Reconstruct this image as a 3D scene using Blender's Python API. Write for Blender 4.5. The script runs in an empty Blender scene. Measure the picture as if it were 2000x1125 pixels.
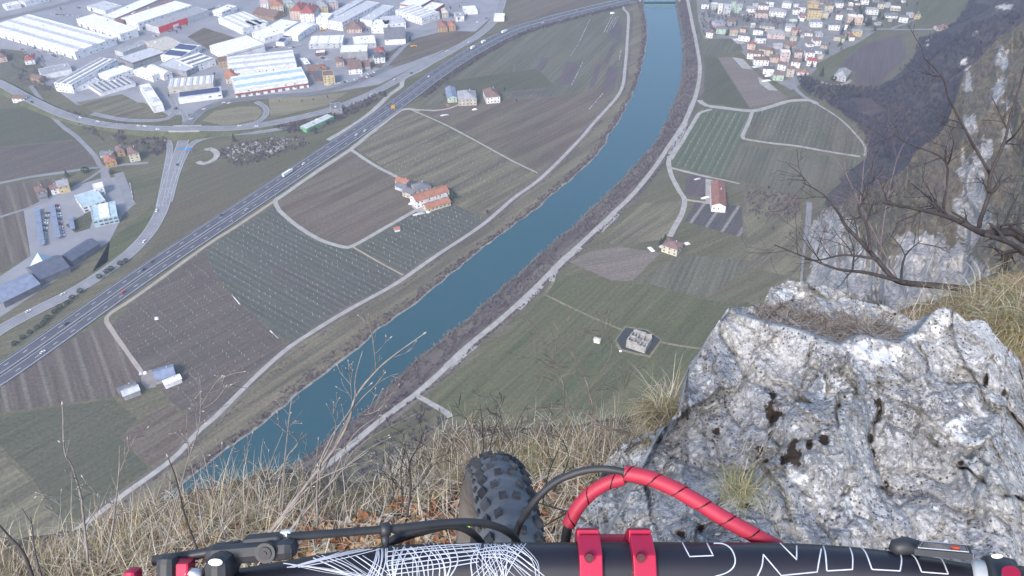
import bpy, bmesh, math, random
from mathutils import Vector, Matrix, noise, geometry
S = bpy.context.scene
C = S.collection
R = math.radians
# ------------------------------------------------------------------ camera, world, sun, exposure
PITCH = R(37.0); FPX = 1570.0; ZG = -400.0
cd = bpy.data.cameras.new('camera'); cam = bpy.data.objects.new('camera', cd); C.objects.link(cam)
cd.sensor_width = 36.0; cd.lens = 36.0*FPX/2000.0; cd.clip_start = 0.05; cd.clip_end = 20000
cam.location = (0, 0, 0); cam.rotation_euler = (math.pi/2 - PITCH, 0, 0); S.camera = cam
SUN_EL, SUN_AZ = 38.0, 208.0            # azimuth the light comes from, clockwise from +Y
w = bpy.data.worlds.new('World'); S.world = w; w.use_nodes = True
nt = w.node_tree; bg = nt.nodes['Background']; sky = nt.nodes.new('ShaderNodeTexSky')
sky.sky_type = 'NISHITA'; sky.sun_disc = False; sky.sun_elevation = R(SUN_EL); sky.sun_rotation = R(SUN_AZ)
sky.air_density = 1.0; sky.dust_density = 2.0; sky.ozone_density = 1.5
nt.links.new(sky.outputs[0], bg.inputs[0]); bg.inputs[1].default_value = 0.15
sd = bpy.data.lights.new('sun', 'SUN'); sun = bpy.data.objects.new('sun', sd); C.objects.link(sun)
sd.energy = 1.5; sd.angle = R(10); sd.color = (1.0, 0.95, 0.88)
sun.rotation_euler = (R(90 - SUN_EL), 0, R(180 - SUN_AZ))
sun.location = (-40, -40, 60)
S.view_settings.view_transform = 'Standard'; S.view_settings.look = 'None'
S.view_settings.exposure = 1.22; S.view_settings.gamma = 1.0
# ------------------------------------------------------------------ projection helpers (pixel of the 2000x1125 photo -> world)
cP, sP = math.cos(PITCH), math.sin(PITCH)
def ray(px, py):
    a = (px - 1000)/FPX; b = (py - 562.5)/FPX
    return Vector((a, cP - b*sP, -sP - b*cP))
def at(px, py, d): return ray(px, py)*d
def G(px, py, h=0.0):
    r = ray(px, py); t = (ZG + h)/r.z
    return Vector((r.x*t, r.y*t, ZG + h))
def mpp(py): return ((ZG)/ray(1000, py).z)/FPX       # metres per pixel on the valley floor
# ------------------------------------------------------------------ object helpers
def tag(o, label=None, cat=None, group=None, kind=None):
    if label: o['label'] = label
    if cat: o['category'] = cat
    if group: o['group'] = group
    if kind: o['kind'] = kind
    return o
def empty(name, loc, rz=0.0):
    o = bpy.data.objects.new(name, None); C.objects.link(o); o.location = loc; o.rotation_euler = (0, 0, rz)
    o.empty_display_size = 0.2; return o
class MB:
    def __init__(s): s.v = []; s.f = []; s.m = []
    def quad(s, a, b, c, d, mi=0):
        n = len(s.v); s.v += [tuple(a), tuple(b), tuple(c), tuple(d)]; s.f.append((n, n+1, n+2, n+3)); s.m.append(mi)
    def tri(s, a, b, c, mi=0):
        n = len(s.v); s.v += [tuple(a), tuple(b), tuple(c)]; s.f.append((n, n+1, n+2)); s.m.append(mi)
    def box(s, x0, x1, y0, y1, z0, z1, mi=0, top=True, bottom=True):
        n = len(s.v)
        s.v += [(x0,y0,z0),(x1,y0,z0),(x1,y1,z0),(x0,y1,z0),(x0,y0,z1),(x1,y0,z1),(x1,y1,z1),(x0,y1,z1)]
        fs = [(0,1,5,4),(1,2,6,5),(2,3,7,6),(3,0,4,7)]
        if top: fs.append((4,5,6,7))
        if bottom: fs.append((3,2,1,0))
        for f in fs: s.f.append(tuple(n+i for i in f)); s.m.append(mi)
    def obox(s, c, ax, ay, az, mi=0):
        """oriented box: centre + three half-axis vectors"""
        n = len(s.v)
        for k in (-1, 1):
            for i, j in ((-1,-1),(1,-1),(1,1),(-1,1)):
                s.v.append(tuple(c + ax*i + ay*j + az*k))
        for f in ((0,1,5,4),(1,2,6,5),(2,3,7,6),(3,0,4,7),(4,5,6,7),(3,2,1,0)):
            s.f.append(tuple(n+i for i in f)); s.m.append(mi)
    def tube(s, pts, rad, seg=8, cap=True, mi=0):
        pts = [Vector(p) for p in pts]; k = len(pts)
        rr = rad if isinstance(rad, (list, tuple)) else [rad]*k
        up = Vector((0.13, 0.21, 0.97)); n0 = len(s.v)
        d0 = (pts[1]-pts[0]).normalized(); x = d0.cross(up)
        if x.length < 1e-3: x = d0.cross(Vector((1,0,0)))
        x.normalize()
        for i, p in enumerate(pts):
            d = (pts[min(i+1,k-1)] - pts[max(i-1,0)])
            if d.length < 1e-9: d = d0
            d.normalize(); x = (x - d*x.dot(d)).normalized(); y = d.cross(x)
            for j in range(seg):
                a = 2*math.pi*j/seg
                s.v.append(tuple(p + x*(rr[i]*math.cos(a)) + y*(rr[i]*math.sin(a))))
        for i in range(k-1):
            for j in range(seg):
                j2 = (j+1) % seg
                s.f.append((n0+i*seg+j, n0+i*seg+j2, n0+(i+1)*seg+j2, n0+(i+1)*seg+j)); s.m.append(mi)
        if cap:
            s.f.append(tuple(n0+j for j in reversed(range(seg)))); s.m.append(mi)
            s.f.append(tuple(n0+(k-1)*seg+j for j in range(seg))); s.m.append(mi)
    def grid(s, rows, mi=0):
        n = len(s.v); w_ = len(rows[0])
        for r_ in rows: s.v += [tuple(p) for p in r_]
        for i in range(len(rows)-1):
            for j in range(w_-1):
                s.f.append((n+i*w_+j, n+i*w_+j+1, n+(i+1)*w_+j+1, n+(i+1)*w_+j)); s.m.append(mi)
    def build(s, name, mats, parent=None, smooth=False, bevel=0):
        me = bpy.data.meshes.new(name); me.from_pydata(s.v, [], s.f)
        for m_ in (mats if isinstance(mats, (list, tuple)) else [mats]): me.materials.append(m_)
        if any(s.m): me.polygons.foreach_set('material_index', s.m)
        if smooth: me.polygons.foreach_set('use_smooth', [True]*len(s.f))
        me.update()
        o = bpy.data.objects.new(name, me); C.objects.link(o)
        if parent: o.parent = parent
        if bevel:
            b = o.modifiers.new('bevel', 'BEVEL'); b.width = bevel; b.segments = 2; b.limit_method = 'ANGLE'
        return o
def copy_tree(o, parent=None):
    c = o.copy(); C.objects.link(c); c.parent = parent
    for ch in o.children: copy_tree(ch, c)
    return c
# ------------------------------------------------------------------ materials
def newmat(name):
    m = bpy.data.materials.new(name); m.use_nodes = True
    n = m.node_tree.nodes; b = n['Principled BSDF']; return m, n, m.node_tree.links, b
def c4(c): return (c[0], c[1], c[2], 1)
def mat(name, col, col2=None, scale=1.0, rough=0.85, metal=0.0, spec=0.3, detail=6, bump=0.0, lo=0.35, hi=0.65, coat=0.0):
    m, n, l, b = newmat(name)
    b.inputs['Roughness'].default_value = rough; b.inputs['Metallic'].default_value = metal
    b.inputs['Specular IOR Level'].default_value = spec; b.inputs['Coat Weight'].default_value = coat
    if col2 is None:
        col2 = tuple(x*0.82 for x in col)
    tc = n.new('ShaderNodeTexCoord'); nz = n.new('ShaderNodeTexNoise')
    nz.inputs['Scale'].default_value = scale; nz.inputs['Detail'].default_value = detail; nz.inputs['Roughness'].default_value = 0.62
    l.new(tc.outputs['Object'], nz.inputs['Vector'])
    mr = n.new('ShaderNodeMapRange'); mr.inputs[1].default_value = lo; mr.inputs[2].default_value = hi
    l.new(nz.outputs[0], mr.inputs[0])
    mx = n.new('ShaderNodeMix'); mx.data_type = 'RGBA'
    mx.inputs[6].default_value = c4(col); mx.inputs[7].default_value = c4(col2)
    l.new(mr.outputs[0], mx.inputs[0]); l.new(mx.outputs[2], b.inputs['Base Color'])
    if bump:
        bp = n.new('ShaderNodeBump'); bp.inputs['Strength'].default_value = bump; bp.inputs['Distance'].default_value = 0.3/scale
        l.new(nz.outputs[0], bp.inputs['Height']); l.new(bp.outputs[0], b.inputs['Normal'])
    return m
def fieldmat(name, c1, c2, c3=None, ang=0.0, spacing=0.0, rowcol=None, rows=0.0, duty=0.3, big=0.012, streak=0.6):
    """soil or grass: large patches, streaks along the working direction, optional planted rows"""
    m, n, l, b = newmat(name); b.inputs['Roughness'].default_value = 0.95; b.inputs['Specular IOR Level'].default_value = 0.1
    tc = n.new('ShaderNodeTexCoord'); mp = n.new('ShaderNodeMapping'); mp.inputs['Rotation'].default_value = (0, 0, -ang)
    l.new(tc.outputs['Object'], mp.inputs['Vector'])
    nb = n.new('ShaderNodeTexNoise'); nb.inputs['Scale'].default_value = big; nb.inputs['Detail'].default_value = 9; nb.inputs['Roughness'].default_value = 0.68
    l.new(tc.outputs['Object'], nb.inputs['Vector'])
    sc = n.new('ShaderNodeMapping'); sc.inputs['Scale'].default_value = (0.006, 0.09, 0.05); l.new(mp.outputs[0], sc.inputs['Vector'])
    ns = n.new('ShaderNodeTexNoise'); ns.inputs['Scale'].default_value = 1.0; ns.inputs['Detail'].default_value = 7; ns.inputs['Roughness'].default_value = 0.65
    l.new(sc.outputs[0], ns.inputs['Vector'])
    r1 = n.new('ShaderNodeMapRange'); r1.inputs[1].default_value = 0.36; r1.inputs[2].default_value = 0.64; l.new(nb.outputs[0], r1.inputs[0])
    r2 = n.new('ShaderNodeMapRange'); r2.inputs[1].default_value = 0.42; r2.inputs[2].default_value = 0.58; r2.inputs[4].default_value = streak; l.new(ns.outputs[0], r2.inputs[0])
    m1 = n.new('ShaderNodeMix'); m1.data_type = 'RGBA'; m1.inputs[6].default_value = c4(c1); m1.inputs[7].default_value = c4(c2); l.new(r1.outputs[0], m1.inputs[0])
    m2 = n.new('ShaderNodeMix'); m2.data_type = 'RGBA'; m2.inputs[7].default_value = c4(c3 or tuple(x*1.35 for x in c1)); l.new(r2.outputs[0], m2.inputs[0]); l.new(m1.outputs[2], m2.inputs[6])
    out = m2.outputs[2]
    fine = n.new('ShaderNodeTexNoise'); fine.inputs['Scale'].default_value = 0.45; fine.inputs['Detail'].default_value = 5; l.new(tc.outputs['Object'], fine.inputs['Vector'])
    rf = n.new('ShaderNodeMapRange'); rf.inputs[1].default_value = 0.3; rf.inputs[2].default_value = 0.7; rf.inputs[3].default_value = 0.78; rf.inputs[4].default_value = 1.22; l.new(fine.outputs[0], rf.inputs[0])
    if spacing:
        sx = n.new('ShaderNodeSeparateXYZ'); l.new(mp.outputs[0], sx.inputs[0])
        dv = n.new('ShaderNodeMath'); dv.operation = 'MULTIPLY'; dv.inputs[1].default_value = 1.0/spacing; l.new(sx.outputs[1], dv.inputs[0])
        fr = n.new('ShaderNodeMath'); fr.operation = 'PINGPONG'; fr.inputs[1].default_value = 0.5; l.new(dv.outputs[0], fr.inputs[0])
        ss = n.new('ShaderNodeMapRange'); ss.interpolation_type = 'SMOOTHSTEP'
        ss.inputs[1].default_value = duty*0.5; ss.inputs[2].default_value = duty*0.5+0.12; ss.inputs[3].default_value = rows; ss.inputs[4].default_value = 0
        l.new(fr.outputs[0], ss.inputs[0])
        ml = n.new('ShaderNodeMath'); ml.operation = 'MULTIPLY'; l.new(ss.outputs[0], ml.inputs[0]); l.new(rf.outputs[0], ml.inputs[1])
        m3 = n.new('ShaderNodeMix'); m3.data_type = 'RGBA'; m3.inputs[7].default_value = c4(rowcol); l.new(ml.outputs[0], m3.inputs[0]); l.new(out, m3.inputs[6]); out = m3.outputs[2]
    s2 = n.new('ShaderNodeMapping'); s2.inputs['Scale'].default_value = (0.012, 0.42, 0.1); l.new(mp.outputs[0], s2.inputs['Vector'])
    n2 = n.new('ShaderNodeTexNoise'); n2.inputs['Scale'].default_value = 1.0; n2.inputs['Detail'].default_value = 4; l.new(s2.outputs[0], n2.inputs['Vector'])
    r3 = n.new('ShaderNodeMapRange'); r3.inputs[1].default_value = 0.35; r3.inputs[2].default_value = 0.65; r3.inputs[3].default_value = 0.86; r3.inputs[4].default_value = 1.14; l.new(n2.outputs[0], r3.inputs[0])
    m9 = n.new('ShaderNodeMath'); m9.operation = 'MULTIPLY'; l.new(rf.outputs[0], m9.inputs[0]); l.new(r3.outputs[0], m9.inputs[1])
    vm = n.new('ShaderNodeVectorMath'); vm.operation = 'SCALE'; l.new(out, vm.inputs[0]); l.new(m9.outputs[0], vm.inputs['Scale'])
    l.new(vm.outputs[0], b.inputs['Base Color'])
    return m
def dirang(a, b):
    p, q = G(*a), G(*b); return math.atan2(q.y-p.y, q.x-p.x)
# ------------------------------------------------------------------ flat sheets and strips on the valley floor
def poly(name, pts, z, m, kind='structure'):
    vs = [G(*p) for p in pts]
    tris = geometry.tessellate_polygon([vs])
    vs = [(v.x, v.y, ZG+z) for v in vs]
    b = MB(); b.v = vs
    for t in tris:
        a, b_, c = (Vector(vs[i]) for i in t)
        if (b_-a).cross(c-a).z < 0: t = (t[0], t[2], t[1])
        b.f.append(tuple(t)); b.m.append(0)
    return tag(b.build(name, m), kind=kind)
def spline(ps, step=8.0):
    out = []
    n = len(ps)
    for i in range(n-1):
        p0, p1, p2, p3 = ps[max(i-1,0)], ps[i], ps[i+1], ps[min(i+2,n-1)]
        k = max(2, int((p2-p1).length/step))
        for j in range(k):
            t = j/k
            out.append(0.5*((2*p1)+(p2-p0)*t+(2*p0-5*p1+4*p2-p3)*t*t+(3*p1-p0-3*p2+p3)*t**3))
    out.append(ps[-1]); return out
def line(pts, hs=None, step=8.0):
    if hs is None: return spline([G(*p) for p in pts], step)
    return spline([G(p[0], p[1], h) for p, h in zip(pts, hs)], step)
def normals(cl):
    res = []
    for i in range(len(cl)):
        d = cl[min(i+1,len(cl)-1)] - cl[max(i-1,0)]; d.z = 0
        if d.length < 1e-6: d = Vector((1,0,0))
        d.normalize(); res.append(Vector((d.y, -d.x, 0)))
    return res
def band(b, cl, o0, o1, z, mi=0, i0=0, i1=None):
    ns = normals(cl); i1 = len(cl) if i1 is None else i1
    rows = [[cl[i] + ns[i]*o0 + Vector((0,0,z)), cl[i] + ns[i]*o1 + Vector((0,0,z))] for i in range(i0, i1)]
    if len(rows) > 1: b.grid([[r_[0], r_[1]] if o1 < o0 else [r_[1], r_[0]] for r_ in rows], mi)
def strip(name, pts, width, z, m, hs=None, wob=0.0):
    cl = line(pts, hs); b = MB()
    if wob:
        ns = normals(cl); rows = []
        for i, p in enumerate(cl):
            a = width/2*(1+wob*noise.noise(p*0.05)); c = width/2*(1+wob*noise.noise(p*0.05+Vector((9,9,9))))
            rows.append([p - ns[i]*a + Vector((0,0,z)), p + ns[i]*c + Vector((0,0,z))])
        b.grid(rows)
    else: band(b, cl, -width/2, width/2, z)
    if hs is not None and max(hs) > 0.5:
        ns = normals(cl)
        for sgn in (-1, 1):
            rows = [[p + ns[i]*(sgn*width/2) + Vector((0,0,z)), Vector((p.x, p.y, ZG)) + ns[i]*(sgn*(width/2 + 1.6*(p.z-ZG)))] for i, p in enumerate(cl)]
            b.grid(rows if sgn > 0 else [[r_[1], r_[0]] for r_ in rows], 1)
    return b, cl
# ================================================================== SETTING: valley floor
rnd = random.Random(7)
M_ground = fieldmat('valley_grass', (0.090,0.090,0.052), (0.12,0.108,0.072), (0.145,0.132,0.09), ang=0.6)
b = MB(); b.quad((-3600,-900,ZG),(3600,-900,ZG),(3600,4200,ZG),(-3600,4200,ZG))
tag(b.build('ground', M_ground), kind='structure')
SD = dirang((640,450),(800,372)); VD = dirang((500,440),(640,510)); RD = dirang((1330,320),(1390,215))
BR = (0.122,0.088,0.076); BR2 = (0.094,0.076,0.060); OL = (0.12,0.125,0.08); DG = (0.085,0.10,0.075); PU = (0.115,0.095,0.10)
M_brown = fieldmat('tilled_field_soil', BR, BR2, (0.165,0.150,0.110), ang=SD, streak=0.55)
M_brown2 = fieldmat('stubble_field_soil', (0.105,0.082,0.070), (0.10,0.095,0.062), (0.19,0.175,0.115), ang=SD, streak=0.75)
M_vine = fieldmat('vineyard_soil', (0.072,0.082,0.068), (0.088,0.080,0.076), (0.098,0.10,0.08), ang=VD, spacing=5.6, rowcol=(0.15,0.16,0.12), rows=0.28, duty=0.25, streak=0.5)
M_vine2 = fieldmat('vineyard_brown_soil', (0.098,0.077,0.070), (0.078,0.070,0.060), (0.135,0.112,0.095), ang=SD, spacing=4.4, rowcol=(0.14,0.12,0.11), rows=0.25, duty=0.3, streak=0.5)
M_plot = fieldmat('orchard_brown_soil', (0.105,0.082,0.074), (0.088,0.074,0.062), (0.14,0.118,0.095), ang=dirang((60,690),(78,760)), spacing=13, rowcol=(0.2,0.185,0.16), rows=0.4, duty=0.08, streak=0.5)
M_meadow = fieldmat('meadow_grass', (0.074,0.079,0.050), (0.086,0.086,0.058), (0.102,0.098,0.066), ang=SD, streak=0.5)
M_meadow2 = fieldmat('olive_meadow_grass', (0.098,0.101,0.054), (0.078,0.086,0.047), (0.122,0.116,0.068), ang=dirang((900,750),(1050,620)), streak=0.6)
M_green = fieldmat('orchard_green_grass', (0.075,0.097,0.062), (0.09,0.098,0.07), (0.10,0.112,0.078), ang=RD, spacing=7.5, rowcol=(0.16,0.165,0.11), rows=0.55, duty=0.22, streak=0.5)
M_gray = fieldmat('vineyard_grey_soil', (0.100,0.092,0.068), (0.080,0.084,0.058), (0.145,0.135,0.10), ang=RD, spacing=5, rowcol=(0.15,0.145,0.115), rows=0.3, duty=0.3, streak=0.7)
M_pale = fieldmat('pale_bare_soil', (0.165,0.135,0.118), (0.135,0.12,0.10), (0.20,0.17,0.15), ang=0.3, streak=0.5)
M_dark = fieldmat('dark_vineyard_soil', (0.07,0.065,0.068), (0.085,0.08,0.075), (0.10,0.09,0.09), ang=dirang((1355,430),(1375,402)), spacing=15, rowcol=(0.30,0.28,0.26), rows=0.6, duty=0.07, streak=0.3)
M_purple = fieldmat('plum_bare_soil', (0.09,0.072,0.078), (0.10,0.085,0.085), ang=RD, streak=0.4)
M_tan = fieldmat('tan_dry_grass', (0.20,0.18,0.115), (0.15,0.14,0.095), (0.25,0.22,0.15), ang=0.2, streak=0.5)
M_bank = fieldmat('bank_dry_grass', (0.130,0.115,0.082), (0.095,0.085,0.065), (0.175,0.152,0.105), ang=dirang((500,800),(800,600)), streak=0.8)
M_thick = fieldmat('bank_leaf_litter', (0.115,0.095,0.088), (0.085,0.072,0.07), (0.16,0.14,0.115), ang=dirang((900,660),(1200,400)), streak=0.7)
M_scrub = fieldmat('scrub_soil', (0.085,0.068,0.075), (0.11,0.095,0.085), ang=0.4, streak=0.4, big=0.05)
FN = [0]
M_olive = fieldmat('fallow_olive_grass', (0.095,0.092,0.056), (0.112,0.090,0.070), (0.118,0.112,0.068), ang=SD, streak=0.6)
def field(pts, m, z=0.05):
    FN[0] += 1; return poly('field', pts, z + FN[0]*0.0011 - 0.03, m)
F = field
# left of the river
F([(545,394),(685,294),(770,345),(872,396),(808,414),(688,478),(620,462),(577,437),(550,411)], M_brown)
F([(692,288),(783,219),(812,220),(925,277),(1048,341),(1000,381),(945,418),(872,395),(780,347)], M_brown2)
F([(815,214),(873,207),(960,198),(1080,190),(1205,168),(1158,236),(1128,272),(1055,336),(925,268),(860,234)], M_brown)
F([(700,484),(812,414),(878,396),(946,428),(935,438),(850,493),(795,536)], M_vine)
F([(535,402),(575,441),(620,469),(686,487),(796,545),(690,598),(600,648),(570,664),(548,660),(455,577),(420,536),(400,486)], M_vine)
F([(268,584),(400,488),(419,538),(453,580),(546,662),(556,680),(478,750),(392,833),(340,790),(300,745),(252,690),(216,636)], M_vine2)
F([(-160,860),(-20,758),(208,622),(244,690),(280,738),(230,774),(0,806)], M_plot)
F([(-60,822),(0,812),(222,779),(268,818),(234,856),(292,915),(208,984),(128,1033),(60,930),(-40,830)], M_meadow)
F([(236,856),(272,820),(330,790),(388,836),(350,876),(298,914)], M_brown)
F([(-260,880),(-60,826),(60,940),(128,1036),(60,1090),(-300,1150)], M_brown2)
F([(812,206),(880,150),(930,108),(1000,82),(1125,34),(1205,18),(1218,34),(1218,120),(1206,166),(1080,188),(960,196)], M_gray, 0.04)
for q in ([(1060,110),(1072,114),(1059,140),(1047,132)], [(1108,120),(1136,122),(1115,166),(1088,165)], [(1165,125),(1175,127),(1160,170),(1149,172)],
          [(1188,130),(1208,131),(1199,178),(1175,175)], [(1198,42),(1215,45),(1214,80),(1185,75)], [(1000,180),(1080,173),(1088,179),(1000,190)], [(1197,85),(1205,86),(1187,125),(1178,122)]):
    F(q, M_purple, 0.09)
F([(870,160),(1048,134),(1058,142),(1085,170),(1000,178),(900,186),(880,180)], M_meadow, 0.085)
F([(990,50),(1000,10),(1010,-8),(1200,-8),(1120,18)], M_brown)
F([(-40,215),(68,208),(108,240),(150,272),(-40,290)], M_meadow)
F([(-40,292),(150,275),(188,322),(-40,358)], M_vine2)
F([(-60,372),(118,346),(62,420),(66,500),(-60,550)], M_plot)
F([(150,200),(238,184),(262,196),(296,222),(330,226),(262,236),(200,230)], M_brown2, 0.1)
F([(395,236),(420,216),(470,208),(502,208),(514,220),(500,234),(440,246)], M_tan)
F([(525,192),(600,188),(680,180),(640,205),(560,224),(528,226)], M_tan, 0.1)
F([(335,395),(380,310),(420,318),(560,290),(632,284),(560,330),(440,408),(300,500),(230,548),(300,480)], M_olive, 0.05)
F([(20,628),(210,512),(215,470),(300,400),(318,330),(324,400),(280,462),(180,532),(20,640)], M_meadow2)
# right of the river
F([(835,772),(1000,645),(1062,580),(1092,530),(1112,541),(1262,556),(1380,586),(1455,592),(1560,545),(1640,760),(1300,930),(1050,880),(880,812)], M_meadow2)
F([(1112,512),(1150,492),(1210,482),(1290,494),(1235,549),(1195,548)], M_pale)
F([(1240,551),(1332,496),(1482,512),(1382,582),(1270,556)], M_gray)
F([(1175,468),(1258,396),(1342,394),(1312,465),(1200,480)], M_brown2)
F([(1336,432),(1360,394),(1448,402),(1452,465)], M_dark)
F([(1312,322),(1372,212),(1464,222),(1444,286),(1412,346)], M_green)
F([(1470,222),(1520,207),(1590,202),(1648,236),(1688,288),(1684,304),(1460,268)], M_gray)
F([(1416,346),(1448,282),(1680,314),(1622,362),(1560,382)], M_gray)
F([(1456,366),(1560,384),(1570,470),(1560,545),(1458,520)], M_brown2)
F([(1372,200),(1372,112),(1400,112),(1430,160),(1462,210)], M_meadow)
F([(1402,112),(1440,112),(1500,160),(1538,190),(1520,198),(1464,210),(1432,160)], M_pale)
F([(1374,78),(1440,76),(1452,98),(1374,108)], M_gray)
F([(1590,128),(1650,95),(1690,80),(1640,125),(1602,140)], M_meadow2)
F([(1640,128),(1680,92),(1760,66),(1772,110),(1712,168),(1668,160),(1672,140)], M_purple)
F([(1620,-8),(1900,-8),(1840,30),(1770,56),(1700,62),(1700,40)], M_gray)
F([(1780,-8),(1920,-8),(1870,30),(1800,50)], M_meadow2, 0.07)
# paved ground of the industrial estate and the village
M_pave = mat('weathered_paving', (0.27,0.27,0.295), (0.20,0.20,0.22), scale=0.03, rough=0.9)
poly('paving', [(-120,-60),(985,-60),(975,20),(930,60),(830,120),(740,165),(650,180),(560,186),(480,192),(430,205),(380,222),(330,226),(280,200),(150,205),(100,168),(0,150),(-120,140)], 0.012, M_pave)
F([(366,72),(398,54),(460,74),(414,100)], M_brown, 0.1)
F([(712,128),(800,78),(870,60),(930,62),(880,92),(800,122),(757,136)], M_brown, 0.1)
F([(0,95),(50,100),(90,135),(60,165),(0,150)], M_gray, 0.1)
M_vil = mat('village_garden_ground', (0.15,0.155,0.14), (0.23,0.22,0.22), scale=0.06, rough=0.95)
poly('village_ground', [(1358,-30),(1800,-30),(1740,40),(1690,75),(1600,130),(1570,160),(1546,176),(1500,150),(1450,104),(1440,75),(1374,76),(1364,40)], 0.013, M_vil)
poly('parking_ground', [(46,410),(120,372),(190,350),(236,345),(262,400),(240,420),(215,470),(150,520),(0,620),(-30,560),(60,500)], 0.132, mat('pale_asphalt', (0.27,0.27,0.29), (0.22,0.22,0.24), scale=0.04))
poly('parking_verge', [(128,440),(176,412),(180,432),(176,446),(148,455)], 0.138, M_meadow)
# river
m, n, l, bs = newmat('river_water'); M_water = m
bs.inputs['Base Color'].default_value = (0.018,0.115,0.165,1); bs.inputs['Roughness'].default_value = 0.05; bs.inputs['IOR'].default_value = 2.0
tc = n.new('ShaderNodeTexCoord'); nz = n.new('ShaderNodeTexNoise'); nz.inputs['Scale'].default_value = 0.12; nz.inputs['Detail'].default_value = 8
l.new(tc.outputs['Object'], nz.inputs['Vector']); bp = n.new('ShaderNodeBump'); bp.inputs['Strength'].default_value = 0.18; bp.inputs['Distance'].default_value = 0.4
l.new(nz.outputs[0], bp.inputs['Height']); l.new(bp.outputs[0], bs.inputs['Normal'])
nz2 = n.new('ShaderNodeTexNoise'); nz2.inputs['Scale'].default_value = 0.008; nz2.inputs['Detail'].default_value = 5; l.new(tc.outputs['Object'], nz2.inputs['Vector'])
mx = n.new('ShaderNodeMix'); mx.data_type = 'RGBA'; mx.inputs[6].default_value = (0.003,0.042,0.050,1); mx.inputs[7].default_value = (0.008,0.058,0.062,1)
l.new(nz2.outputs[0], mx.inputs[0]); l.new(mx.outputs[2], bs.inputs['Base Color'])
LB = [(1248,-25),(1254,0),(1263,50),(1262,85),(1254,125),(1245,160),(1227,200),(1210,232),(1180,281),(1150,320),(1100,362),(1050,405),(1000,443),(950,480),(900,519),(850,560),(800,600),(740,643),(700,680),(640,726),(580,772),(530,813),(490,842),(440,878),(380,925),(330,968),(280,1008),(230,1052),(120,1140)]
RB = [(1312,-25),(1318,0),(1322,25),(1332,85),(1333,130),(1325,172),(1305,225),(1277,281),(1240,322),(1200,366),(1160,403),(1110,450),(1060,492),(1005,540),(955,583),(905,628),(855,668),(805,708),(765,745),(720,795),(655,848),(600,890),(540,948),(480,1010),(400,1080)]
def rough_line(pts, amp=1.3):
    out = []
    for p in line(pts, step=4):
        out.append(p + Vector((noise.noise(p*0.06)*amp*2, noise.noise(p*0.11+Vector((3,1,7)))*amp*2, 0)))
    return out
lb = rough_line(LB); rb = rough_line(RB)
b = MB(); k = 300
def resample(pl, k):
    L = [0]
    for i in range(1, len(pl)): L.append(L[-1]+(pl[i]-pl[i-1]).length)
    out = []; j = 0
    for i in range(k):
        t = L[-1]*i/(k-1)
        while j < len(L)-2 and L[j+1] < t: j += 1
        s_ = (t-L[j])/max(1e-6, L[j+1]-L[j]); out.append(pl[j].lerp(pl[j+1], min(1, s_)))
    return out
def between(name, pa, pb, z, m, k=300):
    b = MB(); A = resample(pa, k); B = resample(pb, k)
    b.grid([[p + Vector((0,0,z)), q + Vector((0,0,z))] for p, q in zip(B, A)])
    return tag(b.build(name, m), kind='structure')
LR = [(1212,-25),(1217,15),(1227,30),(1225,80),(1221,130),(1211,180),(1160,240),(1130,275),(1060,345),(1000,390),(940,441),(850,501),(770,556),(680,606),(600,655),(550,690),(480,755),(420,815),(390,840),(350,885),(310,918),(250,960),(190,1005),(130,1050),(40,1115)]
RR = [(1338,-25),(1343,0),(1353,50),(1363,100),(1367,140),(1358,190),(1338,237),(1308,283),(1280,325),(1240,375),(1200,415),(1150,462),(1090,518),(1050,558),(1000,605),(950,647),(900,688),(860,728),(810,772),(760,808),(700,858),(640,908),(590,950),(500,1040)]
lr = line(LR, step=4); rr_ = line(RR, step=4)
between('river', lb, rb, 0.14, M_water)
between('river_bank', lr, lb, 0.125, M_bank)
between('river_bank', rb, rr_, 0.126, M_thick)
# gravel shore line beside the water
M_stone = mat('shore_gravel', (0.30,0.29,0.27), (0.16,0.14,0.12), scale=0.4, rough=0.9)
b = MB(); band(b, lb, -0.6, 1.6, 0.16); tag(b.build('shore', M_stone), kind='structure')
# tracks and roads
M_grav = mat('pale_gravel', (0.37,0.36,0.34), (0.27,0.255,0.235), scale=0.15, rough=0.9)
M_dirt = mat('pinkish_dirt', (0.36,0.31,0.27), (0.28,0.25,0.21), scale=0.12, rough=0.9)
M_asph = mat('weathered_asphalt', (0.155,0.155,0.17), (0.125,0.125,0.14), scale=0.06, rough=0.85)
M_asph2 = mat('pale_road_asphalt', (0.24,0.24,0.26), (0.19,0.19,0.205), scale=0.06, rough=0.85)
M_hwy = mat('motorway_asphalt', (0.095,0.095,0.115), (0.075,0.075,0.092), scale=0.08, rough=0.8)
M_mark = mat('road_marking_paint', (0.52,0.52,0.53), (0.40,0.40,0.41), scale=0.5, rough=0.6)
def track(pts, wd, m=None, z=0.2, name='farm_track', wob=0.25):
    b, cl = strip(name, pts, wd, z, m or M_grav, wob=wob); return tag(b.build(name, m or M_grav), kind='structure')
track([(x,y) for x,y in LR], 9.0, M_thick, z=0.19, name='verge', wob=0.5)
track(LR, 3.8, z=0.22, name='levee_road', wob=0.12)
track(RR, 13.0, M_thick, z=0.185, name='verge', wob=0.5)
track(RR, 4.6, z=0.22, name='levee_road', wob=0.2)
for q, ww in ((([(1200,412),(1180,430),(1165,447)]), 10), ([(1130,478),(1100,500),(1078,522)], 8), ([(1050,552),(1025,578),(1005,598)], 10), ([(920,668),(895,690),(870,712)], 10)):
    track([(x+4, y+5) for x, y in q], ww*0.8, z=0.21, name='lay_by')
track([(820,216),(800,213),(782,216),(760,232),(685,292)], 5, M_grav, 0.18)
track([(685,292),(620,335),(537,392)], 5, M_grav, 0.19)
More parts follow.
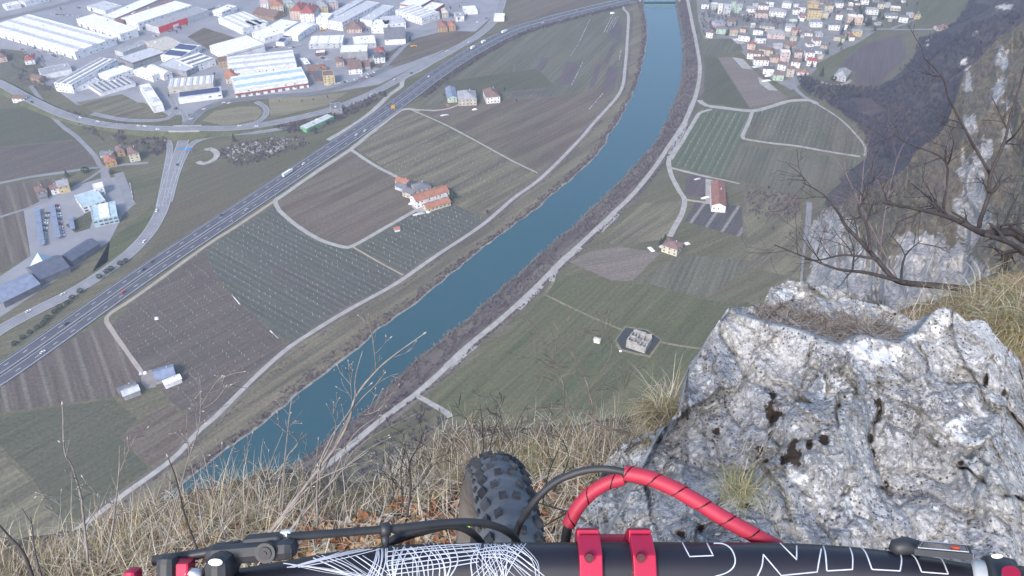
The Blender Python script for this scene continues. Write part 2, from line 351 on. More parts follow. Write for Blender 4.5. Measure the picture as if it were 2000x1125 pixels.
track([(537,392),(470,437),(400,482),(268,578),(216,612),(208,625),(214,638),(250,690),(283,735),(300,748)], 3.4, M_dirt, 0.17)
track([(537,392),(545,411),(580,441),(622,467),(668,482),(690,480),(740,452),(812,411)], 4.2, M_grav, 0.18)
track([(685,292),(730,322),(776,346)], 4.0, M_grav, 0.16)
track([(800,213),(868,243),(925,273),(1000,314),(1050,338)], 2.2, M_grav, 0.16)
track([(800,213),(850,216),(880,211),(900,203)], 3.2, M_grav, 0.17)
track([(690,483),(740,512),(792,540)], 1.6, M_dirt, 0.16)
track([(452,578),(500,620),(552,664)], 1.6, M_thick, 0.16)
track([(268,580),(290,605),(306,625)], 1.4, M_thick, 0.16)
track([(60,168),(110,235),(150,268),(186,305),(200,326),(240,322),(290,318)], 5, M_asph2, 0.2, name='lane')
track([(-40,366),(60,346),(130,336),(200,326)], 5, M_asph2, 0.19, name='lane')
track([(205,326),(180,345),(120,378),(60,405),(-40,436)], 3.4, M_asph2, 0.18, name='lane')
track([(205,326),(206,345),(215,365)], 9, M_asph2, 0.17, name='lane')
track([(232,338),(246,375),(256,402)], 9, M_asph2, 0.18, name='lane')
track([(1366,196),(1378,206),(1420,212),(1470,217),(1500,210),(1540,198),(1580,196),(1595,203)], 7, M_grav, 0.24, name='lane')
track([(1356,196),(1340,232),(1336,250),(1310,300),(1306,320),(1312,345),(1330,378),(1337,390),(1334,412),(1322,436),(1308,462)], 5, M_grav, 0.23, name='lane')
track([(1390,214),(1368,220),(1355,238),(1330,280),(1310,312)], 4.0, M_grav, 0.20)
track([(1337,390),(1356,393),(1388,397)], 3.5, M_dirt, 0.2)
track([(1310,328),(1350,338),(1388,347)], 4, M_grav, 0.2)
track([(1388,347),(1418,353),(1444,359)], 2.4, M_grav, 0.2)
track([(1470,217),(1462,240),(1450,266),(1456,273)], 4, M_grav, 0.2)
track([(1456,272),(1500,279),(1560,286),(1620,297),(1680,306)], 4.0, M_grav, 0.19)
track([(1595,203),(1640,232),(1676,268),(1690,290),(1688,305)], 2.5, M_grav, 0.19)
track([(1595,203),(1572,190),(1556,176),(1548,160),(1556,148)], 6, M_asph2, 0.22, name='lane')
track([(1556,152),(1540,140),(1522,118),(1560,90),(1568,70),(1556,40),(1520,20),(1500,0)], 6, M_asph2, 0.2, name='village_street')
track([(1568,70),(1620,72),(1660,60),(1720,57),(1780,58),(1826,57)], 5, M_asph2, 0.19, name='village_street')
track([(1740,56),(1768,46),(1800,32)], 4, M_asph2, 0.18, name='village_street')
track([(1604,160),(1625,166),(1650,164),(1662,156)], 4, M_grav, 0.2, name='driveway')
track([(1062,574),(1120,603),(1180,630),(1224,648)], 2.0, M_tan, 0.16)
track([(1282,667),(1330,676),(1374,682)], 2.2, M_tan, 0.16)
track([(812,772),(845,790),(872,806),(880,816)], 4.0, M_grav, 0.2)
track([(1088,520),(1082,535),(1078,550)], 4.5, M_grav, 0.2)
track([(1080,552),(1066,572)], 2.5, M_tan, 0.16)
track([(1456,360),(1454,420),(1458,468),(1464,510)], 2.2, M_bank, 0.16)
track([(1568,560),(1572,500),(1577,450),(1581,395)], 5, M_asph2, 0.2)
track([(402,294),(410,290),(424,300),(418,312),(398,320),(386,316)], 6, M_grav, 0.2)
track([(640,274),(700,238),(740,206),(760,186),(785,168),(786,155),(820,138),(850,120),(900,92),(930,70),(960,50)], 6, M_grav, 0.2, name='service_road')
track([(751,130),(775,105),(800,80),(830,62),(880,50),(890,30),(890,5)], 7, M_asph2, 0.2, name='estate_road')
track([(618,180),(605,160),(590,130),(600,118)], 7, M_asph2, 0.2, name='estate_road')
track([(250,175),(300,165),(320,180),(340,210),(348,215)], 7, M_asph2, 0.2, name='estate_road')
track([(120,180),(200,165),(270,168),(330,165)], 5, M_asph2, 0.19, name='estate_road')
# motorway
HW = [(-110,800),(0,733),(100,664),(200,593),(300,523),(400,456),(500,390),(600,323),(663,281),(730,236),(790,193),(850,148),(925,100),(1000,62),(1062,42),(1125,25),(1210,5),(1275,-10),(1380,-30)]
hw = line(HW, step=6); b = MB()
HWW = 11.8
band(b, hw, -HWW, HWW, 0.30); tag(b.build('motorway', M_hwy), kind='structure')
b = MB()
for o in (-HWW+1.6, -1.7, 1.7, HWW-1.6): band(b, hw, o-0.22, o+0.22, 0.36)
for o in (-HWW+5.4, HWW-5.4):
    fine_ = resample(hw, int(sum((hw[i+1]-hw[i]).length for i in range(len(hw)-1))/4.0))
    for i in range(0, len(fine_)-2, 4): band(b, fine_, o-0.3, o+0.3, 0.37, 0, i, i+2)
tag(b.build('motorway_markings', M_mark), kind='structure')
b = MB(); band(b, hw, -0.9, 0.9, 0.345); tag(b.build('motorway_median', mat('median_ground', (0.06,0.065,0.06), scale=0.3)), kind='structure')
# guard rails: one thing per side
M_galv = mat('galvanised_rail', (0.42,0.44,0.47), (0.34,0.36,0.39), scale=0.2, rough=0.45, metal=0.5)
for o, lab in ((-HWW+0.3, 'long grey guard rail along the motorway edge facing the industrial estate'), (0.0, 'grey guard rail down the middle of the motorway'), (HWW-0.3, 'long grey guard rail along the motorway edge facing the vineyards')):
    b = MB(); ns = normals(hw); rows = [[hw[i]+ns[i]*(o-0.12)+Vector((0,0,1.0)), hw[i]+ns[i]*(o+0.12)+Vector((0,0,1.0)), hw[i]+ns[i]*(o+0.12)+Vector((0,0,0.32))] for i in range(len(hw))]
    b.grid(rows); b.grid([[hw[i]+ns[i]*(o-0.12)+Vector((0,0,0.32)), hw[i]+ns[i]*(o-0.12)+Vector((0,0,1.0))] for i in range(len(hw))])
    tag(b.build('guard_rail', M_galv), lab, 'guard rail', 'motorway guard rails')
# other roads with markings
M_emb = M_meadow2
def road(pts, half, m, z, name, edges=True, dash=(0.0,), hs=None):
    b, cl = strip(name, pts, half*2, z, m, hs); tag(b.build(name, [m, M_emb]), kind='structure')
    b = MB()
    if edges:
        for o in (-half+0.7, half-0.7): band(b, cl, o-0.16, o+0.16, z+0.05)
    fr = resample(cl, max(6, int(sum((cl[i+1]-cl[i]).length for i in range(len(cl)-1))/4.0)))
    for o in dash:
        for i in range(0, len(fr)-2, 4): band(b, fr, o-0.15, o+0.15, z+0.06, 0, i, i+2)
    tag(b.build('road_markings', M_mark), kind='structure'); return cl
MR = [(-60,140),(0,163),(60,195),(130,226),(200,243),(280,250),(335,252),(362,252),(390,251),(440,251),(500,246),(580,231),(660,210),(740,176),(800,143),(870,105),(930,72),(965,40),(980,5),(985,-20)]
MH = [3,3,3.5,2,2,3.5,5.8,6.2,5.8,3.5,2,1,.5,.2,0,0,0,0,0,0]
main_road = road(MR, 6.5, M_asph2, 0.32, 'main_road', hs=MH)
R2 = [(-60,690),(0,645),(60,612),(150,566),(232,512),(285,462),(315,412),(328,365),(345,315),(360,270)]
road(R2, 6.2, M_asph2, 0.26, 'slip_road', dash=(0.0,2.9))
road([(358,275),(362,250),(372,236),(386,222),(400,212),(437,199),(500,191),(560,186),(620,181),(680,166),(740,141),(760,128)], 6.0, M_asph, 0.25, 'slip_road', dash=(0.0,))
road([(330,395),(345,340),(362,300),(380,278),(410,268),(450,262),(500,259),(560,250)], 3.6, M_asph2, 0.28, 'slip_road')
road([(311,404),(322,350),(331,300),(330,280),(318,264),(295,256),(262,250)], 3.4, M_asph2, 0.29, 'slip_road')
road([(500,199),(516,208),(521,218),(515,230),(498,240),(470,246)], 3.4, M_asph2, 0.27, 'slip_road', dash=())
road([(180,222),(240,234),(290,236),(326,232),(338,220),(342,208),(332,190)], 3.6, M_asph2, 0.24, 'slip_road', dash=())
road([(344,210),(356,218),(362,228),(362,238)], 3.4, M_asph2, 0.24, 'slip_road', dash=())
# bridge decks
M_conc = mat('pale_concrete', (0.38,0.38,0.38), (0.28,0.28,0.28), scale=0.1, rough=0.8)
t = empty('road_bridge', G(362,252)); tag(t, 'low concrete road bridge carrying the main road over the slip road', 'bridge')
cl = line([(334,252),(362,252),(392,251)], [6.1,6.5,6.1]); b = MB(); ns = normals(cl)
loc = t.location
for sgn in (-1,1):
    rows = [[p-loc+ns[i]*(sgn*6.4)+Vector((0,0,1.3)), p-loc+ns[i]*(sgn*6.9)+Vector((0,0,1.3)), p-loc+ns[i]*(sgn*6.9)+Vector((0,0,-1.4))] for i, p in enumerate(cl)]
    b.grid(rows)
b.build('parapet', M_conc, t)
b = MB(); band(b, [p-loc for p in cl], -6.9, 6.9, -0.9); b.build('deck', M_conc, t)
t = empty('river_bridge', G(1290,-2)); tag(t, 'green steel arch bridge crossing the river at the top of the view', 'bridge')
a, c = G(1246,2), G(1330,2); d = (c-a); L = d.length; d.normalize(); nn = Vector((-d.y, d.x, 0)); loc = t.location
M_brg = mat('green_bridge_paint', (0.42,0.60,0.55), (0.34,0.50,0.46), scale=0.3, rough=0.5)
b = MB(); mid = (a+c)/2 - loc; b.obox(mid+Vector((0,0,4.0)), d*(L/2), nn*5, Vector((0,0,0.8))); b.build('deck', M_brg, t)
b = MB()
for s_ in (-5.2, 5.2):
    pts = [a-loc+d*(L*i/16)+nn*s_+Vector((0,0,5+7*math.sin(math.pi*i/16))) for i in range(17)]
    b.tube(pts, 0.5, 6)
    for i in range(1,16): b.tube([pts[i], Vector((pts[i].x, pts[i].y, 4.8))], 0.18, 4)
b.build('arch', M_brg, t)
for q_ in (a-loc+d*3, c-loc-d*3): b = MB(); b.obox(q_+Vector((0,0,2)), d*1.5, nn*5, Vector((0,0,2))); b.build('abutment', M_conc, t)

# railway at the upper left corner
M_ball = mat('railway_ballast', (0.20,0.18,0.175), (0.14,0.13,0.13), scale=0.3)
rl = line([(-60,52),(0,37),(60,24),(130,6),(170,-8)]); b = MB(); band(b, rl, -7, 7, 0.21); tag(b.build('railway', M_ball), kind='structure')
b = MB()
for o in (-4.4,-3.0,3.0,4.4): band(b, rl, o-0.12, o+0.12, 0.32)
tag(b.build('rails', M_galv), kind='structure')
track([(-60,30),(0,18),(60,6),(110,-8)], 7, M_asph2, 0.2, name='lane')
# ================================================================== BUILDINGS
PAL = {
 'white': (0.82,0.82,0.84), 'cream': (0.62,0.57,0.45), 'yellow': (0.58,0.47,0.27), 'peach': (0.60,0.46,0.39), 'pink': (0.60,0.49,0.48),
 'beige': (0.52,0.48,0.42), 'grey': (0.33,0.33,0.35), 'pale grey': (0.52,0.53,0.56), 'dark grey': (0.10,0.10,0.12), 'red': (0.33,0.10,0.085),
 'brick red': (0.28,0.135,0.105), 'orange': (0.38,0.17,0.11), 'brown': (0.20,0.13,0.11), 'slate': (0.17,0.17,0.19), 'pale blue': (0.42,0.54,0.60),
 'pale green': (0.45,0.56,0.47), 'green': (0.20,0.42,0.24), 'tan': (0.42,0.30,0.18), 'blue grey': (0.22,0.26,0.36), 'dull red': (0.23,0.145,0.135), 'bright red': (0.85,0.045,0.05),
 'solar blue': (0.05,0.06,0.13), 'navy': (0.10,0.115,0.165), 'stone': (0.40,0.39,0.37), 'ochre': (0.50,0.34,0.15)}
_pm = {}
def pm(c, rough=0.8, sc=0.15):
    k = (c, rough, sc)
    if k not in _pm:
        col = PAL[c]; _pm[k] = mat(c.replace(' ', '_')+'_surface', col, tuple(x*0.66 for x in col), scale=sc*1.6, rough=rough, lo=0.38, hi=0.68, detail=9)
    return _pm[k]
M_win = mat('dark_window_glass', (0.045,0.05,0.065), (0.09,0.10,0.12), scale=0.6, rough=0.25, spec=0.5)
M_trim = mat('pale_trim', (0.62,0.63,0.65), scale=0.3)
_winmesh = {}
def winmesh(wd, ht):
    k = (round(wd,1), round(ht,1))
    if k not in _winmesh:
        b = MB(); b.box(-k[0]/2, k[0]/2, -0.06, 0.06, -k[1]/2, k[1]/2)
        me = bpy.data.meshes.new('window'); me.from_pydata(b.v, [], b.f); me.materials.append(M_win); _winmesh[k] = me
    return _winmesh[k]
def frame_of(A, B, Cc, h):
    a, b_, c = G(*A, h), G(*B, h), G(*Cc, h)
    u = b_ - a; w_ = c - b_; L = u.length; D = w_.length; cen = (a + c)/2; cen.z = ZG
    un, wn = u.normalized(), w_.normalized()          # the longer side sets the direction, the shorter is squared to it
    if L >= D: D *= max(0.5, math.sqrt(max(0, 1-un.dot(wn)**2))); w_ = (w_ - un*w_.dot(un)).normalized(); u = un
    else: L *= max(0.5, math.sqrt(max(0, 1-un.dot(wn)**2))); u = (u - wn*u.dot(wn)).normalized(); w_ = wn
    ang = math.atan2(u.y, u.x); sgn = 1 if (u.x*w_.y - u.y*w_.x) > 0 else -1
    return cen, ang, L, D, sgn
def windows(t, L, D, h, nst, rows_on=('f','r','l'), pitch=4.5, ww=1.3, wh=1.5, skip=0.0, rr=None):
    """individual windows on the near long face (f) and both ends"""
    rr = rr or random.Random(int(L*100)+int(D*10))
    y = -D/2 - 0.03
    cnt = 0
    for side in rows_on:
        span = L if side in 'fb' else D
        k = max(1, int(span/pitch))
        for st in range(nst):
            z = h*(st+0.55)/nst
            for i in range(k):
                if rr.random() < skip: continue
                x = -span/2 + span*(i+0.5)/k
                o = bpy.data.objects.new('window', winmesh(ww, min(wh, h/nst*0.55))); C.objects.link(o); o.parent = t
                if side == 'f': o.location = (x, y, z)
                elif side == 'b': o.location = (x, D/2+0.03, z)
                elif side == 'r': o.location = (L/2+0.03, x, z); o.rotation_euler = (0,0,math.pi/2)
                else: o.location = (-L/2-0.03, x, z); o.rotation_euler = (0,0,math.pi/2)
                cnt += 1
                if cnt >= 90: return
def building(name, label, cat, A, B, Cc, h, roof='flat', rc='grey', wc='white', nst=2, win=True, group=None, ridge='long', rh=None, ext=(), pitch=4.5, ww=1.3, skip=0.1, base=0.0, loc=None):
    if loc: cen, ang, L, D, sgn = loc
    else: cen, ang, L, D, sgn = frame_of(A, B, Cc, h)
    t = empty(name, cen + Vector((0,0,base)), ang); tag(t, label, cat, group)
    b = MB(); b.box(-L/2, L/2, -D/2, D/2, -3 if base else 0, h, top=(roof == 'flat'), bottom=False)
    oh = 0.5
    if roof in ('gable', 'hip', 'shed', 'vault'):
        long_ = (ridge == 'long')
        span = D if long_ else L; rh = rh or span*0.22
        if roof == 'gable':
            if long_:
                b.tri((L/2,-D/2,h),(L/2,D/2,h),(L/2,0,h+rh)); b.tri((-L/2,D/2,h),(-L/2,-D/2,h),(-L/2,0,h+rh))
            else:
                b.tri((-L/2,-D/2,h),(L/2,-D/2,h),(0,-D/2,h+rh)); b.tri((L/2,D/2,h),(-L/2,D/2,h),(0,D/2,h+rh))
    b.build('wall', pm(wc), t)
    r_ = MB(); X, Y = L/2+oh, D/2+oh
    def slab(a, b_, c, d, th=0.25):
        n0 = (Vector(b_)-Vector(a)).cross(Vector(c)-Vector(b_)).normalized()*th
        up = [Vector(v)+n0 for v in (a,b_,c,d)]; lo_ = [Vector(v) for v in (a,b_,c,d)]
        r_.quad(*up)
        for i in range(4):
            j = (i+1) % 4; r_.quad(lo_[i], lo_[j], up[j], up[i])
        r_.quad(lo_[3], lo_[2], lo_[1], lo_[0])
    e = -0.1
    if roof == 'flat':
        r_.box(-L/2+0.3, L/2-0.3, -D/2+0.3, D/2-0.3, h+0.003, h+0.12)
        p = MB()
        for x0,x1,y0,y1 in ((-L/2-.05,L/2+.05,-D/2-.05,-D/2+.3),(-L/2-.05,L/2+.05,D/2-.3,D/2+.05),(-L/2-.05,-L/2+.3,-D/2+.3,D/2-.3),(L/2-.3,L/2+.05,-D/2+.3,D/2-.3)):
            p.box(x0,x1,y0,y1,h-0.2,h+0.6)
        p.build('parapet', M_trim if wc == 'white' else pm(wc), t)
    elif roof == 'gable':
        if long_:
            k = rh/(D/2); z0 = h - oh*k
            slab((-X,-Y,z0),(X,-Y,z0),(X,0,h+rh),(-X,0,h+rh)); slab((X,Y,z0),(-X,Y,z0),(-X,0,h+rh),(X,0,h+rh))
        else:
            k = rh/(L/2); z0 = h - oh*k
            slab((X,-Y,z0),(X,Y,z0),(0,Y,h+rh),(0,-Y,h+rh)); slab((-X,Y,z0),(-X,-Y,z0),(0,-Y,h+rh),(0,Y,h+rh))
    elif roof == 'hip':
        if L >= D:
            m_ = max(0.2, L/2 - D/2*0.95)
            P, Q = (-m_,0,h+rh), (m_,0,h+rh)
            r_.quad((-X,-Y,h),(X,-Y,h),Q,P); r_.quad((X,Y,h),(-X,Y,h),P,Q); r_.tri((X,-Y,h),(X,Y,h),Q); r_.tri((-X,Y,h),(-X,-Y,h),P)
        else:
            m_ = max(0.2, D/2 - L/2*0.95)
            P, Q = (0,-m_,h+rh), (0,m_,h+rh)
            r_.quad((X,-Y,h),(X,Y,h),Q,P); r_.quad((-X,Y,h),(-X,-Y,h),P,Q); r_.tri((-X,-Y,h),(X,-Y,h),P); r_.tri((X,Y,h),(-X,Y,h),Q)
        r_.quad((-X,Y,h),(X,Y,h),(X,-Y,h),(-X,-Y,h))
    elif roof == 'vault':
        K = 10
        for i in range(K):
            a0, a1 = math.pi*i/K, math.pi*(i+1)/K
            y0, y1 = -Y*math.cos(a0), -Y*math.cos(a1); z0, z1 = h+rh*math.sin(a0), h+rh*math.sin(a1)
            r_.quad((-X,y0,z0),(X,y0,z0),(X,y1,z1),(-X,y1,z1))
            r_.tri((X,y0,z0),(X,0,h),(X,y1,z1)); r_.tri((-X,y1,z1),(-X,0,h),(-X,y0,z0))
    ro = r_.build('roof', pm(rc), t)
    if roof in ('gable','hip') and L < 40 and 'chimney' in ext:
        c_ = MB(); c_.box(L*0.18-0.4, L*0.18+0.4, D*0.12-0.4, D*0.12+0.4, h+rh*0.3, h+rh+0.9); c_.build('chimney', pm('beige'), ro)
    if win: windows(t, L, D, h, nst, pitch=pitch, ww=ww, skip=skip)
    for e_ in ext:
        kind = e_[0] if isinstance(e_, tuple) else e_
        if kind == 'ribs':        # raised ridges with dark glazing along the roof
            for i in range(e_[1]):
                y = -D/2 + D*(i+0.5+0.0)/e_[1]
                g = MB(); g.box(-L/2+2, L/2-2, y-D/e_[1]*0.17, y+D/e_[1]*0.17, h+0.1, h+1.2); g.build('skylight', pm(e_[2]), ro)
        if kind == 'cross':
            for i in range(e_[1]):
                x = -L/2 + L*(i+0.5)/e_[1]
                g = MB(); g.box(x-L/e_[1]*0.2, x+L/e_[1]*0.2, -D/2+1.2, D/2-1.2, h+0.1, h+0.9); g.build('skylight', pm(e_[2]), ro)
        if kind == 'solar':
            for i in range(e_[1]):
                y = -D/2 + D*(i+0.5)/e_[1]
                g = MB(); hh = D/e_[1]*0.3; g.quad((-L/2+2,y-hh,h+0.35),(L/2-2,y-hh,h+0.35),(L/2-2,y+hh,h+1.6),(-L/2+2,y+hh,h+1.6)); g.quad((L/2-2,y-hh,h+0.3),(-L/2+2,y-hh,h+0.3),(-L/2+2,y+hh,h+1.55),(L/2-2,y+hh,h+1.55)); g.build('solar_panel', pm('solar blue', 0.25), ro)
        if kind == 'band':        # coloured band round the near faces
            g = MB(); z0, z1 = h*e_[2], h*e_[3]; x1 = L/2 if len(e_) < 5 else -L/2 + L*e_[4]
            g.box(-L/2-0.15, x1+0.15, -D/2-0.15, -D/2-0.02, z0, z1); g.build('wall_band', pm(e_[1]), t)
            if len(e_) < 5:
                g = MB(); g.box(-L/2-0.15, -L/2-0.02, -D/2, D/2, z0, z1); g.build('wall_band', pm(e_[1]), t)
                g = MB(); g.box(L/2+0.02, L/2+0.15, -D/2, D/2, z0, z1); g.build('wall_band', pm(e_[1]), t)
        if kind == 'doors':
            for i in range(e_[1]):
                x = -L/2 + L*(i+0.5)/e_[1]
                g = MB(); g.box(x-1.9, x+1.9, -D/2-0.09, -D/2-0.01, 0.05, min(4.2, h*0.6)); g.build('loading_door', pm('slate'), t)
        if kind == 'vents':
            rr = random.Random(int(L*7))
            for i in range(e_[1]):
                x, y = rr.uniform(-L*.42, L*.42), rr.uniform(-D*.38, D*.38); s_ = rr.uniform(0.6, 1.3)
                g = MB(); g.box(x-s_, x+s_, y-s_*.7, y+s_*.7, h+0.1, h+rr.uniform(0.9,1.7)); g.build('roof_vent', pm(rr.choice(['grey','pale grey','white'])), ro)
    return t
def ind(label, A, B, Cc, h, roof='flat', rc='pale grey', wc='white', **k):
    k.setdefault('pitch', 7); k.setdefault('ww', 1.8); k.setdefault('skip', 0.55)
    ex = tuple(k.pop('ext', ()))
    if roof == 'flat' and not any(isinstance(e, tuple) and e[0] in ('solar',) for e in ex): ex += (('vents', 3),)
    return building('industrial_hall', label, 'industrial building', A, B, Cc, h, roof, rc, wc, ext=ex, **k)
rcw = 'white'
I = ind
I('huge white hall with long grey skylight ridges beside the railway-side car rows', (-22,54),(150,104),(221,73), 10, rc=rcw, ext=(('ribs',3,'pale grey'),('doors',12)), pitch=9)
I('long white flat hall just right of the huge hall with skylight ridges', (152,38),(237,69),(265,56), 10, rc=rcw, ext=(('doors',6),))
I('white strip hall along the left side of the brown roofed hall', (205,29),(222,38),(310,0), 10, rc=rcw, wc='pale grey')
I('hall with a dull brown roof between two white roofed halls', (224,37),(240,41),(338,2), 10.5, rc='dull red', wc='brown', win=False)
I('big white roofed hall directly behind the red fronted shop', (266,47),(372,12),(345,1), 11, rc=rcw, ext=(('doors',7),))
shop = I('grey roofed shop hall with a bright red front facing the road', (304,56),(402,22),(386,12), 9, rc='grey', wc='pale grey', ext=(('band','bright red',0.12,1.08,0.56),), win=False)
g = MB(); g.box(-20,-10,0,0.12,2.6,6.4); so = g.build('shop_sign', pm('white'), shop); so.location = (-2, -16.5, 0)
I('small white office with a window grid at the top, right of the red fronted shop', (427,27),(457,15),(450,7), 7, rc=rcw, nst=2, pitch=3)
I('white workshop with rooflights behind the brown building plot', (433,39),(481,61),(516,40), 8, rc=rcw, ext=(('ribs',4,'pale grey'),))
I('big plain white hall with a rounded corner above the solar roof halls', (437,109),(511,88),(487,68), 10, rc=rcw, ext=(('band','beige',0.72,0.86),), pitch=12)
I('beige roofed hall left of the brown building plot', (287,84),(321,101),(358,86), 8, rc='beige', wc='beige')
I('white hall with two dark solar strips, behind the dark roofed hall', (321,104),(346,118),(385,94), 8, rc=rcw, ext=(('solar',2),))
I('dark roofed hall with small white rooflights and a white gable end', (349,119),(383,133),(414,113), 8, rc='slate', ext=(('cross',3,'white'),))
I('low grey roofed hall with brown edging left of the beige hall', (234,112),(257,124),(320,103), 8, rc='pale grey', wc='grey', ext=(('band','brown',0.8,0.98),))
I('long thin grey roof hall behind the low brown edged hall', (226,98),(238,104),(290,84), 6, rc='grey', wc='pale grey', win=False)
I('long white stepped factory with window strips and three roof ridges', (112,158),(133,170),(222,120), 11, rc=rcw, nst=3, ext=(('cross',3,'grey'),), pitch=4)
I('low white annex with open yard in front of the stepped factory', (140,173),(190,158),(183,146), 6, rc='pale grey', nst=1)
I('grey flat workshop with white row front beside the garden plots', (83,147),(141,135),(130,124), 6, rc='grey', nst=1)
I('white office block with tall dark windows beside the striped shed roofs', (212,153),(260,136),(240,127), 8, rc=rcw, pitch=4)
I('striped saw-tooth shed with white slatted roof along the street', (204,180),(272,160),(232,149), 4, rc='slate', ext=(('cross',7,'pale grey'),), win=False)
I('teal ribbed roof hall in the middle of the estate', (262,138),(300,151),(312,143), 7, rc='pale green', ext=(('ribs',4,'white'),))
I('small white hall with a barrel vault roof in the middle of the estate', (290,136),(322,150),(333,142), 6, 'vault', rc=rcw, rh=4)
I('grey roofed hall beside the vaulted roof', (322,131),(378,143),(384,120), 7, rc='pale grey', wc='grey')
I('long beige hall with a ribbed roof beside the white car showroom', (330,171),(418,163),(416,147), 8, rc='white', wc='beige', ext=(('cross',7,'pale grey'),), pitch=12)
I('white car showroom with a dark solar roof and glass front', (350,192),(435,181),(429,170), 7, rc='pale grey', ext=(('solar',1),), nst=1, pitch=5, ww=3.4)
I('white stepped storage hall standing alone beside the brown wedge field', (297,208),(319,205),(292,164), 8, rc=rcw, ext=(('ribs',2,'pale grey'),), win=False)
I('big white hall with a red base beside the loop road', (464,177),(607,156),(583,132), 9, rc=rcw, ext=(('ribs',2,'pale blue'),('band','red',0.34,0.6),('doors',10)), pitch=10)
I('white roofed hall with pale grey skylight ridges behind the red based hall', (456,142),(590,127),(562,99), 9, rc=rcw, ext=(('ribs',3,'pale grey'),), pitch=8)
I('white long roof on pale grey walls behind the petrol canopy', (606,86),(672,84),(669,69), 7, rc=rcw, wc='pale grey', ext=(('cross',3,'white'),))
I('white roofed store right of the long roof and left of the slate roofed hall', (691,86),(735,85),(731,70), 7, rc=rcw, wc='pale grey')
I('tall white roofed store with grey ribbed walls behind the red roofed cottages', (666,103),(720,101),(716,87), 10, rc=rcw, wc='grey', win=False)
I('slate gabled hall with white front next to the conifer', (751,76),(792,76),(790,56), 8, 'gable', rc='slate')
I('small white canopy in the middle of the parking yard', (617,104),(636,103),(634,97), 4, rc=rcw, wc='brown', nst=1)
I('small white shed by the brown L-shaped workshops', (592,124),(609,128),(600,115), 5, rc=rcw, wc='grey')
I('white flat tower block at the left end of the slanted offices', (617,35),(640,37),(650,27), 15, rc=rcw, nst=4, pitch=4)
I('long white slanted office row with red corner signs', (646,38),(664,47),(738,8), 12, rc='pale grey', nst=3, pitch=4)
I('long grey roofed office block behind the white tower block', (640,30),(655,33),(712,0), 12, rc='pale grey', nst=3, pitch=4)
I('white hall with grey ribbed roof right of the slanted offices', (705,36),(724,42),(768,14), 9, rc='pale grey', nst=2)
I('white stepped office nearest the slate gabled hall', (725,52),(756,54),(762,40), 9, rc=rcw, nst=2, pitch=3.5)
I('white stepped office right of the nearest stepped office', (752,50),(791,42),(782,28), 9, rc='pale grey', nst=2, pitch=3.5)
I('white ribbed hall with six roof ridges left of the road bend', (778,22),(830,38),(852,22), 10, rc=rcw, ext=(('cross',6,'pale grey'),), nst=3, pitch=4)
I('large white roof with red trim at the top edge left of the slip road', (783,6),(816,15),(850,-4), 9, rc=rcw, ext=(('band','red',0.75,1.0),))
I('white roof on dark red walls near the upper road bend', (825,15),(846,22),(866,9), 9, rc=rcw, wc='red', win=False)
I('white low building in the trees beside the slip road', (908,23),(934,23),(928,12), 4, rc=rcw, nst=1)
I('grey villa block beside the upper slip road', (890,32),(907,33),(903,25), 7, rc='grey', nst=2, pitch=4, ww=1.5)
I('petrol station canopy between the slip road and the motorway', (964,37),(985,34),(986,25), 5, rc=rcw, nst=1)
I('white shed roof at the left end of the white roof cluster', (489,52),(520,47),(508,36), 8, rc=rcw)
I('bright white hall in the white roof cluster, with a stepped far edge', (526,50),(548,63),(577,47), 8, rc=rcw)
I('square white roof in front of the bright white hall', (497,66),(522,78),(546,63), 7, rc=rcw)
I('white arched roof hall at the right of the white roof cluster', (556,67),(580,72),(619,48), 7, 'vault', rc=rcw, rh=3)
I('narrow hall with dark blue solar roof near the brown plot', (541,80),(552,86),(571,70), 5, rc='pale grey', ext=(('solar',2),), win=False)
I('long low building with a bright green roof and white rooflights beside the motorway', (586,248),(598,253),(652,228), 4, rc='green', wc='green', ext=(('cross',8,'white'),), win=False)
I('grey workshop at the right end of the green roof', (647,212),(669,215),(665,203), 6, rc='slate', wc='grey', nst=2, pitch=4)
I('white pump house beside the railway at the top left corner', (10,14),(38,8),(34,2), 6, rc=rcw)
I('pale long house row at the top left corner', (45,6),(90,-6),(84,-12), 7, rc='pale grey', wc='white')
I('white halls beyond the brown roof at the top edge', (176,14),(212,24),(232,10), 6, rc='pale grey', wc='white')
def hs(name, label, A, B, Cc, h, roof, rc, wc, **k):
    k.setdefault('nst', 2); k.setdefault('ext', ('chimney',)); k.setdefault('pitch', 4)
    return building(name, label, name.replace('_', ' '), A, B, Cc, h, roof, rc, wc, **k)
hs('apartment_block','peach apartment block with red hipped roof, left one of the red roofed pair',(567,19),(586,24),(600,10),13,'hip','red','peach',nst=4)
hs('apartment_block','white apartment block with red hipped roof, right one of the red roofed pair',(587,24),(611,29),(621,14),13,'hip','red','white',nst=4)
hs('apartment_block','cream apartment block with orange roof left of the peach one',(527,11),(553,12),(551,2),13,'hip','orange','cream',nst=4)
hs('apartment_block','pale green apartment block at the top edge',(554,6),(574,6),(572,-2),13,'hip','grey','pale green',nst=4)
hs('apartment_block','cream apartment block right of the red roofed pair',(621,13),(640,13),(637,3),12,'hip','grey','yellow',nst=4)
hs('apartment_block','pink apartment block at the top edge above the slanted offices',(638,4),(660,5),(658,-4),12,'hip','grey','pink',nst=4)
hs('apartment_block','white and peach block at the top edge, leftmost of the apartments',(508,8),(524,9),(522,1),12,'flat','peach','white',nst=4)
hs('workshop','brown roofed restaurant with a tan porch below the apartments',(503,28),(545,36),(548,22),5,'gable','brown','tan')
hs('house','orange roofed corner house at the white hall edge',(440,152),(465,152),(461,138),7,'hip','orange','cream')
hs('house','brown flat roofed tan office left of the white hall',(427,121),(455,120),(450,110),8,'flat','brown','tan')
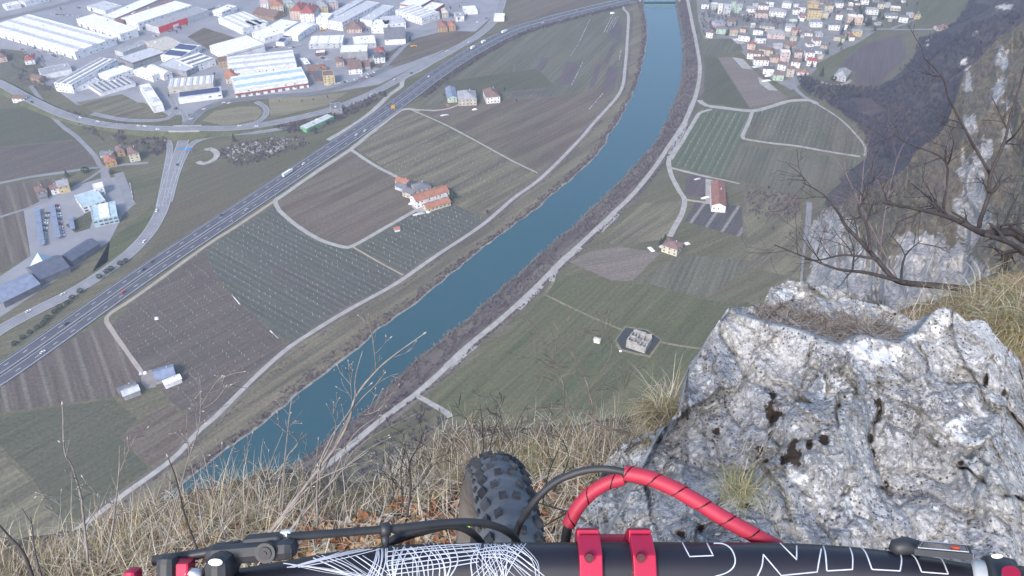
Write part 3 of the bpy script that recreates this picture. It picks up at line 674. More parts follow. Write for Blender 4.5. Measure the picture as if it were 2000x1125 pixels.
hs('house','white house with a round red roof left of the street',(735,103),(752,103),(749,93),7,'hip','red','cream')
hs('house','white square house with dark roof below the round red roof',(731,112),(752,112),(748,103),8,'hip','dark grey','white',nst=3)
hs('cottage','red roofed brick cottage beside the tall white roofed store',(656,121),(672,121),(669,112),6,'hip','dull red','peach')
hs('house','dark brown roofed house with white walls and balcony',(680,134),(707,135),(704,121),7,'gable','brown','white')
hs('house','low brown roofed annex right of the balcony house',(707,130),(723,130),(720,119),5,'gable','brown','beige')
hs('cottage','brown roofed cottage behind the balcony house',(680,121),(698,121),(695,114),5,'hip','brown','beige')
hs('workshop','dark brown L-shaped workshop left of the orange roof',(602,136),(622,142),(630,130),5,'gable','brown','brown')
hs('workshop','dark brown workshop wing behind the yellow block',(613,150),(630,152),(634,140),5,'gable','dark grey','brown')
hs('cottage','orange brown cottage in the middle of the workshops',(622,134),(638,134),(634,126),6,'hip','orange','tan')
hs('apartment_block','yellow apartment block with brown roof by the curved street',(631,149),(653,147),(650,137),12,'flat','brown','yellow',nst=4)
hs('house','brick house with hipped roof surrounded by bushes below the office row',(678,54),(706,59),(708,46),6,'hip','dull red','peach')
hs('house','brick red house at the field corner, left of two',(855,52),(874,55),(873,44),7,'hip','brick red','tan')
hs('house','brick red house at the field corner, right of two',(876,51),(890,52),(888,43),7,'hip','orange','tan')
hs('house','beige villa in the trees near the upper road bend',(863,25),(876,26),(874,18),7,'hip','beige','beige')
hs('house','small red roofed house by the railway at the top left corner',(48,116),(66,119),(68,110),6,'hip','red','white')
hs('cottage','brown roofed cottage below the grey flat workshop',(64,152),(82,157),(84,148),5,'gable','brown','tan')
hs('house','peach house at the left edge above the main road',(-8,112),(12,112),(10,100),7,'hip','brown','peach')
hs('cottage','white house right beside the lower main road at the left edge',(28,192),(52,193),(50,186),6,'gable','brown','white')
hs('house','orange roofed house at the lane corner in the left hamlet',(205,317),(227,315),(223,303),6,'hip','orange','ochre')
hs('house','red roofed house behind the orange roofed one in the left hamlet',(227,296),(243,295),(240,285),6,'hip','dull red','tan')
hs('house','tall tan house at the right end of the left hamlet',(250,301),(271,300),(268,287),9,'hip','brown','cream',nst=3)
hs('shed','dark roofed shed at the left end of the left hamlet',(200,302),(224,303),(220,295),4,'gable','slate','grey',win=False)
hs('house','yellow house with grey roof in the lower left hamlet',(112,364),(134,362),(131,350),8,'gable','grey','yellow')
hs('house','white house with red roof left of the yellow house',(98,370),(114,368),(111,360),6,'gable','dull red','white')
hs('cottage','brown roofed cottage at the left end of the lower left hamlet',(70,375),(92,373),(87,363),5,'hip','brown','beige')
hs('shed','dark grey shed below the brown roofed cottage',(76,389),(92,383),(88,376),3,'gable','slate','grey',win=False)
hs('farmhouse','grey green barn, leftmost of the three farm buildings beside the motorway field',(874,190),(893,192),(888,172),6,'gable','blue grey','pale green',ridge='short')
hs('farmhouse','large grey roofed farmhouse in the middle of the three farm buildings',(895,193),(931,195),(928,178),8,'hip','grey','beige')
hs('farmhouse','white farmhouse with brown hipped roof, rightmost of three farm buildings',(950,190),(977,189),(969,173),8,'hip','brown','white')
hs('farmhouse','orange roofed house at the far end of the vineyard farm',(776,354),(798,361),(800,350),6,'gable','orange','beige')
hs('farmhouse','dark roofed low barn on the left of the vineyard farm',(774,364),(792,370),(797,360),4,'gable','slate','pale grey',win=False)
hs('farmhouse','small dark roofed house with red gable in the vineyard farm',(789,374),(810,381),(815,370),6,'gable','slate','beige')
hs('farmhouse','grey hipped roof house with pale walls in the vineyard farm',(812,373),(839,365),(832,352),9,'hip','slate','beige')
hs('farmhouse','long white farmhouse with orange roof and two rows of windows',(810,395),(874,374),(867,361),8,'gable','orange','white',pitch=3.6)
hs('farmhouse','long low barn with orange roof in front of the long farmhouse',(832,409),(878,395),(873,385),4,'gable','orange','cream',nst=1)
hs('hut','tiny orange roofed hut alone in the dark vineyard',(771,449),(781,447),(779,442),2.6,'gable','orange','white',nst=1,ext=())
hs('barn','long barn with brown red roof and white gable right of the levee',(1391,402),(1418,402),(1415,356),7,'gable','brick red','white',ridge='short',nst=1)
hs('farmhouse','red roofed farmhouse alone beside a dark conifer',(1298,480),(1328,490),(1330,473),7,'hip','dull red','cream')
hs('farmhouse','grey roofed farmhouse on the wooded terrace below the plum field',(1630,146),(1652,153),(1662,140),6,'hip','grey','pale grey')
hs('barn','dark blue roofed barn beside the farm yard in the brown vineyards',(309,742),(347,731),(332,713),4,'gable','blue grey','grey',win=False)
hs('barn','white roofed gabled shed in front of the dark blue roofed barn',(322,752),(354,739),(349,731),4,'gable','white','white',win=False)
hs('barn','dark grey barn with a broken wooden edge beside the green meadow',(233,768),(268,755),(262,745),4,'gable','slate','brown',win=False)
hs('barn','pale green grey gabled shed in front of the dark barn',(240,774),(272,762),(269,751),4.5,'gable','pale grey','grey',win=False)
def modern(label, A, B, Cc, h, **k): return building('office_building', label, 'office building', A, B, Cc, h, **k)
modern('white cube office with windows at the top of the pale blue offices',(182,369),(203,367),(200,357),8,rc='white',wc='white')
modern('pale blue roofed angular office in the middle of the car park',(160,404),(207,393),(190,371),6,rc='pale blue',wc='white',pitch=5,ww=3)
modern('pale blue roofed office with curved glass front nearest the grass',(181,430),(230,424),(225,395),7,rc='pale blue',wc='pale blue',pitch=4,ww=3,ext=(('cross',1,'white'),))
def canopy(label, A, B, Cc, h=3.2):
    cen, ang, L, D, sg = frame_of(A, B, Cc, h); t = empty('parking_canopy', cen, ang); tag(t, label, 'canopy', 'solar canopies over the parking rows')
    b = MB(); b.box(-L/2, L/2, -D/2, D/2, h-0.1, h+0.15); b.build('roof', pm('blue grey', 0.5), t)
    for s_ in (-0.42,-0.14,0.14,0.42):
        b = MB(); b.box(-0.15,0.15,D*s_-0.15,D*s_+0.15,0,h-0.1); b.build('post', pm('grey'), t)
canopy('leftmost long grey violet canopy over the parking rows',(76,478),(88,477),(77,406))
canopy('right one of the two long grey violet canopies over the parking rows',(108,464),(119,463),(106,397))
canopy('short grey violet canopy beside the grass triangle',(137,448),(147,447),(142,423))
I('long dark blue roofed garden centre hall, nearest the slip road verge', (137,512),(190,478),(173,466), 6, 'gable', rc='navy', wc='slate', win=False)
I('dark blue roofed hall with a glass pyramid left of the long dark roof', (78,548),(134,520),(108,498), 6, 'gable', rc='navy', wc='slate', win=False)
I('dark blue roofed hall at the left edge beside the car park', (2,592),(74,556),(52,533), 6, 'gable', rc='blue grey', wc='slate', ext=(('doors',9),), win=False)
t = empty('glass_pyramid', G(82,514)); tag(t, 'pale glass pyramid rising behind the dark blue roofs', 'glass pyramid')
b = MB(); p = [(-8,-8,0),(8,-8,0),(8,8,0),(-8,8,0)]
for i in range(4): b.tri(p[i], p[(i+1)%4], (0,0,11))
b.build('roof', pm('pale blue', 0.2), t)
# ---- ruined fortification standing in the olive meadow
cen, ang, L, D, sg = frame_of((1224,664),(1260,676),(1274,656), 7)
t = empty('ruin', cen, ang); tag(t, 'roofless grey stone ruin with inner walls standing in the olive meadow', 'ruin')
M_ruin = mat('weathered_ruin_stone', (0.42,0.41,0.39), (0.20,0.19,0.18), scale=0.6, rough=0.95, bump=0.6)
rr = random.Random(3)
def ragged(x0, y0, x1, y1, h0, th=0.9):
    b = MB(); d = Vector((x1-x0, y1-y0, 0)); Lw = d.length; d.normalize(); nn = Vector((-d.y, d.x, 0))*th/2; k = max(3, int(Lw/1.6)); hh = h0
    for i in range(k):
        a, c = Vector((x0,y0,0))+d*(Lw*i/k), Vector((x0,y0,0))+d*(Lw*(i+1)/k); hh = max(2.2, min(h0, hh + rr.uniform(-1.1,1.1)))
        m_ = (a+c)/2; b.obox(m_+Vector((0,0,hh/2)), d*(Lw/k/2*0.995), nn, Vector((0,0,hh/2)))
    b.build('wall', M_ruin, t)
for a in ((-L/2,-D/2,L/2,-D/2,8),(-L/2,D/2,L/2,D/2,8),(-L/2,-D/2,-L/2,D/2,7),(L/2,-D/2,L/2,D/2,6),(-L/2,0,L/2,0,7),(-L/6,-D/2,-L/6,D/2,7),(L/6,-D/2,L/6,D/2,6),(-L/3,0,-L/3,D/2,6),(L/3,-D/2,L/3,0,5)):
    ragged(*a)
b = MB(); b.box(-L/2+0.5, L/2-0.5, -D/2+0.5, D/2-0.5, 0.3, 2.2); b.build('rubble_floor', M_ruin, t)
poly('moat_shadow', [(1204,664),(1222,640),(1262,646),(1290,664),(1268,694),(1246,690),(1214,682)], 0.24, mat('moat_shadow_soil', (0.035,0.04,0.04), (0.05,0.05,0.05), scale=0.4))  # dark moat ring, with the ruin's shadow painted into its ground colour
poly('moat_edge', [(1200,666),(1220,637),(1264,643),(1294,664),(1270,699),(1244,694),(1208,684)], 0.2, M_tan)
hs('shed','small white roofed shed alone in the olive meadow left of the ruin',(1160,664),(1171,667),(1174,661),2.6,'gable','beige','white',win=False,ext=())
# ================================================================== VILLAGE HOUSES  (roof centre px, width px, roof, wall, storeys, angle deg)
def in_poly0(pt, pl):
    x, y = pt; c = False; j = len(pl)-1
    for i in range(len(pl)):
        xi, yi = pl[i]; xj, yj = pl[j]
        if (yi > y) != (yj > y) and x < (xj-xi)*(y-yi)/(yj-yi)+xi: c = not c
        j = i
    return c
V = [(1408,6,8,'pale grey','white',4,-8),(1421,8,13,'pale blue','pale grey',4,-6),(1433,2,8,'slate','pale green',4,0),(1443,8,13,'grey','pale green',3,-10),(1468,13,18,'grey','white',2,-12),
(1492,7,19,'brown','white',2,-14),(1505,0,14,'slate','white',2,-14),(1488,21,24,'brown','pink',2,-10),(1520,18,32,'grey','white',2,-18),(1538,2,17,'grey','white',2,-22),(1556,4,9,'slate','white',2,0),
(1556,15,13,'dull red','white',2,-10),(1396,5,12,'white','pale grey',2,10),(1404,40,22,'blue grey','pink',2,20),(1411,52,22,'slate','pale green',2,-14),(1430,37,17,'brown','grey',2,-20),(1388,60,13,'dull red','white',2,-30),
(1434,60,15,'tan','beige',1,-20),(1453,53,11,'brown','peach',2,-30),(1455,66,22,'slate','white',2,-22),(1483,55,19,'dark grey','white',2,-28),(1499,46,28,'slate','cream',2,-15),(1486,70,20,'navy','white',2,-6),
(1471,45,9,'white','beige',1,-10),(1516,60,34,'grey','pink',2,-8),(1544,47,18,'grey','white',2,-15),(1555,54,15,'dull red','peach',2,0),(1548,38,13,'pale green','grey',1,0),(1519,85,17,'grey','pale grey',1,-4),
(1545,84,22,'brick red','beige',1,28),(1469,82,15,'brick red','peach',2,-20),(1498,93,26,'brown','cream',2,-25),(1476,100,30,'brown','white',2,-14),(1534,98,18,'white','pink',4,-8),(1487,112,28,'brown','white',2,-8),
(1513,107,16,'brown','peach',2,-12),(1502,130,20,'dark grey','white',2,-12),(1521,142,20,'dull red','pale green',2,-8),(1530,122,16,'brown','white',2,-35),(1545,130,14,'brown','beige',3,-8),(1556,117,17,'dull red','white',2,-25),
(1568,137,21,'orange','white',1,-8),(1582,98,17,'slate','white',3,-5),(1587,114,18,'red','white',2,-20),(1597,95,19,'slate','white',1,-22),(1595,75,15,'dull red','white',2,0),(1582,82,13,'dull red','white',1,10),
(1580,61,15,'dull red','white',1,-16),(1567,10,14,'slate','white',2,-15),(1588,2,20,'tan','yellow',3,0),(1592,17,25,'brown','yellow',4,-8),(1620,7,15,'brown','cream',3,-10),(1567,27,14,'dull red','white',1,-8),
(1594,39,22,'blue grey','white',2,-4),(1630,45,20,'slate','white',2,-10),(1657,45,11,'brown','white',2,-20),(1671,29,28,'white','peach',3,-12),(1674,57,19,'grey','yellow',2,-8),(1657,65,13,'brick red','yellow',1,25),
(1704,15,22,'grey','white',2,-12),(1749,12,19,'white','beige',1,-16),(1741,26,22,'slate','white',1,-10),(1662,4,8,'white','white',1,0),(1766,30,16,'slate','white',2,-20),(1792,24,11,'slate','yellow',2,0),(1778,25,14,'grey','pale grey',1,-25),
(1600,62,14,'grey','pale grey',1,-5),(1838,50,22,'dull red','beige',1,10),(1378,4,14,'slate','white',2,-10),(1478,2,14,'slate','pale grey',2,-10),(1452,22,14,'slate','grey',1,-12),(1560,98,14,'brown','pink',2,-12),
(1550,70,12,'grey','cream',1,-10),(1610,85,12,'brown','beige',1,-15),(1612,22,12,'grey','cream',2,-10),(1640,25,12,'dull red','white',2,-12),(1690,-4,14,'dull red','white',2,-10),(1722,4,12,'slate','cream',2,-15),(1640,2,14,'slate','white',2,-10)]
zones = [(0,20,'at the village top edge'),(20,50,'in the upper village'),(50,80,'in mid village'),(80,105,'in the lower village'),(105,200,'by the pale field')]
ORD = ['first','second','third','fourth','fifth','sixth','seventh','eighth','ninth','tenth','eleventh','twelfth']
seen = {}
for z0, z1, zn in zones:
    zz = sorted([v for v in V if (v[1] >= z0 or z0 == 0) and v[1] < z1])
    cnt = {}
    for v in zz: cnt[(v[3], v[4])] = cnt.get((v[3], v[4]), 0) + 1
    idx = {}
    for px, py, wp, rc, wc, ns_, an in zz:
        k = (rc, wc); idx[k] = idx.get(k, 0) + 1
        lab = f"{wc} house with {rc} roof {zn}"
        if cnt[k] > 1: lab += f", {ORD[idx[k]-1]} from left"
        h = 3.3*ns_ + 0.9
        cen = G(px, py+2, h); cen.z = ZG; L = wp*mpp(py)*0.98; D = L*(0.62 if wp > 18 else 0.85)
        building('house', lab, 'house', None, None, None, h, 'flat' if (rc == 'white' or ns_ == 4) else ('hip' if (wp*7+int(py)) % 3 else 'gable'), rc, wc, nst=ns_, ext=('chimney',), group='houses of the village beyond the river', pitch=4.6, ww=1.4, skip=0.25, loc=(cen, R(an*1.0), L, D, 1))

rr = random.Random(77); k = 0
while k < 28:
    px, py = rr.uniform(1372, 1770), rr.uniform(-4, 158)
    if not in_poly0((px, py), [(1380,0),(1780,0),(1740,44),(1690,66),(1600,118),(1560,142),(1500,130),(1450,80),(1380,66)]) or any(abs(px-v[0]) < v[2]*0.62+3 and abs(py-v[1]) < 9 for v in V): continue
    wc = rr.choice(['white','pale grey','beige','cream']); rc = rr.choice(['slate','brown','grey','grey']); h = rr.choice([2.8,3.2,5.6]); L = rr.uniform(5,9)
    cen = G(px, py, 0); V.append((px, py, 9, rc, wc, 1, 0)); k += 1
    building('garden_building', f'small {wc} annex with {rc} roof between the village houses', 'annex', None, None, None, h, 'gable', rc, wc, win=False, ext=(), group='small annexes among the village houses', loc=(cen, R(rr.uniform(-30,20)), L, L*0.75, 1))
# ================================================================== MOUNTAINSIDE on the right
FOOT = [(1620,1000),(1600,800),(1588,640),(1590,540),(1592,470),(1602,405),(1645,350),(1696,308),(1698,268),(1668,236),(1632,212),(1612,198),(1650,192),(1705,180),(1735,165),(1788,115),(1800,76),(1870,46),(1905,-10),(1990,-60)]
foot = sorted([(G(*p).y, G(*p).x) for p in FOOT])
def xfoot(y):
    if y <= foot[0][0]: return foot[0][1]
    for (y0, x0), (y1, x1) in zip(foot, foot[1:]):
        if y <= y1: return x0 + (x1-x0)*(y-y0)/max(1e-6, y1-y0)
    return foot[-1][1] + (y-foot[-1][0])*0.2
def fbm(p, o=5, H=0.55):
    s_, a, t_ = 0.0, 1.0, 0.0
    for i in range(o): s_ += a*noise.noise(p*(2**i)); t_ += a; a *= H
    return s_/t_
def hillz(x, y):
    d = x - xfoot(y)
    if d <= 0: return -0.6
    base = 0.22*d if d < 50 else 11 + 0.62*(d-50)
    p = Vector((x, y, 0))
    rdg = 1 - abs(noise.noise(p*0.006 + Vector((5,2,0))))*2
    hh = base*(1 + 0.30*fbm(p*0.008)) + min(d*0.25, 22)*rdg + min(1, d/60)*7*fbm(p*0.03)
    lim = 385.0
    return hh if hh < lim*0.8 else lim*0.8 + (lim*0.2)*(1-math.exp(-(hh-lim*0.8)/(lim*0.2)))
# slope material: scrub, dry grass and pale limestone on the vertex attribute 'rock'
def slopemat(name, c1, c2, c3, sc, rock1=(0.56,0.54,0.52), rock2=(0.28,0.27,0.28)):
    m, n, l, b = newmat(name); b.inputs['Roughness'].default_value = 0.95; b.inputs['Specular IOR Level'].default_value = 0.1
    tc = n.new('ShaderNodeTexCoord')
    def nz(s_, d=8, r_=0.65, st=None):
        q = n.new('ShaderNodeTexNoise'); q.inputs['Scale'].default_value = s_; q.inputs['Detail'].default_value = d; q.inputs['Roughness'].default_value = r_
        if st:
            mp = n.new('ShaderNodeMapping'); mp.inputs['Scale'].default_value = st; l.new(tc.outputs['Object'], mp.inputs[0]); l.new(mp.outputs[0], q.inputs['Vector'])
        else: l.new(tc.outputs['Object'], q.inputs['Vector'])
        return q.outputs[0]
    def rng(x, a, c, o0=0.0, o1=1.0):
        q = n.new('ShaderNodeMapRange'); q.inputs[1].default_value = a; q.inputs[2].default_value = c; q.inputs[3].default_value = o0; q.inputs[4].default_value = o1; l.new(x, q.inputs[0]); return q.outputs[0]
    def mix(f, a, c):
        q = n.new('ShaderNodeMix'); q.data_type = 'RGBA'; l.new(f, q.inputs[0])
        for i, v in ((6, a), (7, c)):
            if isinstance(v, tuple): q.inputs[i].default_value = c4(v)
            else: l.new(v, q.inputs[i])
        return q.outputs[2]
    g = mix(rng(nz(0.02*sc), 0.38, 0.62), c1, c2); g = mix(rng(nz(0.11*sc), 0.45, 0.7), g, c3)
    rk = mix(rng(nz(0.16*sc, 10, 0.7, (1,1,0.35)), 0.38, 0.62), rock1, rock2)
    at_ = n.new('ShaderNodeAttribute'); at_.attribute_name = 'rock'
    ad = n.new('ShaderNodeMath'); ad.operation = 'ADD'; l.new(at_.outputs['Fac'], ad.inputs[0]); l.new(rng(nz(0.07*sc, 9, 0.7), 0.2, 0.8, -0.55, 0.55), ad.inputs[1])
    fac = rng(ad.outputs[0], 0.44, 0.60)
    col = mix(fac, g, rk); l.new(col, b.inputs['Base Color'])
    bp = n.new('ShaderNodeBump'); bp.inputs['Strength'].default_value = 0.9; bp.inputs['Distance'].default_value = 2.0/sc
    l.new(nz(0.25*sc, 10, 0.7), bp.inputs['Height']); l.new(bp.outputs[0], b.inputs['Normal'])
    return m
M_slope = slopemat('wooded_slope_ground', (0.045,0.038,0.048), (0.062,0.054,0.055), (0.095,0.085,0.075), 1.0)
M_spur = slopemat('dry_grass_slope', (0.130,0.110,0.070), (0.082,0.072,0.052), (0.18,0.155,0.105), 2.2, (0.43,0.415,0.40), (0.14,0.14,0.155))
b = MB(); xs = [300 + 9*i for i in range(190)]; ys = [120 + 9*j for j in range(220)]
rows = [[(x, y, ZG + hillz(x, y)) for x in xs] for y in ys]
b.grid(rows)
hill = b.build('hillside', M_slope, smooth=True); tag(hill, kind='structure')
at_ = hill.data.attributes.new('rock', 'FLOAT', 'POINT')
def px_of(p):
    x = p[0]; dp = p[1]*cP - p[2]*sP; up = p[1]*sP + p[2]*cP
    if dp < 0.01: return (-9999, -9999, -1)
    return 1000 + FPX*x/dp, 562.5 - FPX*up/dp, dp
ROCKA = [(1898,140,26,26),(1942,165,22,52),(1880,110,14,12),(1900,70,12,8),(1820,90,8,14),(1960,20,30,10)]
def rockval(px, py, ell):
    v = 0; w1 = Vector((px*0.035, py*0.022, 2.0))
    px += 22*noise.noise(w1) + 9*noise.noise(w1*3.1); py += 26*noise.noise(w1+Vector((7,3,1))) + 10*noise.noise(w1*2.7+Vector((1,8,3)))
    for cx, cy, rx, ry in ell:
        q = 1.15 - math.hypot((px-cx)/rx, (py-cy)/ry); v = max(v, min(0.78, q*1.25))
    return v
vals = []
for r_ in rows:
    for p in r_:
        a = px_of(p); vals.append(0.02 + rockval(a[0], a[1], ROCKA) if 1500 < a[0] < 2100 and a[1] < 400 else 0.05)
at_.data.foreach_set('value', vals)
# near spur with limestone cliffs, rising from the valley floor to our own ledge
SIL = [(1555,640),(1562,600),(1568,540),(1574,480),(1584,440),(1600,412),(1626,402),(1650,398),(1672,378),(1700,372),(1728,352),(1760,338),(1778,312),(1796,290),(1830,268),(1850,240),(1862,205),(1876,170),(1884,140),(1905,122),(1930,96),(1950,72),(1975,62),(2000,40),(2040,10),(2080,-10),(2160,-40)]
def interp(tab, x):
    if x <= tab[0][0]: return tab[0][1]
    for (a, ya), (c, yc) in zip(tab, tab[1:]):
        if x <= c: return ya + (yc-ya)*(x-a)/(c-a)
    return tab[-1][1]
def spur_d(px, py):
    q_ = sP + (py-562.5)/FPX*cP; a0 = 575/FPX; a_ = (px-1000)/FPX; s_ = 2.1
    t = max(0.0, (px-1560)/440.0); dd = 400/q_*0.99*(q_ + s_*a0)/(q_ + s_*max(a0*0.9, a_))
    w_ = 18*noise.noise(Vector((px*0.02, py*0.015, 4)))
    rdg = (1-2*abs(noise.noise(Vector(((px+w_)*0.012, py*0.005, 0.3)))))*0.04 + (1-2*abs(noise.noise(Vector(((px+w_)*0.035, py*0.014, 5)))))*0.022 + 0.012*fbm(Vector((px*0.08, py*0.06, 1)))
    return dd*(1 - rdg*min(1, t*5))
b = MB(); cols = [1555 + 2.2*i for i in range(262)]; NR = 210; rows = []; rv = []
ROCKB = [(1830,540,110,70),(1690,540,90,60),(1625,500,40,110),(1900,430,40,60),(1880,330,14,40),(1592,530,16,95),(1640,520,22,70),(1700,560,60,30),(1668,455,10,34),(1740,560,60,30),(1808,500,60,50),(1850,520,50,60),(1905,370,24,70),(1890,250,14,26),(1896,160,16,22),(1950,180,20,40),(1920,300,16,26),(1775,470,30,20),(1970,250,10,40),(1640,470,12,16),(1700,470,8,26),(1925,560,16,60),(1800,590,90,26),(1960,120,12,20)]
SH = [(1840,500,26,30)]
for j in range(NR+10):
    row = []
    for px in cols:
        top = interp(SIL, px) + 4*noise.noise(Vector((px*0.06, 0, 2))) + 2.5*noise.noise(Vector((px*0.21, 0, 7)))
        if j < 10:
            k = 10 - j; e = at(px, top, spur_d(px, top)); p = e + ray(px, top)*(k*9) + Vector((0.3, 0, -1.0))*(k*k*1.2 + k*2)
            rv.append(0.1)
        else:
            py = top + (800-top)*((j-10)/(NR-1))**1.1
            p = at(px, py, spur_d(px, py)); rv.append(0.20 + rockval(px, py, ROCKB)*0.8)
        row.append(p)
    rows.append(row)
b.grid(rows[::-1]); rv2 = []
for j in range(NR+9, -1, -1): rv2 += rv[j*len(cols):(j+1)*len(cols)]
spur = b.build('mountainside', M_spur, smooth=True); tag(spur, kind='structure')
at_ = spur.data.attributes.new('rock', 'FLOAT', 'POINT'); at_.data.foreach_set('value', rv2)
# ================================================================== BARE WOODS, THICKETS (uncountable masses)
rnd = random.Random(11)
M_twig = mat('bare_twigs', (0.140,0.103,0.122), (0.085,0.062,0.078), scale=0.12, rough=0.9)
M_wood = mat('dark_plum_twigs', (0.066,0.055,0.080), (0.036,0.030,0.046), scale=0.1, rough=0.9)
M_twig2 = mat('grey_willow_twigs', (0.21,0.20,0.19), (0.14,0.125,0.12), scale=0.2, rough=0.9)
M_twig3 = mat('plum_hedge_twigs', (0.125,0.09,0.115), (0.09,0.068,0.085), scale=0.2, rough=0.9)
M_ever = mat('evergreen_foliage', (0.025,0.045,0.030), (0.055,0.075,0.045), scale=0.8, rough=0.9)
M_bush = mat('dry_bush_twigs', (0.19,0.155,0.10), (0.11,0.10,0.065), scale=0.3, rough=0.9)
M_bark = mat('grey_bark', (0.13,0.11,0.10), (0.08,0.07,0.065), scale=2)
def slivers(b, base, h, n_, spread=0.5, wd=0.18):
    for i in range(n_):
        a = rnd.uniform(0, 2*math.pi); z0 = h*rnd.uniform(0, 0.45); r0 = spread*h*rnd.uniform(0, 0.35)
        s_ = base + Vector((math.cos(a)*r0, math.sin(a)*r0, z0)); a2 = a + rnd.uniform(-.7,.7); le = h*rnd.uniform(0.35, 0.62)
        el = rnd.uniform(0.5, 1.4); e = s_ + Vector((math.cos(a2)*math.cos(el)*le*spread*1.6, math.sin(a2)*math.cos(el)*le*spread*1.6, math.sin(el)*le))
        sd_ = Vector((math.cos(a2+1.57), math.sin(a2+1.57), rnd.uniform(-.4,.4)))*wd*rnd.uniform(0.6,1.5)
        b.tri(s_-sd_, s_+sd_, e)
def in_poly(pt, pl):
    x, y = pt; c = False; j = len(pl)-1
    for i in range(len(pl)):
        xi, yi = pl[i]; xj, yj = pl[j]
        if (yi > y) != (yj > y) and x < (xj-xi)*(y-yi)/(yj-yi)+xi: c = not c
        j = i
    return c
# forest on the slope
b = MB(); cnt = 0; tries = 0
BARE = [(1640,92),(1764,60),(1776,112),(1710,170),(1672,160)]
while cnt < 7200 and tries < 90000:
    tries += 1
    x = rnd.uniform(380, 1300); y = rnd.uniform(500, 1750); d = x - xfoot(y)
    if d < -4: continue
    p = Vector((x, y, ZG + hillz(x, y))); q = px_of(p)
    if not (1540 < q[0] < 2030 and -30 < q[1] < 430): continue
    if q[0] > 1540 and q[1] > interp(SIL, q[0]) + 14 and q[0] > 1600: continue
    if rockval(q[0], q[1], ROCKA) > 0.3 or in_poly(q[:2], BARE): continue
    dens = noise.noise(p*0.012)
    if dens < -0.28 + (0.35 if q[1] < 90 else 0): continue
    slivers(b, p, rnd.uniform(5.5, 9.5), 13, 0.42, 0.26); cnt += 1
tag(b.build('bare_wood', M_wood), 'plum grey leafless wood covering the far mountain slope', 'wood', kind='stuff')
def scatter_px(polypx, n_, h0, h1, m, name, label, cat, k=13, sp=0.5, wd=0.22, dens=None):
    b = MB(); xs_ = [p[0] for p in polypx]; ys_ = [p[1] for p in polypx]; c_ = 0; tr = 0
    while c_ < n_ and tr < n_*40:
        tr += 1; px, py = rnd.uniform(min(xs_), max(xs_)), rnd.uniform(min(ys_), max(ys_))
        if not in_poly((px, py), polypx): continue
        if dens is not None and noise.noise(Vector((px*0.04, py*0.04, 3))) < dens: continue
        slivers(b, G(px, py), rnd.uniform(h0, h1), k, sp, wd); c_ += 1
    return tag(b.build(name, m), label, cat, kind='stuff')
scatter_px([(1556,152),(1575,148),(1602,165),(1650,170),(1700,172),(1720,170),(1660,232),(1612,200),(1590,192),(1566,176)], 620, 5, 8, M_wood, 'bare_wood', 'leafless plum wood on the flat between village street and grey farmhouse', 'wood')
scatter_px([(430,288),(520,270),(588,268),(604,282),(560,302),(470,326),(424,312)], 320, 2.5, 4.5, M_twig3, 'thicket', 'leafless thicket around the rubble yard beside the motorway', 'thicket')
scatter_px([(530,250),(600,236),(655,218),(700,200),(745,180),(760,182),(700,220),(620,256),(560,262)], 420, 3, 6, M_twig3, 'thicket', 'leafless plum thicket around the green roofed building', 'thicket')
scatter_px([(120,212),(200,236),(290,250),(330,268),(325,300),(318,318),(296,316),(280,290),(210,280),(160,250)], 300, 3, 5, M_twig3, 'thicket', 'leafless scrub below the main road beside the left hamlet', 'thicket', dens=-0.1)
scatter_px([(1456,366),(1560,384),(1566,430),(1460,420)], 160, 3, 5, M_twig, 'thicket', 'leafless orchard scrub right of the long barn', 'thicket')
scatter_px([(20,120),(80,100),(120,170),(100,180),(40,170)], 120, 4, 7, M_twig, 'thicket', 'leafless garden trees around cottages at the upper left edge', 'thicket')
scatter_px([(1364,20),(1440,30),(1440,60),(1372,72)], 150, 4, 7, M_twig, 'thicket', 'leafless trees between the levee road and the first village houses', 'thicket')
scatter_px([(1420,26),(1480,30),(1560,48),(1556,60),(1470,50),(1430,40)], 140, 4, 8, M_twig, 'thicket', 'leafless tree belt crossing the upper village', 'thicket')
scatter_px([(1590,-10),(1720,-10),(1700,40),(1640,30),(1600,30)], 120, 4, 8, M_twig, 'thicket', 'leafless trees among upper right village houses', 'thicket')
scatter_px([(600,985),(700,885),(800,800),(822,786),(868,812),(905,850),(960,900),(960,1000),(600,1060)], 420, 4, 8, M_wood, 'bare_wood', 'leafless plum wood at the cliff foot below the right levee road', 'wood')
# riverside thickets
b = MB(); b2 = MB(); A_ = resample(rb, 900); B_ = resample(rr_, 900)
for i in range(3300):
    k = rnd.randrange(900); t_ = rnd.random(); p = A_[k].lerp(B_[k], 0.02 + 0.80*t_)
    q = px_of(p)
    if not (-50 < q[0] < 2050 and -60 < q[1] < 1200): continue
    if t_ < 0.22: slivers(b2, p, rnd.uniform(3.2, 6.0), 18, 0.5, 0.16)
    elif noise.noise(p*0.03) > -0.35: slivers(b, p, rnd.uniform(1.6, 4.0), 12, 0.6, 0.17)
for i in range(900):     # scrub on the field side of the levee road
    k = rnd.randrange(900); nn = (B_[k]-A_[k]).normalized(); q = px_of(B_[k])
    if q[1] < 250 or q[1] > 960: continue
    slivers(b, B_[k] + nn*rnd.uniform(5, 9), rnd.uniform(1.2, 3.0), 12, 0.6, 0.16)
tag(b.build('riverside_thicket', M_twig), 'brown leafless scrub on the right river bank along the levee road', 'thicket', kind='stuff')
tag(b2.build('willow_fringe', M_twig2), 'pale grey willow fringe leaning over the right edge of the river', 'thicket', kind='stuff')
b = MB(); b2 = MB(); A_ = resample(lb, 900); B_ = resample(lr, 900)
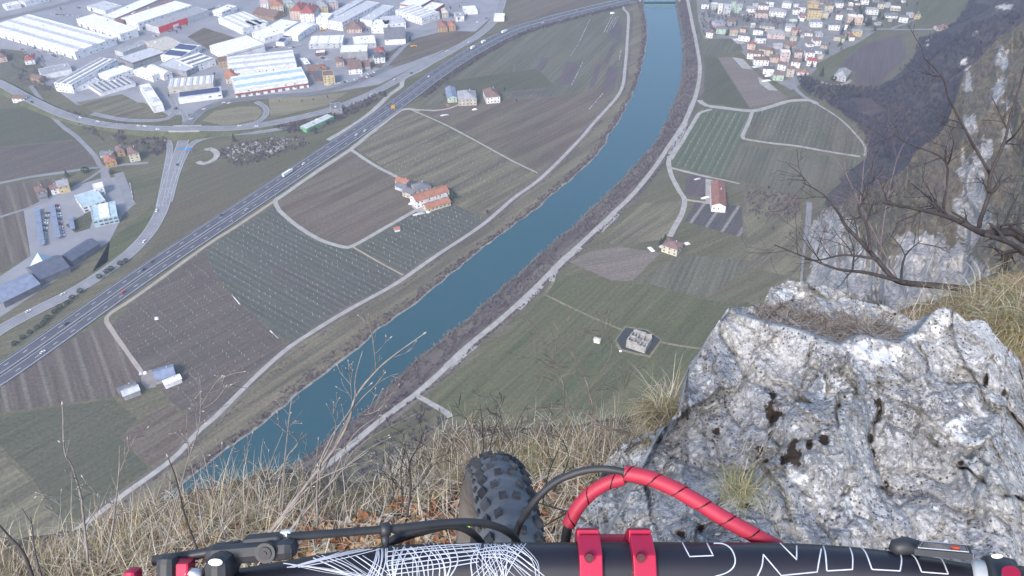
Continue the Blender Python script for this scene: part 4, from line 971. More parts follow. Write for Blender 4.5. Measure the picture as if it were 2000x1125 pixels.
for i in range(3400):
    k = rnd.randrange(900); t_ = rnd.random()
    if rnd.random() < 0.75: p = A_[k].lerp(B_[k], 0.03 + 0.26*t_*t_); slivers(b, p, rnd.uniform(1.5, 3.6), 11, 0.6, 0.18)
    else:
        p = A_[k].lerp(B_[k], 0.72 + 0.12*t_); q = px_of(p)
        if noise.noise(p*0.05) > -0.2: slivers(b2, p, rnd.uniform(0.8, 1.7), 9, 0.8, 0.16)
tag(b.build('riverside_thicket', M_twig), 'narrow brown scrub line along the left edge of the river', 'thicket', kind='stuff')
tag(b2.build('levee_scrub', M_twig), 'patchy low scrub on the levee slope of the left bank', 'scrub', kind='stuff')
# motorway hedge
b = MB(); fr = resample(hw, 1400); ns = normals(fr)
for i in range(2600):
    k = rnd.randrange(1400); q = px_of(fr[k])
    if not (800 < q[0] < 1215): continue
    slivers(b, fr[k] + ns[k]*rnd.uniform(HWW+2, HWW+11), rnd.uniform(2.5, 5.0), 12, 0.5, 0.2)
tag(b.build('motorway_hedge', M_twig3), 'plum coloured leafless hedge along the field side of the motorway', 'hedge', kind='stuff')
# scrub on the near spur
b = MB(); b3 = MB()
for i in range(3600):
    px, py = rnd.uniform(1600, 2040), rnd.uniform(20, 640)
    if py < interp(SIL, px) + 3 or rockval(px, py, ROCKB) > 0.25: continue
    dd = spur_d(px, py); p = at(px, py, dd); s_ = dd*0.0075
    slivers(b if rnd.random() < 0.6 else b3, p, rnd.uniform(0.8, 1.8)*s_, 9, 0.7, 0.045*s_)
tag(b.build('slope_scrub', M_bush), 'dry olive brown scrub on the near cliff slope', 'scrub', kind='stuff')
tag(b3.build('slope_scrub', M_twig), 'grey leafless bushes on the near cliff slope', 'scrub', kind='stuff')
# trellis posts in the vineyards
M_post = mat('pale_trellis_post', (0.46,0.46,0.43), (0.22,0.22,0.2), scale=0.03, lo=0.4, hi=0.6)
def posts(polypx, ang, sx, sy, label, hgt=2.0, wd=0.11, jit=0.7, drop=0.3):
    pl = [(G(*p).x, G(*p).y) for p in polypx]; b = MB(); ca, sa = math.cos(ang), math.sin(ang)
    us = [x*ca+y*sa for x, y in pl]; vs = [-x*sa+y*ca for x, y in pl]; v = math.floor(min(vs)/sy)*sy
    while v < max(vs):
        u = min(us)
        while u < max(us):
            x, y = u*ca - v*sa, u*sa + v*ca
            if rnd.random() > drop and in_poly((x, y), pl):
                x += rnd.uniform(-jit, jit); y += rnd.uniform(-jit, jit); h_ = hgt*rnd.uniform(.8,1.1)
                P = [(x-wd, y-wd), (x+wd, y-wd), (x, y+wd)]
                n0 = len(b.v); b.v += [(X, Y, ZG) for X, Y in P] + [(X, Y, ZG+h_) for X, Y in P]
                b.f += [(n0,n0+1,n0+4,n0+3),(n0+1,n0+2,n0+5,n0+4),(n0+2,n0,n0+3,n0+5),(n0+3,n0+4,n0+5)]; b.m += [0]*4
            u += sx
        v += sy
    tag(b.build('vine_posts', M_post), label, 'vine posts', kind='stuff')
posts([(700,484),(812,414),(878,396),(946,428),(935,438),(850,493),(795,536)], VD, 6.2, 5.6, 'pale trellis posts in the dark vineyard below the orange roofed farm', wd=0.15)
posts([(535,402),(575,441),(620,469),(686,487),(796,545),(690,598),(600,648),(570,664),(548,660),(455,577),(420,536),(400,486)], VD, 6.5, 5.6, 'pale trellis posts in the big vineyard between motorway and levee')
posts([(268,584),(400,488),(419,538),(453,580),(546,662),(478,750),(392,833),(300,745),(216,636)], SD, 8.5, 4.4, 'pale trellis posts in the brown vineyard above the green meadow', wd=0.09)
posts([(692,288),(783,219),(925,277),(1048,341),(1000,381),(945,418),(872,395),(780,347)], SD, 9, 6, 'pale trellis posts in the field behind the orange roofed farm', wd=0.09)
posts([(1312,322),(1372,212),(1464,222),(1444,286),(1412,346)], RD, 9, 7.5, 'pale trellis posts in the striped green orchard', wd=0.09)
posts([(1470,222),(1590,202),(1648,236),(1688,288),(1684,304),(1460,268)], RD, 9, 5, 'pale trellis posts in the grey vineyard inside the curved lane', wd=0.08)
# ================================================================== SINGLE TREES
def leaf_crown(b, cx, cz, rx, rz, n_, s_, cone=False):
    for i in range(n_):
        a = rnd.uniform(0, 6.283); 
        if cone:
            f = rnd.random()**0.7; z = cz - rz + 2*rz*(1-f); rad = rx*f*rnd.uniform(0.55, 1.05)
        else:
            u = rnd.uniform(-1, 1); rad = rx*math.sqrt(1-u*u)*rnd.uniform(0.6, 1.1); z = cz + rz*u*rnd.uniform(0.7,1.05)
        c = Vector((cx + rad*math.cos(a), rad*math.sin(a), z)); d1 = Vector((rnd.gauss(0,1), rnd.gauss(0,1), rnd.gauss(0,1))).normalized()*s_; d2 = Vector((rnd.gauss(0,1), rnd.gauss(0,1), rnd.gauss(0,1))).normalized()*s_
        b.tri(c-d1, c+d2, c+d1*0.5-d2)
def proto_tree(kind):
    t = empty('bare_tree' if kind == 'bare' else ('conifer' if kind == 'conifer' else 'shrub'), (0,0,0)); b = MB()
    if kind == 'conifer':
        b.tube([(0,0,0),(0,0,4),(0,0,8.5)], [0.3,0.2,0.05], 6); b.build('trunk', M_bark, t)
        b = MB(); leaf_crown(b, 0, 5, 2.4, 4.2, 420, 0.42, True); b.build('crown', M_ever, t)
    elif kind == 'bare':
        b.tube([(0,0,0),(0.1,0,2),(0,0.1,4.5)], [0.24,0.18,0.08], 6); b.build('trunk', M_bark, t)
        b = MB(); slivers(b, Vector((0,0,1.5)), 5.5, 110, 0.55, 0.09); b.build('crown', M_twig, t)
    else:
        b.tube([(0,0,0),(0,0,0.8)], [0.12,0.08], 5); b.build('stem', M_bark, t)
        b = MB(); leaf_crown(b, 0, 1.2, 1.4, 1.1, 170, 0.3); b.build('crown', M_ever, t)
    return t
protos = {}
def tree(kind, px, py, label, s_=1.0, group=None, z=0.0):
    cat = {'bare':'tree','conifer':'tree','shrub':'shrub'}[kind]
    if kind not in protos: protos[kind] = t = proto_tree(kind)
    else: t = copy_tree(protos[kind])
    t.location = G(px, py) + Vector((0,0,z)); t.rotation_euler = (0,0,rnd.uniform(0,6.28)); s_ *= rnd.uniform(0.85, 1.15); t.scale = (s_, s_, s_*rnd.uniform(0.9,1.15))
    tag(t, label, cat); 
    if group: t['group'] = group
    elif 'group' in t: del t['group']
    return t
tree('conifer', 458, 277, 'dark conifer standing alone at the left end of the rubble yard', 1.1)
tree('conifer', 753, 189, 'dark conifer between the service road and the motorway', 1.0)
tree('conifer', 617, 262, 'dark conifer in front of the green roofed building', 0.9)
tree('conifer', 132, 346, 'dark conifer left of two beside the lane above the yellow house', 1.0)
tree('shrub', 169, 338, 'round dark evergreen beside the lane fork above the white cube office', 2.6)
tree('shrub', 219, 340, 'round dark evergreen at the top of the office car park', 1.8)
tree('conifer', 1298, 474, 'dark conifer left of two behind the lone red roofed farmhouse', 1.1)
tree('conifer', 1290, 480, 'dark conifer in front of two beside the lone red roofed farmhouse', 0.9)
tree('shrub', 884, 388, 'dark evergreen at the right end of the orange roofed farm', 3.2)
tree('shrub', 874, 381, 'dark evergreen behind the orange roofed farm barn', 2.6)
tree('bare', 952, 420, 'bare tree at the right corner of the dark vineyard by the levee', 1.0)
tree('conifer', 801, 82, 'tall dark conifer next to the slate gabled hall', 1.2)
tree('conifer', 1604, 150, 'dark conifer on the wooded terrace left of the grey farmhouse', 1.5)
tree('shrub', 1628, 157, 'dark round shrub in front of the grey roofed terrace farmhouse', 3.0)
tree('conifer', 1542, 108, 'large dark conifer beside the tall pink house in the village', 1.7)
for q in ((1670,44),(1678,38),(1684,48),(1692,52),(1664,52),(1658,60),(1698,50)): tree('conifer', *q, 'dark conifer in the grove beside the white and peach village house', 1.5, 'dark conifers of the village grove')
for i in range(84):
    for _ in range(50):
        px, py = rnd.uniform(1372, 1770), rnd.uniform(0, 160)
        if not in_poly((px, py), [(1364,0),(1780,0),(1740,44),(1690,70),(1600,125),(1560,150),(1500,140),(1440,78),(1370,70)]): continue
        if all(abs(px-v[0]) > v[2]*0.62 or abs(py-v[1]) > 7 for v in V): break
    tree('bare' if i % 3 else 'conifer', px, py, 'bare brown tree standing between houses in the village' if i % 3 else 'dark conifer standing between houses in the village', 0.95, 'bare trees among the village houses' if i % 3 else 'conifers among the village houses')
for q in [(700,45),(716,50),(668,58),(718,62),(672,48)]: tree('bare', *q, 'bare tree around the brick house below the slanted offices', 1.0, 'bare trees by the brick house')
for q in [(1008,200),(925,182),(943,186),(985,178),(868,190)]: tree('bare', *q, 'bare tree beside the three farm buildings at the field lane', 0.9, 'bare trees by the three farm buildings')
for q in [(880,20),(898,16),(884,36),(912,36),(896,42),(872,34)]: tree('bare', *q, 'bare tree beside the upper road bend near the grey villa', 1.1, 'bare trees by the upper road bend')
for q in [(354,60),(366,52),(346,66),(250,70),(256,76),(120,20),(180,24),(450,112),(470,108),(386,168),(420,150),(330,190)]: tree('bare', *q, 'small bare tree in the yards of the industrial estate', 0.9, 'bare trees of the industrial estate')
for q in [(546,200),(590,200),(612,196),(640,192)]: tree('bare', *q, 'small bare tree on the tan grass strip right of the loop road', 0.6, 'bare trees on the tan grass')
row = [(30,674),(46,662),(60,652),(74,642),(86,634),(94,625),(108,612),(118,604),(132,594),(142,584),(158,572),(196,544),(210,534),(218,528),(236,518),(246,512)]
for i, q in enumerate(row): tree('shrub', *q, f'dark roadside shrub between slip road and motorway, {ORD[i%12]} from the lower left' if i < 12 else f'dark roadside shrub between slip road and motorway, {["fourth","third","second","first"][i-12]} from the upper right', 1.7, 'shrubs between the slip road and the motorway')
for q in [(1770,15),(1790,12),(1755,8)]: tree('bare', *q, 'bare tree above the upper right village edge', 1.2, 'bare trees at the upper right village edge')
for q in [(1500,370),(1520,395),(1536,410),(1480,430),(1510,450),(1542,460)]: tree('bare', *q, 'bare fruit tree right of the long brown roofed barn', 0.8, 'bare fruit trees by the barn')
# ================================================================== VEHICLES
M_tyre = mat('tyre_rubber', (0.02,0.02,0.02), scale=5); CARC = {'white': (0.78,0.78,0.80), 'dark': (0.04,0.045,0.055), 'silver': (0.45,0.46,0.48), 'red': (0.45,0.03,0.03), 'blue': (0.05,0.10,0.28)}
cprot = {}
def car_proto(c):
    t = empty('car', (0,0,0)); m = mat(c+'_car_paint', CARC[c], CARC[c], rough=0.35, spec=0.5, coat=0.4)
    b = MB(); prof = [(-2.1,0.35),(2.1,0.35),(2.15,0.75),(1.9,0.9),(1.0,1.0),(-1.9,1.0),(-2.15,0.8)]
    def ext(pr, w0, mi=0):
        n0 = len(b.v); b.v += [(x,-w0,z) for x, z in pr] + [(x,w0,z) for x, z in pr]; k = len(pr)
        b.f.append(tuple(range(n0, n0+k))); b.f.append(tuple(n0+k+i for i in reversed(range(k)))); b.m += [0,0]
        for i in range(k): b.f.append((n0+(i+1)%k, n0+i, n0+k+i, n0+k+(i+1)%k)); b.m.append(0)
    ext(prof, 0.88); b.build('body', m, t)
    b = MB(); ext([(1.0,1.0),(-1.9,1.0),(-1.45,1.42),(0.3,1.42)], 0.76); b.build('windows', M_win, t)
    b = MB(); b.box(-1.35,0.2,-0.68,0.68,1.42,1.48); b.build('roof', m, t)
    for x in (-1.35,1.35):
        for y in (-0.85,0.85):
            w_ = MB(); w_.tube([(x,y-0.1,0.32),(x,y+0.1,0.32)], 0.32, 10); w_.build('wheel', M_tyre, t)
    return t
def car(px, py, d, c, label, group=None, z=0.4, side=0.0):
    if c not in cprot: cprot[c] = t = car_proto(c)
    else: t = copy_tree(cprot[c])
    p = G(px, py, z); t.location = p; t.rotation_euler = (0,0,d)
    tag(t, label, 'car')
    if group: t['group'] = group
    elif 'group' in t: del t['group']
    return t
def on_line(cl, px):
    best = min(range(1, len(cl)-1), key=lambda i: abs(px_of(cl[i])[0]-px)); d = cl[best+1]-cl[best-1]; return cl[best], math.atan2(d.y, d.x), Vector((d.y, -d.x, 0)).normalized()
def lane_car(cl, px, off, c, label, z=0.4):
    p, a, nn = on_line(cl, px); t = car(0, 600, a, c, label); t.location = p + nn*off + Vector((0,0,z)); return t
for px, off, c, lab in [(72,7,'white','white car on the motorway nearest the lower left corner'),(234,4.5,'red','red car on the motorway'),(133,-4.5,'dark','dark car on the motorway left of the red car'),(284,-5,'dark','dark car on the motorway between two dark cars'),
    (309,-7,'dark','dark car on the motorway beside the slip road bend'),(448,-8,'dark','dark car on the motorway below the meadow'),(604,-4.5,'white','white car on the motorway just ahead of the white lorry'),(690,4.5,'white','white car on the motorway before the yellow sign'),
    (706,6.8,'white','second white car on the motorway before the yellow sign'),(846,-5,'white','white car on the motorway above the bend of the service road'),(1056,5,'white','white car on the far motorway near the bare hedge'),(1130,-5,'silver','silver car on the far motorway near the river bridge'),(470,6,'silver','silver car on the motorway beside the large vineyard')]:
    lane_car(hw, px, off, c, lab)
for px, off, c, lab in [(70,3,'dark','dark car on the main road at the left edge'),(150,-3,'white','white van-like car on the main road above the left meadow'),(182,-3,'white','white car on the main road above the left meadow, right of another'),(272,-3,'white','white car on the main road, leftmost of three near the bridge'),
    (288,-3,'white','white car on the main road, middle of three near the bridge'),(307,3,'white','white car on the main road, rightmost of three near the bridge'),(462,-3,'white','white car on the main road below the loop'),(505,3,'white','white car on the main road below the tan oval'),
    (608,-3,'silver','silver car on the main road before the green roof'),(717,3,'white','white car on the main road above the plum thicket'),(774,-3,'white','white car on the main road beside the balcony house yard'),(800,3,'dark','dark car on the main road above the service road bend'),(875,-3,'white','white car on the main road beside the brown field'),(911,3,'white','white car on the main road near the petrol canopy')]:
    lane_car(main_road, px, off, c, lab, 0.45)
r2l = line(R2)
for px, off, c, lab in [(56,-3,'white','white car on the slip road at the lower left'),(137,-3,'white','white car on the slip road above the dark shrubs'),(278,3,'white','white car on the slip road bend'),(314,-4,'white','white car on the slip road where the lanes merge'),(343,2,'dark','dark car on the slip road below the bridge')]:
    lane_car(r2l, px, off, c, lab, 0.35)
for px, py in [(398,214),(437,201),(447,202),(373,233)]: car(px, py, 0.6, 'white', {398:'white car on the loop road climbing from the bridge',437:'white car on the loop road, left one of a pair below the red based hall',447:'white car on the loop road, right one of a pair below the red based hall',373:'white car on the loop road just above the bridge'}[px])
cc = ['white','silver','dark','white','blue','white','silver','red']
def lot(x0, y0, x1, y1, n_, place, d=None):
    a = dirang((x0,y0),(x1,y1)) + math.pi/2 if d is None else d
    for i in range(n_):
        if rnd.random() < 0.12: continue
        f = i/(n_-1); c = rnd.choice(cc)
        car(x0+(x1-x0)*f, y0+(y1-y0)*f, a+rnd.uniform(-.04,.04), c, f'{c} car parked {place}', f'cars parked {place}', 0.12)
lot(52,84,128,112,22,'in the long row beside the huge hall'); lot(60,91,118,114,14,'in the second row beside the huge hall'); lot(40,93,60,112,6,'by the gardens at the upper left')
lot(102,28,160,32,12,'behind the huge hall'); lot(150,14,190,30,9,'behind the second white hall'); lot(330,62,356,52,9,'before the red fronted shop'); lot(300,72,322,66,6,'left before the red fronted shop')
lot(394,24,430,12,12,'right of the red fronted shop'); lot(612,92,668,90,15,'before the long white roof'); lot(622,110,640,118,6,'in the yard with the small canopy'); lot(560,96,590,88,8,'under the arched roof hall')
lot(640,168,730,148,20,'along the curved street'); lot(84,476,94,412,1+13,'between the two long canopies',0.1); lot(122,460,112,402,12,'right of the second long canopy',0.1); lot(356,198,384,194,7,'before the white car showroom'); lot(390,176,420,172,6,'behind the white car showroom')
lot(770,100,790,86,6,'by the slate gabled hall'); lot(932,44,950,36,5,'by the petrol canopy'); lot(500,94,540,92,10,'in the lane behind the skylight hall'); lot(464,118,452,126,4,'by the orange roofed corner house'); lot(730,142,700,150,6,'in the yard of the balcony house')
def lorry(px, off, label, L=13.0, c='white'):
    p, a, nn = on_line(hw, px); t = empty('lorry', p + nn*off + Vector((0,0,0.4)), a); tag(t, label, 'lorry')
    b = MB(); b.box(-L/2, L/2-3.2, -1.25, 1.25, 1.0, 4.0); b.build('cargo_box', pm(c), t)
    b = MB(); b.box(L/2-2.9, L/2-0.4, -1.2, 1.2, 0.6, 3.2); cb = b.build('cab', pm(c), t, bevel=0.25)
    b = MB(); b.box(L/2-0.42, L/2-0.36, -1.0, 1.0, 1.9, 2.8); b.build('windscreen', M_win, cb)
    for x in (-L/2+1.2, -L/2+2.6, L/2-1.6):
        for y in (-1.1, 1.1): b = MB(); b.tube([(x,y-0.15,0.5),(x,y+0.15,0.5)], 0.5, 10); b.build('wheel', M_tyre, t)
lorry(568, -4.6, 'long white lorry on the motorway beside the brown meadow', 15)
lorry(932, -5, 'white lorry on the motorway, left one of a close pair at the bare hedge', 9); lorry(952, -5, 'white lorry on the motorway, right one of a close pair at the bare hedge', 9); lorry(992, -5, 'white lorry on the motorway nearest the petrol canopy', 11)
# ================================================================== SMALL THINGS
def sign(px, py, w_, h_, col, label, zc=5.0, ang=0.3):
    t = empty('road_sign', G(px, py), ang); tag(t, label, 'road sign')
    b = MB(); b.box(-w_/2, w_/2, -0.08, 0.08, zc-h_/2, zc+h_/2); b.build('panel', col, t)
    for x in (-w_*0.35, w_*0.35): b = MB(); b.tube([(x,0.15,0),(x,0.15,zc+h_/2)], 0.12, 6); b.build('post', M_galv, t)
M_yel = mat('yellow_sign_face', (0.75,0.42,0.03), scale=1); M_blue = mat('blue_sign_face', (0.05,0.22,0.55), scale=1)
sign(768, 214, 4.5, 4.5, M_yel, 'yellow square sign beside the motorway at the lane junction', 3.5, 0.5)
sign(358, 300, 5, 2.2, M_blue, 'blue sign over the slip road, left of the pair', 5.5, 0.1); sign(372, 300, 5, 2.2, M_blue, 'blue sign over the slip road, right of the pair', 5.5, 0.1)
def pole(px, py, label, h=9.0):
    t = empty('lamp_post', G(px, py)); tag(t, label, 'lamp post'); b = MB(); b.tube([(0,0,0),(0,0,h)], [0.16,0.09], 6); b.build('pole', M_galv, t)
    b = MB(); b.box(-0.2,1.6,-0.15,0.15,h,h+0.18); b.build('lamp_head', M_galv, t)
for q, lab in [((539,388),'lamp post at the motorway beside the vineyard lane corner'),((466,258),'lamp post beside the main road under the loop'),((232,250),'lamp post beside the main road above the left hamlet'),((1004,140),'thin mast in the grey vineyard south of the motorway'),((455,436),'lamp post at the motorway beside the large vineyard')]: pole(*q, lab)
def heap(px, py, L, W, H, col, label, name='tarp_heap', cat='covered heap', ang=0.4):
    t = empty(name, G(px, py), ang); tag(t, label, cat); b = MB(); r2 = random.Random(int(px)); k = 9; rows = []
    for i in range(k):
        rows.append([Vector((L*(i/(k-1)-.5), W*(j/(k-1)-.5), H*max(0, math.sin(math.pi*i/(k-1))*math.sin(math.pi*j/(k-1)))**0.6*r2.uniform(.8,1.1))) for j in range(k)])
    b.grid([[p for p in r_] for r_ in rows[::-1]]); b.build('cover', pm(col), t)
for a in [(1196,26,7,4,2,'white','white tarp heap at the top of the striped nets'),(803,398,5,3,1.5,'white','white heap left of the long farmhouse'),(818,418,12,3,1.2,'pale grey','pale pallet pile beside the farm lane, right of the tiny hut'),(836,414,4,4,1.5,'white','white heap before the low orange roofed barn'),
          (1272,487,4,8,1.4,'white','white wrapped bales left of the lone red roofed farmhouse'),(1292,482,4,4,1.6,'pale grey','pale heap beside the conifers of the lone farmhouse'),(1342,476,5,4,1.5,'white','white heap right of the lone red roofed farmhouse'),
          (876,206,5,6,1.8,'brick red','reddish trailer heap before the three farm buildings'),(868,225,10,3,1.2,'pale grey','pale row of crates beside the field lane'),(927,214,6,3,1.4,'white','white heap on the field below the three farm buildings'),
          (306,622,3,4,1.2,'white','white heap at the lower end of the dark ditch row'),(276,730,3,3,2,'pale grey','pale tank left of the farm yard'),(284,729,3,3,2,'white','white tank right of the pale tank at the farm yard'),(304,736,2,4,1.4,'white','white van shaped heap beside the dark blue barn'),
          (1402,405,8,5,1.2,'white','white wrapped crates before the gable of the long barn'),(1378,386,10,3,1.2,'white','white crates row left of the long barn'),(1362,350,8,3,1.2,'pale grey','pale crates in the brown yard left of the long barn'),
          (1212,686,2,2,1,'white','small white heap left below the ruin'),(1026,818,4,2,1,'brown','small brown heap in the meadow above the dry grass'),(1496,158,14,5,1.3,'white','white gravel pile on the pale field, middle one'),(1478,130,14,6,1.5,'pale grey','pale gravel pile on the pale field, upper one'),(1500,148,10,4,1.3,'white','white gravel pile on the pale field, lower one'),
          (1441,77,16,6,1.5,'pale grey','pale sheeted pile at the corner of the walled village vineyard')]: heap(*a)
# yellow machines
for q, lab in [((630,60),'yellow wheel loader, left one in the yard behind the long white roof'),((642,56),'yellow wheel loader, right one in the yard behind the long white roof'),((807,92),'orange yellow digger in the brown field beside the estate road')]:
    t = empty('wheel_loader', G(*q), 0.4); tag(t, lab, 'wheel loader'); b = MB(); b.box(-3.4,3.0,-1.2,1.2,0.9,2.4); b.build('body', M_yel, t, bevel=0.2)
    b = MB(); b.box(-1.2,0.8,-0.9,0.9,2.4,3.6); b.build('cab', M_win, t); b = MB(); b.box(3.6,4.8,-1.4,1.4,0.2,1.5); b.build('bucket', M_yel, t)
    for x in (-2,2):
        for y in (-1.2,1.2): b = MB(); b.tube([(x,y-0.25,0.8),(x,y+0.25,0.8)], 0.8, 10); b.build('wheel', M_tyre, t)
# long white nets in the northern field
M_net = mat('white_crop_net', (0.5,0.5,0.5), (0.16,0.15,0.14), scale=0.25, lo=0.45, hi=0.55)
for k, (x0,y0,x1,y1,lab) in enumerate([(1196,30,1178,66,'first'),(1200,31,1184,64,'second'),(1204,32,1190,60,'third'),(1208,33,1196,56,'fourth')]):
    b = MB(); cl = line([(x0,y0),(x1,y1)]); rows = [[p+Vector((-0.7,0,0.1)), p+Vector((0,0,1.1)), p+Vector((0.7,0,0.1))] for p in cl]; b.grid(rows); tag(b.build('crop_net', M_net), f'long white crop net at the top of the northern field, {lab} from the left', 'crop net', 'crop nets in the northern field')
for q, lab in [(((1152,38),(1130,85)),'long white crop net running down the middle of the northern field'),(((1138,122),(1116,167)),'white crop net beside the plum plots'),(((1178,182),(1150,214)),'white crop net below the plum plots near the levee'),(((1130,86),(1112,112)),'white crop net just above the largest plum plot'),(((1213,98),(1209,120)),'short white crop net beside the levee road'),
               (((454,577),(470,596)),'white sheet strip at the upper end of the ditch between vineyards'),(((528,646),(545,662)),'white sheet strip at the lower end of the ditch between vineyards'),(((84,416),(88,440)),'white fence strip left of the canopies'),(((254,358),(262,396)),'white fence strip right of the pale offices')]:
    b = MB(); cl = line(list(q)); d_ = (cl[-1]-cl[0]).normalized(); nn = Vector((-d_.y, d_.x, 0))*0.6; rows = [[p+nn+Vector((0,0,0.12)), p+Vector((0,0,0.9)), p-nn+Vector((0,0,0.12))] for p in cl]; b.grid(rows); tag(b.build('crop_net' if 'net' in lab else 'white_strip', M_net), lab, 'crop net' if 'net' in lab else 'sheeting')
# rubble yard
b = MB(); rr = random.Random(5)
for i in range(700):
    px, py = rr.uniform(430, 600), rr.uniform(266, 318)
    if not in_poly((px, py), [(432,292),(520,272),(586,268),(596,280),(540,298),(470,316),(440,306)]) or noise.noise(Vector((px*0.05, py*0.09, 1))) < -0.05: continue
    p = G(px, py); s_ = rr.uniform(0.4, 1.5); a = Vector((rr.gauss(0,1), rr.gauss(0,1), rr.gauss(0,.4))).normalized(); c = a.cross(Vector((0.1,0.2,1))).normalized(); e = a.cross(c); b.obox(p+Vector((0,0,s_*0.3)), a*s_, c*s_*rr.uniform(.4,.9), e*s_*0.5)
tag(b.build('rubble', mat('pale_rubble', (0.36,0.35,0.34), (0.2,0.19,0.185), scale=0.3)), 'pale heaps of rubble in the yard beside the motorway', 'rubble', kind='stuff')
# perimeter walls and barn yard
poly('yard', [(1338,348),(1356,344),(1378,346),(1378,386),(1356,384),(1340,380)], 0.21, M_purple); poly('yard', [(1378,350),(1392,352),(1390,400),(1378,398)], 0.212, M_grav)
poly('yard', [(1386,398),(1418,400),(1418,416),(1388,410)], 0.214, M_grav); poly('yard', [(276,728),(296,722),(308,742),(305,756),(286,760),(276,748)], 0.215, mat('brown_yard_gravel', (0.28,0.25,0.24), (0.22,0.20,0.19), scale=0.2))
poly('yard', [(800,388),(812,394),(834,410),(818,418),(804,404)], 0.216, M_grav)
for q in ([(1480,150),(1500,160),(1520,178),(1500,176),(1484,164)], [(1430,112),(1452,116),(1470,136),(1450,134)], [(1426,74),(1448,76),(1456,86),(1440,86)]): poly('gravel_patch', q, 0.27, M_grav)
# ================================================================== HAZE
m = bpy.data.materials.new('valley_haze'); m.use_nodes = True; n = m.node_tree.nodes; n.remove(n['Principled BSDF'])
pv = n.new('ShaderNodeVolumePrincipled'); pv.inputs['Color'].default_value = (0.70,0.81,1.0,1); pv.inputs['Density'].default_value = 0.00019; pv.inputs['Anisotropy'].default_value = 0.2
m.node_tree.links.new(pv.outputs[0], n['Material Output'].inputs['Volume'])
b = MB(); b.box(-3800,3800,-1100,4400,ZG-2,3.0); o = b.build('haze', m); tag(o, 'pale blue haze filling the valley', 'haze', kind='stuff')
# ================================================================== OUR LEDGE: ground, litter, grass
rnd = random.Random(21)
def plane_hit(px, py, off=0.0):
    r_ = ray(px, py); t_ = (-1.18+off)/(r_.z + 0.30*r_.y); return r_*t_
EDGE = [(-500,1290),(-200,1200),(0,1150),(130,1110),(240,1072),(330,1045),(450,1022),(560,1010),(610,1008),(660,1035),(740,1008),(800,950),(850,912),(910,900),(980,895),(1040,890),(1100,885),(1160,885),(1220,890),(1300,870),(1500,800),(1900,740)]
def litter_z(x, y): return 0.022*fbm(Vector((x*7, y*7, 3))) + 0.035*noise.noise(Vector((x*2.2, y*2.2, 9)))
b = MB(); rows = [[] for _ in range(84)]
for i in range(230):
    px = -500 + i*10.5; ey = interp(EDGE, px) + 7*noise.noise(Vector((px*0.02, 0, 1))); E = plane_hit(px, ey); N = Vector((E.x*0.75, -0.9, 0)); N.z = -1.18 - 0.30*N.y
    out = Vector((E.x*0.25, 1, 0)).normalized()
    for j in range(84):
        if j < 64: p = N.lerp(E, (j/63)**0.75); p.z += litter_z(p.x, p.y)
        else:
            k = j-63; p = E + out*(0.05*k + 0.004*k*k) + Vector((0,0,-0.010*k*k - 0.015*k*k*(k > 4) )); p.z += litter_z(p.x, p.y); p += out*0.06*noise.noise(p*3)
        rows[j].append(p)
b.grid(rows)
M_soil = mat('leaf_litter_soil', (0.23,0.175,0.12), (0.12,0.088,0.06), scale=22, rough=0.95, bump=0.8, detail=9)
ledge = b.build('ledge_ground', M_soil, smooth=True); tag(ledge, kind='structure')
def ledge_pt(x, y): return Vector((x, y, -1.18 - 0.30*y + litter_z(x, y)))
edge_w = [plane_hit(px, interp(EDGE, px)) for px in range(-500, 1900, 20)]
def on_ledge(x, y, m_=0.03):
    best = None
    for p, q in zip(edge_w, edge_w[1:]):
        if (p.x <= x <= q.x) : best = p.y + (q.y-p.y)*(x-p.x)/max(1e-6, q.x-p.x); break
    return best is not None and y < best + m_
M_straw = [mat('straw_grass', (0.42,0.35,0.245), (0.24,0.19,0.13), scale=8, rough=0.8), mat('bleached_grass', (0.60,0.55,0.46), (0.42,0.375,0.30), scale=8, rough=0.8), mat('olive_grass', (0.20,0.21,0.075), (0.28,0.26,0.12), scale=8, rough=0.8), mat('dead_brown_grass', (0.22,0.15,0.09), (0.14,0.10,0.06), scale=8, rough=0.85)]
def blade(b, base, d, L, wd, droop, mi, seg=4, twist=None):
    side = Vector((d.y, -d.x, 0)); 
    if side.length < 1e-3: side = Vector((1,0,0))
    side = (side.normalized() + Vector((rnd.uniform(-.5,.5), rnd.uniform(-.5,.5), 0))).normalized(); p = Vector(base); v = d.normalized(); pts = []
    for i in range(seg+1):
        f = i/seg; w_ = wd*(1-f*0.9); pts.append((p - side*w_/2, p + side*w_/2)); p = p + v*(L/seg); v = (v + Vector((0,0,-droop/seg)) + Vector((rnd.gauss(0,1), rnd.gauss(0,1), rnd.gauss(0,1)))*0.05).normalized()
    for i in range(seg): b.quad(pts[i][0], pts[i][1], pts[i+1][1], pts[i+1][0], mi)
b = MB(); cnt = 0
clumps = []
for _ in range(420):
    x, y = rnd.uniform(-1.9, 0.95), rnd.uniform(0.1, 1.9)
    if on_ledge(x, y): clumps.append((x, y, rnd.gauss(0, .6), rnd.uniform(0.5, 1.3)))
edge_cl = []
for px in range(-60, 1260, 7):
    for _ in range(3):
        E = plane_hit(px, interp(EDGE, px) + rnd.uniform(-6, 45)); edge_cl.append((E.x, E.y, rnd.gauss(0, .5), rnd.uniform(0.7, 1.4)))
